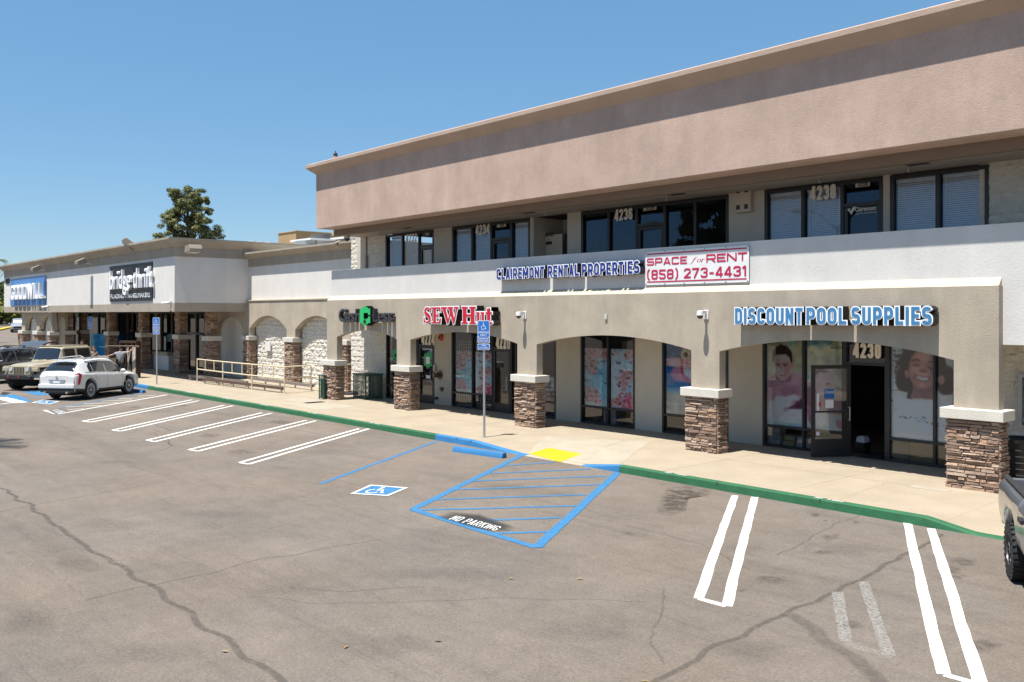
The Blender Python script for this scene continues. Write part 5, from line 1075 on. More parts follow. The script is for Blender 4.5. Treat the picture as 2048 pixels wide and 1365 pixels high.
# ------------------------------------------------------------------ small fixtures on the walls
def dome_camera(px, label):
    p = pY(px[0], px[1], YA); x, z = p[0], p[2]; t = thing('dome_camera', label, 'security camera', (x, YA, z), 0, 'white dome cameras on the arcade wall')
    m = MB(); m.box(-.07, .07, -.03, 0, -.12, .10); m.box(-.035, .035, -.28, -.03, .02, .09); m.cyl((0, -.25, .08), (0, -.25, -.03), .075, .085, 14); obj('bracket', m, M_WPAINT, t, local=True, smooth=35, bevel=.006)
    m = MB(); m.sph((0, -.25, -.04), .075, 14, 8); obj('dome', m, pm('smoked_dome', (.05, .05, .05), .1, .0, spec=.6), t, local=True, smooth=80); return t
dc = dome_camera((1050, 630), 'white dome camera on the arcade wall right of the red serif sign')
p = pY(1413, 629, YA); c = copy_tree(dc); c.location = (p[0], YA, p[2]); c['label'] = 'white dome camera on the arcade wall left of the blue pool sign'
p = pY(1213, 634, YA); m = MB(); m.box(p[0] - .04, p[0] + .04, YA - .04, YA - .001, p[2] - .07, p[2] + .07); m.box(p[0] - .025, p[0] + .025, YA - .046, YA - .04, p[2] - .05, p[2] + .05); obj('light_sensor', m, M_GREYP, label='small grey sensor box between the two dome cameras on the arcade wall', cat='sensor')
def bullet_cam(p, label, wall_right=True, s=1.0):
    t = thing('bullet_camera', label, 'security camera', p, 0, 'bullet cameras on the thrift store'); m = MB(); M = Matrix.Scale(s, 4)
    m.tube([M @ Vector(q) for q in ((0, -.02, -.45), (0, -.12, -.40), (0, -.12, -.1), (-.15, -.2, -.05))], .03 * s); m.cyl(M @ Vector((0, 0, -.45)), M @ Vector((0, -.05, -.45)), .09 * s, n=10); obj('bracket', m, M_GREYP, t, local=True)
    m = MB(); m.cyl(M @ Vector((.02, -.1, .03)), M @ Vector((-.50, -.45, -.04)), .075 * s, .08 * s, 12); m.box(-.05 * s, .05 * s, -.1 * s, .02, .05 * s, .10 * s); obj('camera_body', m, M_WPAINT, t, local=True, smooth=40)
bullet_cam(pY(343, 606, GYF), 'white bullet camera at the front corner of the thrift store fascia', s=.72); bullet_cam(pY(99, 614, GYF), 'small bullet camera below the blue panel sign', s=.8)
def flood(base, label, d=(0, -1), s=1.0, pitch=-25):
    t = thing('floodlight', label, 'floodlight', base, 0, 'floodlights along the thrift store roofline'); rz = math.atan2(d[1], d[0]) - math.pi / 2 * 0
    M = Matrix.Rotation(math.atan2(d[1], d[0]), 4, 'Z')
    m = MB(); m.tube([M @ Vector(q) for q in ((0, 0, 0), (.35 * s, 0, 0), (.45 * s, 0, .08 * s))], .035 * s); m.cyl(M @ Vector((-.02, 0, 0)), M @ Vector((.06, 0, 0)), .10 * s, n=10); obj('arm', m, M_GREYP, t, local=True)
    Mh = M @ Matrix.Translation((.75 * s, 0, .10 * s)) @ Matrix.Rotation(math.radians(-pitch), 4, 'Y')
    m = MB(); q = [(-.38, -.16), (.30, -.16), (.40, -.02), (.30, .20), (-.30, .20)]; m.prism([(a * s, b * s) for a, b in q], lambda a, b: Mh @ Vector((a, -.32 * s, b)), lambda a, b: Mh @ Vector((a, .32 * s, b))); obj('lamp_housing', m, pm('bronze_housing', (.25, .22, .18), .6, .05), t, local=True, bevel=.02)
    m = MB(); m.quad(*[Mh @ Vector(v) for v in ((-.32 * s, -.27 * s, -.165 * s), (.26 * s, -.27 * s, -.165 * s), (.26 * s, .27 * s, -.165 * s), (-.32 * s, .27 * s, -.165 * s))]); obj('lamp_lens', m, pm('lamp_lens', (.62, .64, .64), .15, .02), t, local=True)
flood(pY(92, 541, GYF), 'tan floodlight on an arm above the blue panel sign', s=.8); flood(pY(184, 528, GYF), 'tan floodlight on an arm midway along the white fascia', s=.8)
flood((GXC, pX(375, 502, GXC)[1], 6.45), 'box floodlight on the side wall around the store corner', (1, 0), .95, 5)
flood((pY(290, 487, GYF + .4)[0], GYF + .4, 7.0), 'floodlight standing on the roof edge above the black panel sign', (-.5, -1), 1.0, 35)
flood((pY(9, 538, GYF + .4)[0], GYF + .4, 7.0), 'brown floodlight on the roof edge at the left end of the store', (-.5, -1), 1.1, 35)
p = pY(684, 489, YL); flood((p[0], YL + .09, p[2]), 'small dark floodlight under the wing cornice beside the pink fascia', (0, -1), .4)
# alarm bell, fire hose inlet, taps on the pier between the first two shops
p = pY(883, 675.5, YS - .03); t = thing('alarm_bell', 'round red alarm bell high on the beige pier beside the first shop door', 'alarm bell', p); m = MB(); m.lathe([(.02, .10), (.09, .085), (.125, .05), (.13, 0)], Matrix.Rotation(math.pi / 2, 4, 'X'), 20); obj('gong', m, pm('bell_red', (.48, .06, .03), .35, .05), t, local=True, smooth=50); m = MB(); m.cyl((0, -.10, 0), (0, -.13, 0), .03); m.box(-.06, .06, -.10, -.095, -.015, .015); obj('bell_boss', m, M_BLACK, t, local=True)
p = pY(880, 750.5, YS - .03); t = thing('hose_inlet', 'round bronze fire hose inlet on the beige pier under the alarm bell', 'hose inlet', p); m = MB(); m.cyl((0, 0, 0), (0, -.03, 0), .17, n=20); m.cyl((-.02, -.03, 0), (-.06, -.22, 0), .085, n=14); m.cyl((-.06, -.22, 0), (-.065, -.25, 0), .10, n=14); obj('brass_fitting', m, pm('old_bronze', (.16, .11, .08), .4, .15, 8, metal=.6), t, local=True, smooth=40)
p = pY(885, 779, YS - .03); t = thing('hose_bib', 'small green garden tap low on the beige pier beneath the hose inlet', 'tap', p); m = MB(); m.box(-.06, .06, -.09, 0, -.03, .07); m.cyl((0, -.05, -.03), (0, -.05, -.10), .022); obj('tap_body', m, M_GREEN, t, local=True, bevel=.008)
p = pY(875, 796, YS - .03); m = MB(); m.cyl((p[0], YS - .03, p[2]), (p[0], YS - .13, p[2] - .02), .045, n=12); m.cyl((p[0], YS - .13, p[2] - .02), (p[0], YS - .15, p[2] - .02), .055, n=12); obj('pipe_stub', m, M_BLACK, label='black pipe stub near the foot of the beige pier', cat='pipe')
p = pY(870, 737, YS - .06); m = MB(); m.box(p[0] - .03, p[0] + .05, YS - .12, YS - .06, p[2] - .12, p[2] + .12); m.box(p[0] - .02, p[0] + .04, YS - .125, YS - .12, p[2] - .08, p[2] + .08); obj('door_intercom', m, M_GREYP, label='slim grey box beside the first shop door handle', cat='intercom')
p = pY(1492, 398, YS); t = thing('vent_box', 'cream box with four dark openings on the upper wall between two offices', 'vent box', p); m = MB(); m.box(-.24, .24, -.16, 0, -.36, .36); obj('box_body', m, pm('cream_box', (.52, .43, .34), .6, .04), t, local=True, bevel=.015)
m = MB()
for a in (-.13, .11):
    for b in (.20, -.22): m.box(a - .055, a + .055, -.166, -.16, b - .06, b + .06)
obj('opening', m, M_BLACK, t, local=True)
# sprinkler heads and flush vents under the balcony soffit
for px, wh in (((759, 465), 'beside the left block wall'), ((913, 448), 'in front of the office marked 4234'), ((1091, 427), 'by the recess of the beige door'), ((1333, 396), 'in front of the office marked 4236'), ((1640, 357), 'in front of the office marked 4238'), ((1817, 338), 'in front of the rightmost office window')):
    q = pY(px[0], px[1], 18.9); x = q[0]; m = MB(); m.cyl((x, 18.9, 6.56), (x, 18.9, 6.46), .018, n=8); m.cyl((x, 18.9, 6.46), (x, 18.9, 6.45), .045, n=10)
    o = obj('sprinkler_head', m, M_METAL, group='sprinkler heads under the balcony soffit', cat='sprinkler'); o['label'] = 'small sprinkler head under the upper soffit ' + wh
for px, wh in (((811, 457), 'outside office 4232'), ((1055, 425), 'near the beige door recess'), ((1352, 389), 'outside office 4236'), ((1833, 333), 'outside the rightmost office window')):
    q = pY(px[0], px[1], 18.6); x = q[0]; m = MB(); m.box(x - .22, x + .22, 18.5, 18.75, 6.545, 6.558)
    for k in range(4): m.box(x - .20, x + .20, 18.52 + k * .06, 18.54 + k * .06, 6.540, 6.545)
    o = obj('soffit_vent', m, M_BLACK, group='dark vents in the balcony soffit', cat='vent'); o['label'] = 'flat dark louvred vent in the upper soffit ' + wh
# rusty downpipe and dome under the left end of the roof
p = pY(731, 505, YS - .1); m = MB(); m.cyl((p[0], YS - .1, 3.6), (p[0], YS - .1, 5.75), .05, n=10); m.cyl((p[0], YS - .1, 5.75), (p[0], YS - .1, 5.8), .06, n=10); m.box(p[0] - .06, p[0] + .06, YS - .1, YS, 5.2, 5.25); obj('standpipe', m, pm('chipped_white_pipe', (.55, .48, .38), .7, .3, 5), label='chipped pale standpipe against the block wall at the left end of the balcony', cat='pipe')
p = Vector((-31.2, 18.7, 6.55)); t = thing('corner_camera', 'grey dome camera under the left end of the upper soffit', 'security camera', p); m = MB(); m.cyl((0, 0, 0), (0, 0, -.10), .14, .12, 14); obj('mount', m, M_GREYP, t, local=True, smooth=40); m = MB(); m.sph((0, 0, -.12), .11, 12, 8); obj('dome', m, pm('smoked_dome', (.05, .05, .05), .1), t, local=True, smooth=60)
# perched finial-like vent on the roof edge and thin bird wire
p = pY(671, 309, YF + .1); t = thing('roof_vent', 'small capped vent pipe on the pink roof edge near its left end', 'vent', (p[0], YF + .1, 9.2)); m = MB(); m.cyl((0, 0, 0), (0, 0, .16), .11, n=12); obj('pipe', m, M_PINKL, t, local=True); m = MB(); m.sph((0, 0, .22), (.085, .085, .09), 10, 6); m.cyl((0, 0, .28), (0, 0, .36), .02); obj('cap', m, M_BLACK, t, local=True)
# rooftop plant on the wing
YR = 27.0
x0, x1 = xY(561, YR), xY(592, YR); zt = zY(561, 467.5, YR); t = thing('rooftop_unit', 'tall mustard-tan plywood box on the wing roof', 'rooftop unit', ((x0 + x1) / 2, YR, 6.3)); m = MB(); dd = (pX(544, 470, x0)[1] - YR)
xl = pY(544, 470, YR + 3)[0]
m.box(x0 - .3, x1 + .0, YR, YR + 4.0, 6.3, zt); obj('housing', m, pm('mustard_ply', (.36, .25, .13), .85, .12, 1.5), t); m = MB(); m.box(x0 - .35, x1 + .05, YR - .05, YR + 4.05, zt + .002, zt + .05); obj('lid', m, pm('tan_lid', (.42, .31, .19), .8, .05), t)
x0, x1 = xY(595, YR - 3), xY(640, YR - 3); zt = zY(615, 478, YR - 3); t = thing('rooftop_unit', 'silver round-cornered air handler with dark fan cowl on the wing roof', 'rooftop unit', ((x0 + x1) / 2, YR - 3, 6.3)); m = MB(); m.box(x0 + .3, x1 - .3, YR - 3, YR - 1.5, 6.3, zt - .15); m.cyl(((x0 + x1) / 2, YR - 2.9, 6.3), ((x0 + x1) / 2, YR - 2.9, zt - .15), .8, n=20); obj('housing', m, M_METAL, t, smooth=40); m = MB(); m.box(x0 + .1, x1 - .1, YR - 3.5, YR - 1.3, zt - .15, zt - .05); obj('top_plate', m, M_WPAINT, t); m = MB(); m.cyl(((x0 + x1) / 2 + .3, YR - 2.4, zt - .05), ((x0 + x1) / 2 + .3, YR - 2.4, zt + .22), .55, .55, 18); obj('fan_cowl', m, pm('dark_cowl', (.10, .10, .10), .5, .1), t, smooth=40)
x0, x1 = xY(641, YR - 2), xY(690, YR - 2); zt = zY(660, 477, YR - 2); t = thing('rooftop_unit', 'long low duct with a pale sloping top beside the pink fascia', 'rooftop unit', ((x0 + x1) / 2, YR - 2, 6.3)); m = MB(); m.box(x0, x1, YR - 2, YR - .2, 6.3, zt - .12); obj('housing', m, pm('dark_duct', (.16, .15, .14), .7, .1), t); m = MB(); m.box(x0 - .1, x1 + .3, YR - 2.15, YR - .1, zt - .118, zt - .02); obj('top_plate', m, M_WPAINT, t)
for px, lb in ((503, 'low grey roof vent at the left of the mustard box'), (519, 'short pipe vent poking over the wing roof edge'), (536, 'small capped vent nearest the mustard box')):
    x = xY(px, YR - 1); zt = zY(px, 483.5 + (px - 503) * .05, YR - 1); t = thing('roof_vent', lb, 'vent', (x, YR - 1, 6.3)); m = MB(); m.cyl((0, 0, 0), (0, 0, zt - 6.3 - .1), .14, n=10); obj('pipe', m, M_METAL, t, local=True); m = MB(); m.cyl((0, 0, zt - 6.4), (0, 0, zt - 6.3), .30, .26, 12); obj('cap', m, M_GREYP, t, local=True)
# ------------------------------------------------------------------ vehicles (local frame: x forward, y left, z up)
def carpaint(name, c, metal=.0, rough=.35): return pm(name, c, rough, .02, 3, metal=metal, spec=.5, coat=.8)
M_TRIM = pm('black_trim', (.022, .022, .024), .55, .06, 6); M_CHROME = pm('chrome', (.75, .75, .76), .12, .0, metal=1.0); M_ALLOY = pm('alloy', (.66, .66, .66), .35, .04, metal=.25)
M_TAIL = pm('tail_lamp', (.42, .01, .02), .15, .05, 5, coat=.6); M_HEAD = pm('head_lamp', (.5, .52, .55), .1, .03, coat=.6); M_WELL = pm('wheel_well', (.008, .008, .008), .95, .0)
class Car:
    def __init__(s, st, wheels, wr, bed=None, n=130):
        a = np.array(st, float); s.k = a; s.wheels = wheels; s.wr = wr; s.bed = bed; s.x0, s.x1 = a[0, 0], a[-1, 0]
        X = np.linspace(s.x0, s.x1, n); s.X = X = np.unique(np.concatenate([X, a[:, 0]]))
    def par(s, x):
        a = s.k; i = int(np.clip(np.searchsorted(a[:, 0], x) - 1, 0, len(a) - 2)); x0, x1 = a[i, 0], a[i + 1, 0]; h = x1 - x0; t = (x - x0) / h
        def sl(j):
            if j <= 0 or j >= len(a) - 1: j = min(max(j, 0), len(a) - 1); k = min(max(j, 1), len(a) - 1); return (a[k] - a[k - 1]) / (a[k, 0] - a[k - 1, 0])
            d0 = (a[j] - a[j - 1]) / (a[j, 0] - a[j - 1, 0]); d1 = (a[j + 1] - a[j]) / (a[j + 1, 0] - a[j, 0]); return np.where(d0 * d1 > 0, 2 * d0 * d1 / np.where(d0 + d1 == 0, 1, d0 + d1), 0)
        m0, m1 = sl(i), sl(i + 1); return (2 * t ** 3 - 3 * t ** 2 + 1) * a[i] + (t ** 3 - 2 * t ** 2 + t) * h * m0 + (-2 * t ** 3 + 3 * t ** 2) * a[i + 1] + (t ** 3 - t ** 2) * h * m1
    def ring(s, x):
        _, zb, w, zt, wb, zr, wr = s.par(x)
        for wx in s.wheels:
            d = abs(x - wx); rr = s.wr * 1.16
            if d < rr: zb = max(zb, s.wr + math.sqrt(rr * rr - d * d) * 1.0)
        zb = min(zb, zt - .16)
        P = [(0, zb), (w * .86, zb), (w * .975, zb + .07), (w, zb + (zt - zb) * .5), (w * .985, zt - .07), (wb, zt)]
        if s.bed and s.bed[0] < x < s.bed[1]: P += [(wb - .07, zt + .015), (wb - .085, s.bed[2]), (0, s.bed[2])]
        else: P += [(wr, zr - .055), (wr * .86, zr - .008), (0, zr + .012)]
        return P
    def side(s, x, z):
        P = s.ring(x)
        for (y0, z0), (y1, z1) in zip(P[1:6], P[2:7]):
            if z0 <= z <= z1: return y0 + (y1 - y0) * (z - z0) / max(1e-6, z1 - z0)
        return P[3][0]
    def body(s):
        m = MB(); rings = []
        for x in s.X:
            P = s.ring(x); q = [P[0]]
            for (y0, z0), (y1, z1) in zip(P[:-1], P[1:]): q += [(y0 + (y1 - y0) * k, z0 + (z1 - z0) * k) for k in (.13, .87)]
            P = q + [P[-1]]; rings.append([(x, y, z) for y, z in P] + [(x, -y, z) for y, z in P[::-1][1:-1]])
        n = len(rings[0]); m.add([p for r in rings for p in r], [(i * n + j, i * n + (j + 1) % n, (i + 1) * n + (j + 1) % n, (i + 1) * n + j) for i in range(len(rings) - 1) for j in range(n)])
        for r in (rings[0], rings[-1]): m.add(r, [tuple(range(n))])
        return m
    def band(s, sg, xa, xb, f0, f1, off=.006, k0=5, n=14, z=None):
        """strip over the side between ring points k0 and k0+1 (fractions f0..f1)"""
        m = MB(); a = []; b = []
        for x in np.linspace(xa, xb, n):
            P = s.ring(x); (y0, z0), (y1, z1) = P[k0], P[k0 + 1]; g0 = f0(x) if callable(f0) else f0; g1 = f1(x) if callable(f1) else f1
            a.append((x, sg * (y0 + (y1 - y0) * g0 + off), z0 + (z1 - z0) * g0 + off * .4)); b.append((x, sg * (y0 + (y1 - y0) * g1 + off), z0 + (z1 - z0) * g1 + off * .4))
        m.add(a + b, [(i, i + 1, n + i + 1, n + i) for i in range(n - 1)]); return m
    def top(s, xa, xb, f=.97, off=.012, n=10):
        """sheet over the top between the two ring points 6 (windscreen, rear window)"""
        m = MB(); rows = []
        for x in np.linspace(xa, xb, n):
            P = s.ring(x); q = [(P[6][0] * f, P[6][1]), P[7], (P[7][0] * .5, P[7][1] * .5 + P[8][1] * .5), P[8]]
            rows.append([(x, y, z + off) for y, z in q] + [(x, -y, z + off) for y, z in q[::-1][1:]])
        k = len(rows[0]); m.add([p for r in rows for p in r], [(i * k + j, i * k + j + 1, (i + 1) * k + j + 1, (i + 1) * k + j) for i in range(n - 1) for j in range(k - 1)]); return m
    def seam(s, sg, x, z0, z1, w=.012, lean=0):
        m = MB(); zs = np.linspace(z0, z1, 7); a = []; b = []
        for z in zs:
            xx = x + lean * (z - z0); y = s.side(xx, z) + .004; a.append((xx - w / 2, sg * y, z)); b.append((xx + w / 2, sg * y, z))
        m.add(a + b, [(i, i + 1, 8 + i, 7 + i) for i in range(6)]); return m
def merge(*ms):
    o = MB()
    for m in ms: o.add(m.v, m.f)
    return o
def wheel(t, x, sg, y, r, w=.24, rim=.68, spokes=7, rimmat=None, knob=False):
    M = Matrix.Translation((x, sg * y, r)) @ Matrix.Rotation(-sg * math.pi / 2, 4, 'X')
    m = MB(); h = w / 2; m.lathe([(r * rim, -h), (r * .93, -h), (r, -h * .72), (r, h * .72), (r * .93, h), (r * rim, h), (r * rim, -h)], M, 28)
    if knob:
        for k in range(30):
            a = 2 * math.pi * k / 30; Mk = M @ Matrix.Rotation(a, 4, 'Z')
            m.box(r * .95, r * 1.025, -.02, .02, h * .35 * (1 if k % 2 else .6), h * 1.02, Mk); m.box(r * .97, r * 1.02, -.022, .022, -h * .9, h * .3, Mk)
    ty = obj('wheel', m, M_RUB, t, local=True, smooth=30)
    m = MB(); m.lathe([(r * rim, h * .95), (r * rim * .93, h * .99), (r * rim * .90, h * .6), (r * rim * .88, -h * .5)], M, 28); m.lathe([(0, h * .92), (r * .13, h * .9), (r * .16, h * .6)], M, 14)
    for k in range(spokes):
        Mk = M @ Matrix.Rotation(2 * math.pi * k / spokes, 4, 'Z')
        for q in (-1, 1): m.prism([(r * .10, q * .012), (r * rim * .92, q * .055), (r * rim * .92, q * .02), (r * .14, q * .045)], lambda a, b: Mk @ Vector((a, b, h * .62)), lambda a, b: Mk @ Vector((a, b, h * .9)))
    obj('rim', m, rimmat or M_ALLOY, ty, local=True, smooth=30)
    m = MB(); m.lathe([(0, h * .35), (r * rim * .9, h * .35)], M, 20); obj('brake_disc', m, M_WELL, ty, local=True)
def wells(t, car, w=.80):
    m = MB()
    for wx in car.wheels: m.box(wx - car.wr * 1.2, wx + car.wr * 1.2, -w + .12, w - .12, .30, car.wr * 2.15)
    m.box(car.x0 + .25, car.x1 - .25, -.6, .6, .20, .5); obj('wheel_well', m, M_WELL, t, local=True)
def place(t, x, y, hx, hy, z=0): t.location = (x, y, z); t.rotation_euler = (0, 0, math.atan2(hy, hx))
def mirror(t, x, y, z, mat, sg):
    m = MB(); m.sph((x, sg * (y + .12), z + .04), (.10, .12, .085), 12, 8); m.box(x - .03, x + .03, min(sg * y, sg * (y + .1)), max(sg * y, sg * (y + .1)), z - .02, z + .02); obj('side_mirror', m, mat, t, local=True, smooth=60)
# --- white crossover, tail towards us
t = thing('parked_car', 'white crossover parked nose-in with black lower cladding and tall red tail lamps', 'car'); P_W = carpaint('white_paint', (.62, .62, .61))
c = Car([(-2.42, .42, .78, .98, .74, 1.02, .66), (-2.37, .36, .88, 1.06, .83, 1.09, .74), (-2.20, .33, .935, 1.12, .86, 1.32, .69), (-1.90, .31, .955, 1.12, .875, 1.53, .64), (-1.4, .29, .955, 1.10, .885, 1.63, .62), (-.3, .27, .95, 1.04, .885, 1.675, .63), (.30, .27, .95, 1.01, .885, 1.62, .63), (.85, .27, .95, .99, .88, 1.36, .66), (1.22, .27, .955, .985, .87, 1.08, .74), (1.7, .29, .95, .95, .84, 1.01, .74), (2.15, .32, .90, .85, .78, .90, .66), (2.40, .38, .76, .70, .66, .74, .52)], (-1.405, 1.405), .385)
obj('body', c.body(), P_W, t, local=True, smooth=34); wells(t, c)
for sg in (-1, 1):
    for xa, xb in ((-1.46, -1.20), (-1.17, -.30), (-.26, .98)): obj('side_window', c.band(sg, xa, xb, lambda x: .08, lambda x: min(.86, .30 + 1.6 * (x + 1.62), .86)), M_CARG, t, local=True, smooth=60)
    obj('window_trim', merge(c.band(sg, -1.76, 1.03, 0.0, .05, .010), c.band(sg, -1.5, .6, .91, .97, .010)), M_CHROME, t, local=True)
    m = merge(c.band(sg, -.90, .90, 0, 1, .008, 1), c.band(sg, -.90, .90, 0, .22, .008, 2)); obj('sill_cladding', m, M_TRIM, t, local=True); obj('bumper_cladding', merge(c.band(sg, -2.40, -1.86, 0, 1, .010, 1), c.band(sg, -2.40, -1.86, 0, .25, .010, 2)), M_TRIM, t, local=True); obj('bumper_cladding', c.band(sg, 1.86, 2.38, 0, 1, .010, 1), M_TRIM, t, local=True)
    for x, z0, z1 in ((-.27, .42, .99), (.86, .42, .96), (-1.02, .78, 1.02)): obj('door_seam', c.seam(sg, x, z0, z1, .013, .05 if x > -1 else -.28), M_WELL, t, local=True)
    for x in (-.98, .16): m = MB(); y = c.side(x, .93); m.box(x - .10, x + .10, sg * (y + .02) - .014, sg * (y + .02) + .014, .91, .945); obj('door_handle', m, M_CHROME, t, local=True, bevel=.008)
    m = MB(); a = [(-2.405, .80, .62), (-2.20, .955, .66), (-2.06, .952, 1.06), (-2.19, .90, 1.13), (-2.36, .80, 1.10)]; m.add([(x, sg * y, z) for x, y, z in a] + [(x - .03, sg * (y + .012), z) for x, y, z in a], [(0, 1, 2, 3, 4), (5, 6, 7, 8, 9), (0, 1, 6, 5), (1, 2, 7, 6), (2, 3, 8, 7), (3, 4, 9, 8), (4, 0, 5, 9)]); obj('tail_light', m, M_TAIL, t, local=True, bevel=.01)
    m = MB(); m.tube([(-1.5, sg * .60, 1.63), (-1.3, sg * .63, 1.715), (0, sg * .65, 1.735), (.25, sg * .64, 1.66)], .022, 8); obj('roof_rail', m, M_CHROME, t, local=True, smooth=40)
    mirror(t, .80, c.side(.80, .98), 1.03, P_W, sg); m = MB(); y = c.side(1.02, .72); m.box(.98, 1.06, sg * (y + .004) - .012, sg * (y + .004) + .012, .58, .86); obj('fender_vent', m, M_CHROME, t, local=True)
    m = MB(); a = [(2.30, .62, .66), (2.12, .86, .72), (1.95, .885, .88), (2.2, .74, .88)]; m.add([(x + .02, sg * y * 1.01, z) for x, y, z in a], [(0, 1, 2, 3)]); obj('headlight', m, M_HEAD, t, local=True)
    for wx in c.wheels: wheel(t, wx, sg, .81, .385, .24, .70, 8)
obj('windscreen', c.top(.42, 1.14), M_CARG, t, local=True, smooth=60)
m = c.top(-2.30, -1.93, .98, .014); obj('rear_window', m, M_CARG, t, local=True, smooth=60)
obj('sunroof', c.top(-1.2, .1, .78, .010), M_CARG, t, local=True, smooth=60)
m = MB(); m.box(-2.16, -1.80, -.52, .52, 1.625, 1.655); obj('roof_spoiler', m, P_W, t, local=True, bevel=.012)
m = MB(); m.prism([(-.40, .86), (.40, .86), (.32, .70), (-.32, .70)], lambda a, b: (-2.445, a, b), lambda a, b: (-2.40, a, b)); obj('plate_recess', m, pm('dusky_recess', (.25, .27, .31), .4, .1), t, local=True); m = MB(); m.box(-2.452, -2.446, -.17, .17, .715, .80); obj('licence_plate', m, M_WPAINT, t, local=True)
m = MB(); m.box(-2.46, -2.38, -.80, .80, .34, .50); m.box(-2.45, -2.40, -.36, .36, .30, .36); obj('rear_valance', m, M_TRIM, t, local=True, bevel=.02)
m = MB(); m.box(-2.50, -2.40, -.86, .86, .505, .68); obj('rear_bumper', m, P_W, t, local=True, bevel=.035)
for y in (-.52, .52): m = MB(); m.cyl((-2.52, y, .34), (-2.30, y, .34), .05, n=12); obj('exhaust_tip', m, M_CHROME, t, local=True, smooth=40)
m = MB(); m.cyl((-2.462, 0, .95), (-2.43, 0, .95), .05, n=12); obj('badge', m, M_CHROME, t, local=True)
m = MB(); m.tube([(-2.31, .0, 1.16), (-2.285, .34, 1.20)], .012); obj('rear_wiper', m, M_TRIM, t, local=True)
place(t, -39.98, 11.72, -.60, .80); t.scale = (.88, .94, .975)
# --- pickups
def pickup(label, paint, st, wheels, wr, bed, cab, glass, knob, boxy):
    t = thing('pickup_truck', label, 'pickup truck'); c = Car(st, wheels, wr, bed, 150)
    obj('body', c.body(), paint, t, local=True, smooth=28 if boxy else 36); wells(t, c, .86)
    for sg in (-1, 1):
        for xa, xb in cab: obj('side_window', c.band(sg, xa, xb, .08, .90, .008), M_CARG, t, local=True, smooth=50)
        for wx in wheels: wheel(t, wx, sg, .84 if boxy else .80, wr, .30 if boxy else .27, .55, 6, pm('dark_alloy', (.10, .10, .11), .35, .05, metal=.6), knob)
        for x in glass['seams']: obj('door_seam', c.seam(sg, x, .62, c.par(x)[3] - .02, .013), M_WELL, t, local=True)
        for x in glass['handles']: m = MB(); y = c.side(x, glass['hz']); m.box(x - .11, x + .11, sg * (y + .02) - .018, sg * (y + .02) + .018, glass['hz'] - .03, glass['hz'] + .03); obj('door_handle', m, M_TRIM if not boxy else paint, t, local=True, bevel=.01)
        m = MB(); zt = c.par(bed[0] + .1)[3]; wb = c.par(bed[0] + .3)[4]; m.box(bed[0] + .02, bed[1] - .02, sg * (wb - .035) - .04, sg * (wb - .035) + .04, zt + .016, zt + .045); obj('bed_rail', m, M_TRIM, t, local=True, bevel=.012)
        xm = glass['mirror']; mirror(t, xm, c.side(xm, c.par(xm)[3] - .02), c.par(xm)[3] + .04, M_TRIM if boxy else M_CHROME, sg)
    obj('windscreen', c.top(*glass['ws'], .97, .012), M_CARG, t, local=True, smooth=50)
    x = bed[1] + .02; P = c.ring(x + .1); m = MB(); m.box(bed[1] - .008, bed[1] + .0, -P[6][0] + .12, P[6][0] - .12, P[5][1] + .10, P[6][1] - .04); obj('rear_window', m, M_CARG, t, local=True)
    zt = c.par(bed[0])[3]; m = MB(); m.box(bed[0] - .05, bed[0] + .02, -c.par(bed[0])[4] + .04, c.par(bed[0])[4] - .04, .70, zt + .01); obj('tailgate', m, paint, t, local=True, bevel=.02)
    m = MB(); m.box(bed[0] - .22, bed[0] - .05, -.86, .86, .48, .66); obj('rear_bumper', m, M_CHROME if not boxy else M_TRIM, t, local=True, bevel=.03)
    for sg in (-1, 1):
        m = MB(); y = c.par(bed[0])[4]; m.box(bed[0] - .055, bed[0] + .10, sg * (y - .03) - .06, sg * (y - .03) + .06, .78, zt - .06); obj('tail_light', m, M_TAIL if not boxy else M_TRIM, t, local=True, bevel=.01)
    return t, c
P_TAN = carpaint('sandy_paint', (.38, .325, .225), 0, .4)
t, c = pickup('sandy tan boxy pickup truck with slotted grille and black steel bumper facing outwards', P_TAN,
    [(-2.75, .56, .86, 1.24, .85, 1.26, .84), (-1.02, .56, .88, 1.24, .87, 1.26, .85), (-1.00, .56, .88, 1.24, .87, 1.90, .74), (-.9, .56, .89, 1.24, .87, 1.93, .73), (.55, .56, .89, 1.24, .87, 1.93, .72), (.72, .56, .89, 1.24, .86, 1.88, .72), (1.02, .56, .88, 1.24, .84, 1.30, .74), (1.15, .60, .80, 1.22, .76, 1.27, .70), (2.0, .64, .70, 1.16, .66, 1.22, .60), (2.42, .66, .64, 1.10, .60, 1.16, .54), (2.46, .68, .60, 1.02, .56, 1.06, .5)],
    (-1.72, 1.75), .44, (-2.70, -1.03, .80), ((-.92, -.12), (.02, .74)), dict(seams=(-.05, .98), handles=(-.72, .22), hz=1.10, ws=(.76, 1.0), mirror=.82), True, True)
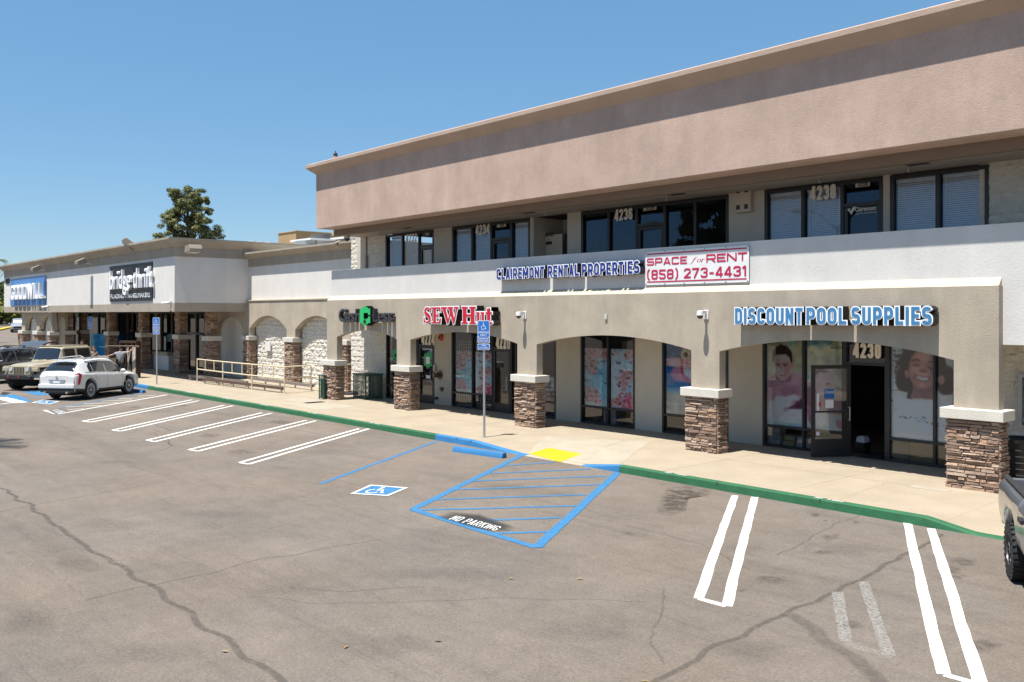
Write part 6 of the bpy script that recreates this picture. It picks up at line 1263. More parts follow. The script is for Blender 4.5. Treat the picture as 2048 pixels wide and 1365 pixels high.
for sg in (-1, 1):
    for wx in (-1.72, 1.75):   # flat wide flares over the wheels
        m = MB(); P = [(wx + .62 * math.cos(a), .44 + .60 * math.sin(a)) for a in np.linspace(.12, 3.02, 12)]; q = [(wx + .56 * math.cos(a), .44 + .52 * math.sin(a)) for a in np.linspace(3.02, .12, 12)]
        m.prism(P + q, lambda a, b: (a, sg * .66, b), lambda a, b: (a, sg * 1.0, b)); obj('wheel_flare', m, P_TAN if wx > 0 else M_TRIM, t, local=True, smooth=35)
    m = MB(); m.box(1.25, 2.40, sg * .83 - .17, sg * .83 + .17, 1.035, 1.09); m.box(2.28, 2.44, sg * .83 - .17, sg * .83 + .17, .86, 1.035); obj('front_fender', m, P_TAN, t, local=True, bevel=.05)
    m = MB(); m.cyl((2.42, sg * .46, .96), (2.50, sg * .46, .96), .115, .10, 18); obj('headlight', m, M_HEAD, t, local=True, smooth=40); m = MB(); m.cyl((2.40, sg * .46, .96), (2.475, sg * .46, .96), .135, n=18); obj('headlight_ring', m, M_TRIM, t, local=True)
    m = MB()
    y = c.side(1.6, 1.12) + .012; text(m, 'RUBICON' if False else 'TRAIL', lambda u, v, w: (1.9 - .62 * u if sg > 0 else 1.28 + .62 * u, sg * (.735), 1.115 + .055 * v), .02)
m = MB(); m.box(2.40, 2.475, -.62, .62, .70, 1.12); obj('grille_panel', m, P_TAN, t, local=True, bevel=.04); m = MB()
for k in range(7): y = -.255 + k * .085; m.box(2.47, 2.482, y - .024, y + .024, .76, 1.06)
obj('grille_slot', m, M_WELL, t, local=True, bevel=.0)
m = MB(); m.prism([(-.92, .52), (.92, .52), (.92, .68), (.70, .74), (-.70, .74), (-.92, .68)], lambda a, b: (2.52, a, b), lambda a, b: (2.78, a, b)); m.box(2.40, 2.55, -.30, .30, .50, .66); obj('front_bumper', m, M_TRIM, t, local=True, bevel=.04)
for sg in (-1, 1): m = MB(); m.box(2.76, 2.80, sg * .28 - .03, sg * .28 + .03, .60, .70); obj('tow_hook', m, pm('red_hook', (.40, .03, .03), .5, .05), t, local=True)
m = MB()
for y in (-.3, .15): m.tube([(1.06, y, 1.31), (.93, y + .38, 1.42)], .012)
obj('wiper', m, M_TRIM, t, local=True); m = MB(); m.box(-.98, .70, -.62, .62, 1.93, 1.955); obj('roof_panel', m, P_TAN, t, local=True, bevel=.03)
m = MB(); y = .72
for k in range(9): m.box(1.32 + k * .06, 1.36 + k * .06, .69 - k * .004, .705 - k * .004, 1.11, 1.15)
obj('hood_decal', m, M_TRIM, t, local=True)
place(t, -46.15, 12.15, .52, -.85)
P_GREY = carpaint('graphite_paint', (.21, .21, .225), .5, .32)
t, c = pickup('graphite grey pickup truck at the right edge with empty open bed and chunky tyres', P_GREY,
    [(-2.60, .58, .90, 1.13, .82, 1.15, .80), (-2.45, .54, .93, 1.15, .85, 1.17, .83), (-.92, .48, .935, 1.15, .86, 1.17, .84), (-.90, .48, .935, 1.12, .86, 1.66, .66), (-.75, .46, .935, 1.11, .86, 1.76, .62), (.5, .44, .935, 1.08, .86, 1.78, .62), (1.05, .44, .935, 1.08, .86, 1.42, .66), (1.45, .46, .93, 1.08, .84, 1.14, .72), (2.2, .50, .92, 1.02, .82, 1.07, .70), (2.75, .55, .82, .90, .72, .95, .6)],
    (-1.55, 1.75), .375, (-2.55, -.95, .70), ((-.78, .02), (.10, 1.10)), dict(seams=(.06, 1.22), handles=(-.62, .30), hz=.95, ws=(1.0, 1.42), mirror=1.05), True, False)
h = Vector((.47, -.88)).normalized(); rt = Vector((h[1], -h[0])); base = Vector((-4.42, 12.68)) - rt * .80 + h * 1.55; place(t, base[0], base[1], h[0], h[1])
# --- charcoal SUV with the tailgate up
P_CH = carpaint('charcoal_paint', (.10, .10, .105), .4, .3)
def wagon(label, paint, hatch, st, wheels, wr, wins, rack=False, nm='parked_car', ws=(.5, 1.2), rw=None):
    t = thing(nm, label, 'car'); c = Car(st, wheels, wr, None, 110); obj('body', c.body(), paint, t, local=True, smooth=34); wells(t, c)
    for sg in (-1, 1):
        for xa, xb in wins: obj('side_window', c.band(sg, xa, xb, .06, .9), M_CARG, t, local=True, smooth=60)
        for wx in wheels: wheel(t, wx, sg, .79, wr, .23, .68, 7)
        for x in (-.3, .8): obj('door_seam', c.seam(sg, x, .42, c.par(x)[3] - .02), M_WELL, t, local=True)
        for x in (-1.0, .12): m = MB(); y = c.side(x, .95); m.box(x - .1, x + .1, sg * (y + .02) - .014, sg * (y + .02) + .014, .93, .96); obj('door_handle', m, M_CHROME, t, local=True)
        mirror(t, .78, c.side(.78, 1.0), 1.06, paint, sg)
        m = MB(); x = c.x0 + .12; y = c.par(x)[2]; m.box(c.x0 + .0, c.x0 + .16, sg * (y - .10) - .13, sg * (y - .10) + .13, .86, 1.06); obj('tail_light', m, M_TAIL, t, local=True, bevel=.02)
        m = MB(); x = c.x1 - .25; m.box(c.x1 - .32, c.x1 - .06, sg * (c.par(x)[4] - .10) - .12, sg * (c.par(x)[4] - .10) + .12, .72, .88); obj('headlight', m, M_HEAD, t, local=True, bevel=.03)
        if rack: m = MB(); m.tube([(-1.5, sg * .58, 1.70), (-1.35, sg * .60, 1.76), (.25, sg * .60, 1.76), (.4, sg * .58, 1.69)], .025, 8); obj('roof_rail', m, M_METAL, t, local=True)
    obj('windscreen', c.top(*ws), M_CARG, t, local=True, smooth=60)
    if rack:
        m = MB()
        for x in (-.95, .05): m.box(x - .04, x + .04, -.72, .72, 1.79, 1.83); m.box(x - .06, x + .06, -.64, -.54, 1.74, 1.80); m.box(x - .06, x + .06, .54, .64, 1.74, 1.80)
        obj('crossbar', m, M_TRIM, t, local=True, bevel=.015)
    if hatch:
        M = Matrix.Translation((c.x0 + .55, 0, 1.66)) @ Matrix.Rotation(math.radians(12), 4, 'Y'); m = MB(); n = 10; vs = []
        for k in range(n + 1):
            u = k / n; x = -1.25 * u; z = .16 * math.sin(u * 3.0) ; w = .66 + .14 * math.sin(u * 2.2)
            for y in (-1, -.5, 0, .5, 1): vs.append(M @ Vector((x, y * w, z + .05 * (1 - y * y))))
        k5 = 5; vs2 = [v - Vector((0, 0, .07)) for v in vs]; N_ = len(vs); F = [(i * k5 + j, i * k5 + j + 1, (i + 1) * k5 + j + 1, (i + 1) * k5 + j) for i in range(n) for j in range(4)]
        E_ = [(i * k5, (i + 1) * k5) for i in range(n)] + [(i * k5 + 4, (i + 1) * k5 + 4) for i in range(n)] + [(j, j + 1) for j in range(4)] + [(n * k5 + j, n * k5 + j + 1) for j in range(4)]
        m.add(vs + vs2, F + [tuple(i + N_ for i in f) for f in F] + [(a, b, b + N_, a + N_) for a, b in E_]); h = obj('open_tailgate', m, paint, t, local=True, smooth=40)
        m = MB(); m.quad(*[M @ Vector(v) for v in ((-.12, -.52, -.035), (-.62, -.60, .06), (-.62, .60, .06), (-.12, .52, -.035))]); obj('tailgate_glass', m, M_CARG, h, local=True)
        m = MB(); m.tube([(c.x0 + .20, .70, 1.10), (c.x0 - .02, .72, 1.62)], .018); m.tube([(c.x0 + .20, -.70, 1.10), (c.x0 - .02, -.72, 1.62)], .018); obj('gas_strut', m, M_METAL, h, local=True)
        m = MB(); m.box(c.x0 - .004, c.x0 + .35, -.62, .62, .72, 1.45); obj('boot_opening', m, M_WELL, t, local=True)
    elif rw: obj('rear_window', c.top(*rw, .97, .014), M_CARG, t, local=True, smooth=60)
    m = MB(); m.box(c.x0 - .05, c.x0 + .08, -.82, .82, .42, .64); obj('rear_bumper', m, paint, t, local=True, bevel=.04)
    m = MB(); m.box(c.x1 - .10, c.x1 + .03, -.55, .55, .48, .72); obj('grille', m, M_TRIM, t, local=True, bevel=.04)
    return t
SUV = [(-2.30, .42, .80, 1.00, .76, 1.04, .68), (-2.22, .36, .88, 1.06, .84, 1.20, .74), (-2.0, .32, .93, 1.10, .87, 1.55, .66), (-1.6, .30, .94, 1.10, .88, 1.66, .62), (0, .28, .94, 1.04, .88, 1.71, .64), (.45, .28, .94, 1.02, .88, 1.66, .64), (.9, .28, .94, 1.01, .87, 1.36, .66), (1.25, .28, .94, 1.0, .86, 1.09, .72), (1.8, .30, .93, .94, .82, 1.0, .70), (2.2, .34, .86, .82, .74, .86, .6), (2.36, .40, .74, .68, .62, .72, .5)]
t = wagon('charcoal SUV with roof crossbars and its rear tailgate raised', P_CH, True, SUV, (-1.35, 1.40), .36, ((-1.95, -1.42), (-1.36, -.34), (-.26, 1.0)), True); place(t, -51.0, 10.5, .52, -.85)
VAN = [(-2.45, .40, .86, 1.05, .82, 1.10, .74), (-2.35, .34, .92, 1.08, .87, 1.6, .70), (-2.1, .30, .95, 1.08, .89, 1.75, .68), (.3, .28, .95, 1.03, .89, 1.76, .68), (.9, .28, .95, 1.02, .88, 1.56, .68), (1.5, .28, .95, 1.0, .86, 1.16, .72), (2.1, .32, .90, .92, .78, .98, .66), (2.5, .40, .74, .72, .62, .78, .5)]
t = wagon('silver minivan parked far off by the yellow kerb with a sunshade behind its windscreen', carpaint('silver_paint', (.45, .45, .47), .5, .3), False, VAN, (-1.5, 1.5), .35, ((-2.1, -1.2), (-1.1, -.1), (0, 1.2)), nm='minivan', ws=(.85, 1.55)); place(t, -131.5, 29.4, .97, -.24, gz(-131.5))
m = MB(); m.add([Vector((1.50, -.60, 1.17)), Vector((1.50, .60, 1.17)), Vector((.98, .56, 1.52)), Vector((.98, -.56, 1.52))], [(0, 1, 2, 3)]); m.v = [(x + .03, y, z + .03) for x, y, z in m.v]; obj('sunshade', m, pm('foil_shade', (.72, .76, .76), .4, .1), t, local=True)
t = wagon('black hatchback seen from behind with red tail lamp beside the far porch pillar', carpaint('black_paint', (.015, .015, .017), .2, .25), False, SUV, (-1.35, 1.40), .34, ((-1.95, -1.42), (-1.36, -.34), (-.26, 1.0)), rw=(-2.2, -1.95)); place(t, -102.3, 24.0, -.94, .34, gz(-102.3))
# ------------------------------------------------------------------ people
def skinmesh(V, E, rad, sub=1):
    me = bpy.data.meshes.new('figure'); me.from_pydata(V, E, []); o = bpy.data.objects.new('figure', me); COL.objects.link(o)
    md = o.modifiers.new('skin', 'SKIN'); md.use_smooth_shade = True; sv = me.skin_vertices[0].data
    for i, r in enumerate(rad): sv[i].radius = (r, r) if not hasattr(r, '__len__') else r; sv[i].use_root = (i == 0)
    s = o.modifiers.new('sub', 'SUBSURF'); s.levels = sub; bpy.context.view_layer.update()
    ev = o.evaluated_get(bpy.context.evaluated_depsgraph_get()); q = ev.to_mesh(); vs = [tuple(p.co) for p in q.vertices]; fs = [tuple(p.vertices) for p in q.polygons]; ev.to_mesh_clear(); bpy.data.objects.remove(o); bpy.data.meshes.remove(me); return vs, fs
def person(label, pose, mats, female=False):
    """pose: joint dict in metres, +x right, +y the way the person faces, z up"""
    t = thing('person', label, 'person'); J = {k: Vector(v) for k, v in pose.items()}; f_ = .9 if female else 1
    names = ['pelvis', 'waist', 'chest', 'neckb', 'neck', 'headl', 'head', 'top']; V = []; E = []; rad = []; ix = {}
    def add(n, p, r, par=None):
        ix[n] = len(V); V.append(tuple(p)); rad.append(r)
        if par is not None: E.append((ix[par], ix[n]))
    add('pelvis', J['pelvis'], (.16 * f_, .12), None); add('waist', J['waist'], (.14 * f_, .10), 'pelvis'); add('chest', J['chest'], (.17 * f_, .12), 'waist'); add('neckb', J['neck'] + Vector((0, 0, -.05)), (.085, .07), 'chest'); add('neck', J['neck'], .056, 'neckb')
    h = J['head']; add('jaw', h + Vector((0, .02, -.07)), .072, 'neck'); add('skull', h + Vector((0, 0, .02)), (.082, .098), 'jaw'); add('crown', h + Vector((0, -.01, .09)), .066, 'skull')
    for s in ('l', 'r'):
        add('sh' + s, J['sh' + s], .062 * f_, 'chest'); add('el' + s, J['el' + s], .043 * f_, 'sh' + s); add('wr' + s, J['wr' + s], .029 * f_, 'el' + s)
        d = (J['wr' + s] - J['el' + s]).normalized(); pal = J['wr' + s] + d * .07; add('pa' + s, pal, (.040, .020), 'wr' + s)
        side = d.cross(Vector((0, 0, 1))); side = side.normalized() if side.length > .1 else Vector((1, 0, 0)); dn = Vector((0, 0, -1))
        for k, (o_, L) in enumerate(((-.030, .066), (-.010, .078), (.010, .073), (.028, .058))):
            b = pal + d * .035 + side * o_; add('fa%d' % k + s, b, .0095, 'pa' + s); add('fb%d' % k + s, b + d * L * .55 + dn * .012, .0085, 'fa%d' % k + s); add('fc%d' % k + s, b + d * L + dn * .035, .007, 'fb%d' % k + s)
        b = pal - side * .035; add('ta' + s, b - side * .012 + d * .012, .011, 'pa' + s); add('tb' + s, b - side * .03 + d * .045 + dn * .01, .009, 'ta' + s)
        add('hip' + s, J['hip' + s], .098 * f_, 'pelvis'); add('kn' + s, J['kn' + s], .058, 'hip' + s); add('an' + s, J['an' + s], .038, 'kn' + s); add('toe' + s, J['an' + s] + Vector((0, .15, -.05)), .034, 'an' + s)
    vs, fs = skinmesh(V, E, rad); m = MB(); m.add(vs, fs); bd = obj('body', m, mats['skin'], t, local=True, smooth=80)
    def part(name, keys, edges, rr, mat):
        vv = [tuple(J[k]) for k in keys]; a, b = skinmesh(vv, edges, rr); m = MB(); m.add(a, b); return obj(name, m, mat, t, local=True, smooth=80)
    hf = {k: J['sh' + k].lerp(J['el' + k], .62) for k in 'lr'}; J['sl'], J['sr'] = hf['l'], hf['r']; J['hem'] = J['pelvis'] + Vector((0, 0, -.06)); J['coll'] = J['neck'] + Vector((0, -.01, -.055))
    part('shirt', ['hem', 'waist', 'chest', 'coll', 'shl', 'sl', 'shr', 'sr'], [(0, 1), (1, 2), (2, 3), (2, 4), (4, 5), (2, 6), (6, 7)], [(.188 * f_, .150), (.166 * f_, .128), (.19 * f_, .135), (.09, .08), .078 * f_, .066 * f_, .078 * f_, .066 * f_], mats['shirt'])
    J['cl'], J['cr'] = J['anl'] + Vector((0, 0, .05)), J['anr'] + Vector((0, 0, .05)); J['wb'] = J['pelvis'] + Vector((0, 0, .10))
    part('trousers', ['pelvis', 'wb', 'hipl', 'knl', 'cl', 'hipr', 'knr', 'cr'], [(0, 1), (0, 2), (2, 3), (3, 4), (0, 5), (5, 6), (6, 7)], [(.172 * f_, .132), (.166 * f_, .126), .11 * f_, .078, .062, .11 * f_, .078, .062], mats['trousers'])
    m = MB()
    for s in ('l', 'r'): p = J['an' + s]; m.sph((p[0], p[1] + .07, p[2] - .035), (.05, .145, .05), 12, 6)
    obj('shoes', m, mats['shoes'], t, local=True, smooth=60)
    m = MB(); n_, q_ = 16, 9; vs = []; hh = h + Vector((0, -.012, .035))
    for j in range(q_ + 1):
        th = math.pi * .60 * j / q_
        for i in range(n_):
            ph = 2 * math.pi * i / n_; fr = .62 if math.sin(ph) > .3 else 1.0; tt = th * fr; vs.append((hh[0] + .093 * math.sin(tt) * math.cos(ph), hh[1] + .112 * math.sin(tt) * math.sin(ph), hh[2] + .112 * math.cos(tt)))
    m.add(vs, [(j * n_ + i, (j + 1) * n_ + i, (j + 1) * n_ + (i + 1) % n_, j * n_ + (i + 1) % n_) for j in range(q_) for i in range(n_)])
    if female:
        for k in range(9): a = math.radians(200 + k * 17.5); x, y = h[0] + .085 * math.cos(a), h[1] - .01 + .10 * math.sin(a); m.cyl((x, y, h[2] + .06), (x * 1.02 - h[0] * .02, y - .01, h[2] - .26), .036, .022, 7)
    obj('hair', m, mats['hair'], t, local=True, smooth=70)
    m = MB()
    for sx in (-1, 1): m.sph(h + Vector((sx * .031, .083, .005)), (.012, .010, .008), 8, 6); m.sph(h + Vector((sx * .088, -.005, -.01)), (.012, .022, .032), 8, 6)
    m.sph(h + Vector((0, .10, -.025)), (.014, .022, .022), 8, 6); obj('face_features', m, mats['skin'], t, local=True, smooth=70)
    m = MB(); m.sph(h + Vector((0, .082, -.062)), (.026, .010, .008), 8, 5)
    for sx in (-1, 1): m.sph(h + Vector((sx * .031, .091, .005)), (.006, .004, .006), 6, 4)
    obj('mouth_and_eyes', m, mats['hair'], t, local=True, smooth=70); return t
SK1 = pm('skin_tanned', (.46, .27, .19), .55, .06, 12); SK2 = pm('skin_fair', (.52, .32, .24), .55, .06, 12)
DENIM = pm('dark_trousers', (.022, .024, .032), .9, .12, 10); GTEE = pm('grey_tee', (.27, .28, .31), .95, .10, 9); BHAIR = pm('dark_hair', (.018, .014, .012), .7, .2, 30); RHAIR = pm('auburn_hair', (.13, .05, .022), .6, .25, 30)
FLOW = pm('patterned_blouse', (.30, .27, .22), .9, .45, 14); SHOE = pm('dark_shoes', (.03, .03, .03), .7, .1)
man = person('man in grey T-shirt seen from behind, arms stretched between tan truck bed and cabinet', dict(pelvis=(0, 0, .98), waist=(0, .01, 1.14), chest=(0, .0, 1.36), neck=(0, .0, 1.56), head=(0, .03, 1.68), shl=(-.20, 0, 1.46), shr=(.20, 0, 1.47), ell=(-.46, .04, 1.36), elr=(.44, .05, 1.50), wrl=(-.73, .06, 1.30), wrr=(.60, .12, 1.66), hipl=(-.10, 0, .90), hipr=(.10, 0, .90), knl=(-.13, .03, .50), knr=(.13, -.02, .50), anl=(-.14, 0, .085), anr=(.14, -.04, .085)), dict(skin=SK1, shirt=GTEE, trousers=DENIM, hair=BHAIR, shoes=SHOE))
man.location = gnd(240.5, 764, .0); man.rotation_euler = (0, 0, math.radians(40))
wom = person('woman with long auburn hair in patterned blouse standing behind the tan truck bed', dict(pelvis=(0, 0, .92), waist=(0, .01, 1.07), chest=(0, .0, 1.27), neck=(0, .0, 1.45), head=(0, .02, 1.56), shl=(-.17, 0, 1.37), shr=(.17, 0, 1.37), ell=(-.20, .06, 1.12), elr=(.24, .10, 1.14), wrl=(-.10, .24, 1.20), wrr=(.12, .28, 1.30), hipl=(-.09, 0, .85), hipr=(.09, 0, .85), knl=(-.10, .02, .47), knr=(.10, .02, .47), anl=(-.10, 0, .085), anr=(.10, 0, .085)), dict(skin=SK2, shirt=FLOW, trousers=DENIM, hair=RHAIR, shoes=SHOE), True)
wom.location = gnd(187, 758, .05); wom.rotation_euler = (0, 0, math.radians(-70))
w2_ = person('person with brown hair standing in shade by the brick pillar beyond the tan truck', dict(pelvis=(0, 0, .94), waist=(0, .01, 1.09), chest=(0, .0, 1.30), neck=(0, .0, 1.48), head=(0, .02, 1.60), shl=(-.17, 0, 1.40), shr=(.17, 0, 1.40), ell=(-.22, .0, 1.14), elr=(.22, .0, 1.14), wrl=(-.20, .10, .94), wrr=(.20, .10, .94), hipl=(-.09, 0, .87), hipr=(.09, 0, .87), knl=(-.10, .02, .48), knr=(.10, .02, .48), anl=(-.10, 0, .085), anr=(.10, 0, .085)), dict(skin=SK1, shirt=DENIM, trousers=DENIM, hair=BHAIR, shoes=SHOE))
p = gnd(165, 741, SW); w2_.location = p; w2_.rotation_euler = (0, 0, math.radians(200))
# ------------------------------------------------------------------ goods and furniture on the pavement
M_WOOD = pm('dark_walnut', (.055, .028, .018), .5, .2, 6); M_PALE = pm('pale_panel', (.52, .49, .42), .5, .25, 9)
p = gnd(267, 756, SW); t = thing('cabinet', 'tall dark walnut cabinet frame with pale glazed door panels being moved', 'cabinet', p, math.radians(28))
m = MB()
for x in (-.78, -.36, .02, .30): m.box(x - .035, x + .035, -.15, .15, 0, 1.78)
m.box(-.80, .33, -.16, .16, 1.78, 1.90); m.box(-.80, .33, -.16, .16, .0, .10); obj('frame', m, M_WOOD, t, local=True, bevel=.01)
m = MB(); m.box(.06, .26, -.14, -.11, .12, 1.66); obj('door_panel', m, M_PALE, t, local=True)
m = MB(); m.box(-.72, -.62, -.18, -.15, .12, 1.6); m.add([(-.32, -.16, .2), (-.28, -.16, .2), (-.02, -.16, 1.5), (-.06, -.16, 1.5)], [(0, 1, 2, 3)]); m.add([(-.05, -.17, .2), (-.01, -.17, .2), (-.26, -.17, 1.5), (-.30, -.17, 1.5)], [(0, 1, 2, 3)]); m.box(-.22, -.17, -.18, -.15, .12, 1.6); obj('lattice', m, M_PALE, t, local=True)
p = gnd(244, 757, SW); m = MB(); M = Matrix.Translation((p[0], p[1], 1.78)) @ Matrix.Rotation(math.radians(38), 4, 'Z'); m.box(-.9, .95, -.04, .04, -.03, .04, M); m.box(-.85, .90, -.06, .06, .04, .05, M); obj('wooden_rail', m, pm('pale_timber', (.40, .28, .19), .7, .15), label='pale wooden bed rail held level behind the man in grey', cat='timber')
# tall blue kiosk
yk = 19.2; x0, x1 = xY(194, yk), xY(213.5, yk); t = thing('donation_kiosk', 'tall bright blue metal kiosk with lighter patterned side under the store canopy', 'kiosk', ((x0 + x1) / 2, yk, SW)); zt = zY(200, 668, yk)
m = MB(); m.box(x0, x1, yk, yk + 1.0, SW, zt); obj('cabinet_body', m, pm('kiosk_blue', (.01, .17, .42), .4, .06), t, bevel=.02)
m = MB(); xl = xY(183, yk - .2); m.box(xl, x0 - .02, yk - .22, yk + .7, SW, zt - .02); obj('patterned_panel', m, pm('kiosk_light_blue', (.10, .42, .62), .45, .45, 5), t)
m = MB(); cx, cz = lerp(x0, x1, .55), SW + (zt - SW) * .80
for q in stroke([(cx + .24 * math.cos(a), cz + .24 * math.sin(a)) for a in np.linspace(-.4, 3.6, 12)], .07): m.quad(*[(a, yk - .006, b) for a, b in q])
m.quad((x0 + .4, yk - .006, cz - .52), (x1 - .4, yk - .006, cz - .52), (x1 - .4, yk - .006, cz - .44), (x0 + .4, yk - .006, cz - .44)); obj('kiosk_emblem', m, pm('emblem_blue', (.25, .48, .66), .5, .05), t)
# handrail pen with cream pipes
rl = thing('handrail', 'cream painted pipe railing around the store walkway in front of the blind arches', 'railing', gnd(395, 765, SW))
def zz(px): return [gnd(380 + a * .2051, 600 + b * .2051, SW) for a, b in px]
A0, A1, A2, A3, B1 = zz([(70, 800), (320, 838), (605, 877), (920, 915), (1180, 890)])
B2 = Vector((XLR + 1.6, 19.0, SW))
up = lambda v, z: (v[0], v[1], SW + z)
for p in (A0, A1, A2, A3, B1): m = MB(); m.cyl(up(p, 0), up(p, 1.10), .028, n=8); m.cyl(up(p, 0), up(p, .015), .07, n=10); obj('post', m, M_RAIL, rl, smooth=40)
for z in (1.10, .62): m = MB(); m.tube([up(A0, z), up(A1, z), up(A2, z), up(A3, z), up(B1, z), up(B1.lerp(B2, .6), z * (1 if z < 1 else .62))], .028, 8); obj('rail', m, M_RAIL, rl, smooth=40)
for q in [a.lerp(b, k) for a, b in ((A0, A1), (A1, A2), (A2, A3)) for k in (.33, .67)] + [A3.lerp(B1, .3)]: m = MB(); m.cyl(up(q, .62), up(q, 1.10), .024, n=8); obj('baluster', m, M_RAIL, rl, smooth=40)
# cart guide rails lying low on brackets
def guide(px, label, mat):
    P = zz(px); t = thing('cart_guide', label, 'cart guide', P[0], 0, 'low cart guide rails'); m = MB(); a, b = P[0], P[-1]; d = (b - a); M = Matrix.Translation((a[0], a[1], 0)) @ Matrix.Rotation(math.atan2(d[1], d[0]), 4, 'Z'); L = d.length
    m.box(0, L, -.05, .05, SW + .14, SW + .26, M); obj('timber_bar', m, mat, t); n = max(2, int(L / 1.3))
    for k in range(n + 1): m = MB(); x = .15 + (L - .3) * k / n; m.box(x - .03, x + .03, -.03, .03, SW, SW + .14, M); m.box(x - .06, x + .06, -.06, .06, SW, SW + .012, M); obj('bracket', m, M_METAL, t)
guide([(130, 815), (910, 912)], 'front weathered brown cart guide bar lying low behind the cream railing', pm('brown_timber', (.10, .06, .045), .8, .25, 5)); guide([(590, 805), (1200, 885)], 'rear grey cart guide bar along the foot of the blind arches', pm('grey_timber', (.20, .17, .15), .8, .25, 5)); guide([(-10, 780), (560, 850)], 'far shaded cart guide bar at the open end of the railing', pm('grey_timber', (.20, .17, .15), .8))
# green steel litter cages and a round rubber foot
def cage(px0, px1, dep, h, label, solid=False):
    a, b = gnd(*px0, SW), gnd(*px1, SW); t = thing('litter_cage', label, 'litter bin', a); d = b - a; L = d.length; M = Matrix.Translation(a) @ Matrix.Rotation(math.atan2(d[1], d[0]), 4, 'Z'); m = MB()
    for x in (.02, L - .02):
        for y in (.02, dep - .02): m.cyl(M @ Vector((x, y, 0)), M @ Vector((x, y, h)), .022, n=8)
    for z in (.06, h): m.tube([M @ Vector(q) for q in ((.02, .02, z), (L - .02, .02, z), (L - .02, dep - .02, z), (.02, dep - .02, z), (.02, .02, z))], .02, 8)
    obj('frame', m, M_GREEN, t, smooth=40); m = MB(); k = 0
    while .06 + k * .045 < h:
        z = .06 + k * .045; m.tube([M @ Vector(q) for q in ((.02, .02, z), (L - .02, .02, z), (L - .02, dep - .02, z), (.02, dep - .02, z), (.02, .02, z))], .009, 4); k += 1
    for x in np.arange(.05, L, .06): m.cyl(M @ Vector((x, .02, .05)), M @ Vector((x, .02, h)), .008, n=4); m.cyl(M @ Vector((x, dep - .02, .05)), M @ Vector((x, dep - .02, h)), .008, n=4)
    for y in np.arange(.05, dep, .06): m.cyl(M @ Vector((L - .02, y, .05)), M @ Vector((L - .02, y, h)), .008, n=4)
    obj('mesh_panel', m, M_GREEN, t)
    m = MB(); 
    if solid: m.box(-.03, L + .03, -.03, dep + .03, h + .01, h + .05, M); obj('lid', m, M_GREEN, t, bevel=.015); m = MB()
    if not solid: m.box(.06, L - .06, .06, dep - .06, .08, h * .85, M); obj('liner', m, pm('bin_liner', (.14, .15, .10) if not solid else (.05, .09, .06), .6, .35, 5), t)
cage((637, 798.5), (648, 799.5), .45, .92, 'narrow open green wire litter cage left of the leftmost stone pillar'); cage((706, 796), (731, 800), .75, .92, 'wide green wire litter cage with lid in the corner by the block wall', True)
p = gnd(699, 789, SW); m = MB(); m.lathe([(.0, .10), (.26, .10), (.36, .07), (.38, .02), (.38, 0), (0, 0)], Matrix.Translation(p), 24); m.cyl((p[0], p[1], SW + .10), (p[0], p[1], SW + .14), .07, n=12); obj('rubber_base', m, M_RUB, smooth=35, label='round black rubber base lying behind the leftmost stone pillar', cat='base')
# black bin right of the last pillar
p = Vector((xY(2042, 18.9), 18.9, SW)); t = thing('litter_bin', 'round black litter bin with rolled rim right of the last stone pillar', 'litter bin', p); m = MB(); m.lathe([(.26, 0), (.33, .80), (.37, .84), (.37, .90), (.32, .90), (.31, .82), (.25, .1), (0, .1)], Matrix.Translation((0, 0, 0)), 28); obj('bin_body', m, M_TRIM, t, local=True, smooth=40); m = MB()
for k in range(6): m.lathe([(.272 + .0090 * k * 1.0, .12 * k + .06), (.285 + .0090 * k, .12 * k + .08), (.278 + .0090 * k, .12 * k + .10)], Matrix.Identity(4), 28)
obj('rib', m, M_TRIM, t, local=True)
# shop stock seen through the low panes
def stock(px, py, w, d, h, mat, name, label, cat, yoff=.35, z=None):
    x = xY(px, YS + yoff); z = SW + .012 if z is None else z; m = MB(); m.box(x, x + w, YS + yoff, YS + yoff + d, z, z + h); m.box(x + w * .45, x + w * .55, YS + yoff - .003, YS + yoff + d, z + h, z + h + .004); return obj(name, m, mat, label=label, cat=cat)
CARD = pm('cardboard', (.42, .28, .14), .85, .1, 4); BOOKW = pm('white_packs', (.55, .55, .58), .7, .2, 6)
stock(1820, 0, .62, .45, .42, CARD, 'cardboard_box', 'large cardboard box behind the low pane under the laughing girl', 'box'); stock(1782, 0, .42, .4, .34, pm('kraft_box', (.34, .25, .16), .85, .1), 'cardboard_box', 'dull kraft box left of the large cardboard box under the laughing girl', 'box', .5); stock(1876, 0, .5, .45, .40, CARD, 'cardboard_box', 'cardboard box in the last low pane beside the right stone pillar', 'box')
def pack_stack(px, n, w, label, m_):
    x = xY(px, YS + .2); t = thing('pack_stack', label, 'stock', (x, YS + .2, SW + .012))
    for k in range(n): m = MB(); o = R.uniform(-.03, .03); m.box(x + o, x + w + o, YS + .2, YS + .5, SW + .013 + k * .145, SW + .012 + k * .145 + .135); obj('white_pack', m, m_, t, bevel=.02)
pack_stack(1536, 3, .36, 'stack of three white packs in the low pane under the smiling man', BOOKW); pack_stack(1566, 2, .3, 'short stack of cream packs beside the white ones in the low pane', pm('cream_packs', (.48, .40, .26), .7, .2, 6)); pack_stack(1592, 2, .34, 'two slumped white packs near the window post under the poster', BOOKW); pack_stack(1614, 2, .40, 'two white packs behind the open door in the low pane', BOOKW)
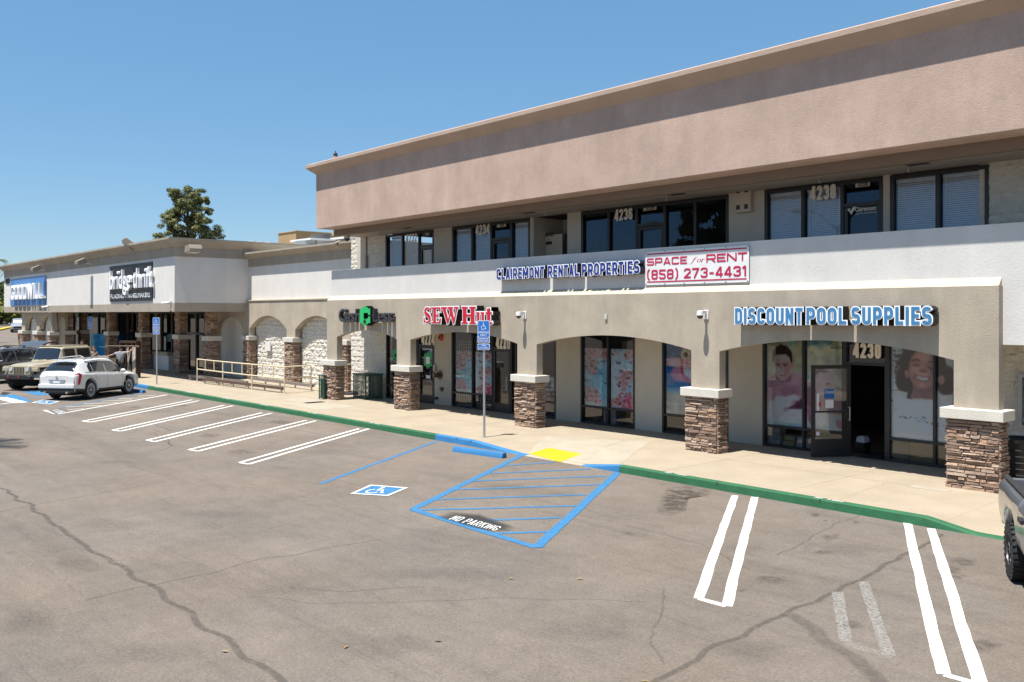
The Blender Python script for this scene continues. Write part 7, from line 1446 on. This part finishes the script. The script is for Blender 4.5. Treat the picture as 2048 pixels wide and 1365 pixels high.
stock(1168, 0, .5, .3, .40, pm('tan_board', (.36, .28, .18), .8, .1), 'display_board', 'tan board leaning in the low pane under the left blossom poster', 'board', .6); stock(1228, 0, .8, .1, .44, pm('tan_board', (.36, .28, .18), .8, .1), 'display_board', 'wide tan board behind the low pane under the right blossom poster', 'board', .8); stock(1207, 0, .09, .3, .46, BOOKW, 'file_box', 'slim white file box left of the blossom window post', 'file box', .3); stock(1222, 0, .2, .3, .46, BOOKW, 'file_box', 'white file box right of the blossom window post', 'file box', .3)
x = xY(1100, YS + .5); t = thing('sewing_machine', 'white sewing machine on a dark stand behind the glass right of the third pillar', 'sewing machine', (x, YS + .5, SW)); m = MB(); m.box(x - .30, x + .25, YS + .4, YS + .75, SW + .01, .95); obj('stand', m, M_BLACK, t); m = MB(); m.box(x - .25, x + .22, YS + .45, YS + .65, .952, 1.03); m.box(x + .08, x + .22, YS + .46, YS + .64, 1.03, 1.28); m.box(x - .25, x + .22, YS + .47, YS + .63, 1.28, 1.40); m.box(x - .24, x - .12, YS + .48, YS + .62, 1.12, 1.28); obj('machine_body', m, M_WPAINT, t, bevel=.025); m = MB(); m.cyl((x - .18, YS + .55, 1.03), (x - .18, YS + .55, 1.13), .008, n=6); obj('needle', m, M_METAL, t)
x = xY(1087, YS + .25); m = MB()
for k in range(8): m.box(x + k * .035, x + k * .035 + .04, YS + .25 + .02 * (k % 2), YS + .27 + .02 * (k % 2), .35, .98)
obj('pink_cloth', m, pm('pink_fabric', (.52, .24, .32), .9, .12), label='pink cloth hanging behind the glass beside the third stone pillar', cat='cloth')
# door mat
p = xY(1740, YS + .5); m = MB(); m.box(X(1712), X(1768), YS - .02, YS + .9, SW + .0125, SW + .024); m.box(X(1712) + .05, X(1768) - .05, YS + .03, YS + .85, SW + .024, SW + .027); obj('door_mat', m, M_RUB, label='black rubber mat on the floor inside the open doorway', cat='mat')
x = xY(1708, YS + .4); m = MB(); m.box(x, x + .20, YS + .5, YS + .75, .42, .52); m.box(x + .02, x + .18, YS + .52, YS + .73, .52, .56); obj('paper_parcel', m, M_PAPER, label='white paper parcel on a low stand just inside the open doorway', cat='parcel')
m = MB(); m.box(x - .02, x + .22, YS + .48, YS + .77, SW + .012, .40); m.box(x - .04, x + .24, YS + .46, YS + .79, .40, .418); obj('low_stand', m, M_BLACK, label='low black stand under the white parcel inside the open doorway', cat='stand')
# ------------------------------------------------------------------ trees and distant things
def clump(m, c, r, n, size, tones, rs, flat_=.75, asp=1.0):
    for _ in range(n):
        while True:
            d = Vector((rs.uniform(-1, 1), rs.uniform(-1, 1), rs.uniform(-1, 1)))
            if .25 < d.length < 1: break
        p = Vector(c) + Vector((d[0] * r, d[1] * r, d[2] * r * flat_)); nn = (d + Vector((rs.uniform(-.6, .6), rs.uniform(-.6, .6), rs.uniform(-.2, .9)))).normalized()
        u = nn.orthogonal().normalized(); u.rotate(Matrix.Rotation(rs.uniform(0, 6.28), 3, nn)); w = nn.cross(u); s = size * rs.uniform(.6, 1.4)
        t = rs.choice(tones); k = rs.uniform(.75, 1.25); m.col = (t[0] * k, t[1] * k, t[2] * k * .999)
        b_ = asp; m.add([p - u * s - w * s * .35 * b_, p + u * s * .2 - w * s * .5 * b_, p + u * s + w * s * .1 * b_, p - u * s * .1 + w * s * .55 * b_], [(0, 1, 2, 3)])
BARK = pm('bark', (.07, .05, .04), .95, .25, 6, .4, 12)
PINE = [(.09, .11, .03), (.13, .15, .045), (.18, .18, .065), (.05, .07, .025), (.22, .20, .085)]
def pine(label, base, H, clumps, group=None, seed=1, size=.22, lean=0):
    """clumps: (dx along the view's right, height fraction, radius, depth offset)"""
    rs = random.Random(seed); t = thing('pine_tree', label, 'tree', base, 0, group); m = MB(); tr = [Vector(base) + Vector((lean * k * k, 0, H * k)) for k in np.linspace(0, .96, 8)]
    for k in range(7): m.cyl(tr[k], tr[k + 1], .26 * (1 - k / 8.2) * H / 12, .26 * (1 - (k + 1) / 8.2) * H / 12, 8)
    f = MB()
    for dx, hf, r, dy in clumps:
        c = Vector(base) + Vector((SN * dx - CS * dy, CS * dx + SN * dy, H * hf)); k = max(.05, hf - .10 - abs(dx) * .012); i = min(6, int(k / .96 * 7)); a = tr[i].lerp(tr[i + 1], .5); m.cyl(a, c, .07 * H / 12, .03 * H / 12, 6)
        for q in range(6): e = Vector((rs.uniform(-.9, .9), rs.uniform(-.9, .9), rs.uniform(-.7, .75))) * r; clump(f, c + e, r * .58, int(120 * max(.8, r)), size * 1.35, PINE, rs, .7, .38)
    obj('trunk', m, BARK, t, smooth=60); obj('crown', f, M_FOL, t); return t
ZD = 102; sc = ZD / FPX; _r = (375 - CX) * sc; b = Vector((_r * SN - ZD * CS, _r * CS + ZD * SN, 0)); Zt = CAMH + (HY - 366) * sc
zz_ = lambda y: (CAMH + (HY - y) * sc) / Zt
CL = [(0, 378, 1.5), (-12, 388, 1.2), (15, 376, 1.1), (5, 396, 1.7), (-22, 386, 1.1), (18, 392, 1.3), (31, 393, 1.0), (-16, 404, 1.4), (12, 410, 1.5), (-24, 416, 1.3), (-34, 424, 1.6), (-28, 430, 1.4), (-44, 436, 1.5), (-36, 446, 1.5), (-20, 446, 1.4), (-4, 444, 1.2), (14, 440, 1.5), (26, 430, 1.5), (36, 424, 1.4), (44, 418, 1.0), (30, 444, 1.3), (40, 452, 1.8), (46, 462, 1.7), (32, 464, 1.7), (38, 474, 1.8), (4, 462, 1.3), (-34, 462, 1.3), (-24, 474, 1.6), (-40, 474, 1.2), (2, 474, 1.1), (22, 402, 1.2), (4, 418, 1.2), (-50, 478, 1.2), (-12, 484, 1.6), (20, 486, 1.6)]
pine('tall dark pine tree rising behind the thrift store roof', b, Zt * .985, [(dx * sc * .86, zz_(y) * 1.0, r * .56, random.Random(i).uniform(-2.0, 2.0)) for i, (dx, y, r) in enumerate(CL)], seed=3, size=.145)
# the pine whose mirror image stands in the upper office windows, and the twin-arm street lamp beside it
rs = random.Random(5)
rb = Vector((-34.4, -8.5, 0)); pine('large pine behind the camera that shows as a mirror image in the office windows', rb, 13.2, [(rs.uniform(-2.4, 2.4) * (1 - abs(h - .68) * .8), h, rs.uniform(.8, 1.25), rs.uniform(-1.6, 1.6)) for h in np.linspace(.5, .99, 20)], seed=8, size=.30)
lb = Vector((-26.0, -8.0, 0)); t = thing('street_lamp', 'twin-arm street lamp mirrored in the office window marked 4238', 'street lamp', lb); m = MB(); m.cyl(lb, lb + Vector((0, 0, 8.4)), .11, .07, 12); m.cyl(lb, lb + Vector((0, 0, .6)), .25, .22, 12)
dv = Vector((.95, .15, 0)).normalized()
for sg in (-1, 1): m.tube([lb + Vector((0, 0, 8.2))] + [lb + dv * sg * 2.6 * u + Vector((0, 0, 8.2 + 1.35 * math.sin(min(1, u * 1.05) * 1.57))) for u in (.15, .35, .55, .75, 1)], .05, 8)
obj('post', m, M_TRIM, t, smooth=40)
for sg in (-1, 1): m = MB(); p = lb + dv * sg * 2.9 + Vector((0, 0, 9.50)); m.sph(p, (.45, .2, .12), 12, 6); obj('lamp_head', m, M_TRIM, t, smooth=60)
# palm whose shadow falls on the left of the lot
def palm(label, base, H, n=16, L=1.9, seed=2, group=None):
    rs = random.Random(seed); t = thing('palm_tree', label, 'tree', base, 0, group); m = MB()
    for k in range(8): m.cyl(Vector(base) + Vector((.04 * math.sin(k), 0, H * k / 8)), Vector(base) + Vector((.04 * math.sin(k + 1), 0, H * (k + 1) / 8)), .17 - .006 * k, .165 - .006 * k, 9)
    obj('trunk', m, BARK, t, smooth=50); f = MB(); top = Vector(base) + Vector((0, 0, H))
    for k in range(n):
        a = 2 * math.pi * k / n + rs.uniform(-.2, .2); el = rs.uniform(-.1, 1.1); d = Vector((math.cos(a), math.sin(a), 0)); pts = []
        for i in range(9): u = i / 8; pts.append(top + d * L * u * math.cos(el * .6) + Vector((0, 0, L * (math.sin(el) * u - .75 * u * u))))
        for i in range(8):
            p, q = pts[i], pts[i + 1]; w = d.cross(Vector((0, 0, 1))); lf = L * .17 * math.sin(math.pi * (i + 1) / 9.5) + .05; g = rs.uniform(.8, 1.25); m_ = rs.choice(((.05, .085, .025), (.075, .11, .035), (.11, .12, .04))); f.col = tuple(v * g for v in m_)
            for sg in (-1, 1):
                for j in (0, .5): r0 = p.lerp(q, j); f.add([r0, p.lerp(q, j + .35), r0 + w * sg * lf + (q - p) * .7 - Vector((0, 0, lf * .5))], [(0, 1, 2)])
    obj('fronds', f, M_FOL, t)
for px, y, D_, L_, sd_, lb_ in ((22, 527, 34, 1.8, 2, 'small feathery palm behind the far left end of the thrift store roof'), (-2, 516, 40, 1.9, 5, 'palm cut by the left picture edge above the store roof')):
    p = pY(px, y, D_); palm(lb_, (p[0], D_, 0), p[2] - .6, 18, L_, sd_)
rs = random.Random(12)
palm('palm outside the left edge whose shadow reaches into the lot', (-26.8, .9, 0), 11.0, 18, 2.0, 9)
# broad dark bushes and trees at the far left
GREEN = [(.035, .055, .018), (.06, .085, .025), (.09, .11, .035), (.025, .04, .015), (.12, .12, .03)]
def bush(label, cx, cy, z0, rx, rz, n, seed, trunk=0, size=.5, tones=GREEN, nm='broadleaf_tree', cat='tree', group='greenery beyond the far left road'):
    rs = random.Random(seed); t = thing(nm, label, cat, (cx, cy, z0), 0, group); m = MB(); m.cyl((cx, cy, z0), (cx, cy, z0 + trunk + rz * .6), .25, .12, 8)
    for k in range(5): a = k * 1.26; m.cyl((cx, cy, z0 + trunk * .8), (cx + rx * .6 * math.cos(a), cy + rx * .6 * math.sin(a), z0 + trunk + rz * rs.uniform(.5, 1.2)), .12, .04, 6)
    obj('trunk', m, BARK, t); f = MB()
    for k in range(n): a = rs.uniform(0, 6.28); q = rs.uniform(.15, 1) ** .6; clump(f, (cx + rx * q * .85 * math.cos(a), cy + rx * q * .85 * math.sin(a), z0 + trunk + rz * (1 + rs.uniform(-.85, .85) * math.sqrt(max(0, 1.05 - q * q)))), rx * rs.uniform(.18, .34), 46, size * rs.uniform(.7, 1.2), tones, rs, .7)
    obj('crown', f, M_FOL, t); return t
def at(px, py, Z): """ground spot seen at px column, Z metres ahead"""; r = (px - CX) / FPX * Z; return (r * SN - Z * CS, r * CS + Z * SN)
for i, (px, Z, rx, rz, tr, lb_, tn) in enumerate(((-14, 150, 6.0, 3.0, .5, 'dark green tree at the left picture edge below the store cornice', GREEN), (10, 165, 5.0, 3.2, 1.0, 'dark hedge tree directly behind the silver minivan', GREEN), (34, 158, 4.5, 3.0, 1.0, 'leafy tree showing under the canopy right of the minivan', GREEN), (2, 140, 2.4, 1.6, .3, 'yellow-green sunlit bush at the left edge above the blue panel', [(.16, .16, .02), (.12, .13, .03), (.2, .17, .03)]), (16, 146, 2.2, 1.4, 1.6, 'light green bush under the canopy left of the minivan', [(.09, .13, .04), (.12, .15, .05), (.06, .09, .03)]))):
    x, y = at(px, 0, Z); bush(lb_, x, y, gz(x), rx, rz, 26, 40 + i, tr, .6, tn)
x, y = at(-9, 0, 190); bush('tall pale tree behind the far bungalow at the left edge', x, y, gz(x), 4.0, 3.0, 22, 77, 1.2, .6, [(.07, .09, .04), (.10, .12, .05)])
# bungalow, blue panel and yellow kerb in the distance
x, y = at(-8, 0, 172); t = thing('bungalow', 'grey-roofed bungalow mostly hidden at the far left edge', 'house', (x, y, gz(x))); g0 = gz(x); m = MB(); m.box(x - 6, x + 3, y - 4, y + 5, g0, g0 + 4.2); obj('wall', m, M_TAUPE, t); m = MB(); m.prismX([(y - 5, g0 + 4.2), (y - 5, g0 + 4.5), (y + .5, g0 + 6.8), (y + 6, g0 + 4.5), (y + 6, g0 + 4.2)], x - 6.6, x + 3.6); obj('roof', m, pm('grey_shingle', (.22, .22, .22), .9, .15, 3), t); m = MB(); m.box(x + 3.001, x + 3.05, y - 2, y, g0 + 1.2, g0 + 2.6); obj('window', m, M_CARG, t)
x, y = at(-1.5, 0, 95); t = thing('banner_stand', 'narrow upright blue sign panel cut by the left picture edge', 'sign', (x, y, gz(x))); m = MB(); m.box(x - .3, x + .26, y - .3, y - .25, gz(x) + 1.0, gz(x) + 3.2); obj('sign_panel', m, S_BLUE, t); m = MB(); m.cyl((x, y - .2, gz(x)), (x, y - .2, gz(x) + 3.2), .05); obj('post', m, M_METAL, t)
m = MB(); P = [Vector((*at(a, 0, Z), 0)) for a, Z in ((-40, 112), (0, 121), (14, 126), (30, 131))]
pts = [(p[0], p[1]) for p in P]
for q in stroke(pts, .5): m.prism([tuple(v) for v in q], lambda a, b: (a, b, gz(a) - .1), lambda a, b: (a, b, gz(a) + .22))
obj('yellow_kerb', m, M_YEL, kind='structure')

# low trees added unseen behind the camera to darken what the shop windows mirror
rs = random.Random(31); f = MB()
for k in range(120):
    x = -430 + k * 4.4; clump(f, (x + rs.uniform(-1, 1), -58 + rs.uniform(-3, 3), rs.uniform(1.6, 4.4)), rs.uniform(2.6, 4.0), 46, 1.3, GREEN, rs, .8)
obj('added_tree_belt', f, M_FOL, label='unseen belt of low trees added behind the camera to darken shop window reflections', cat='trees', kind='stuff')
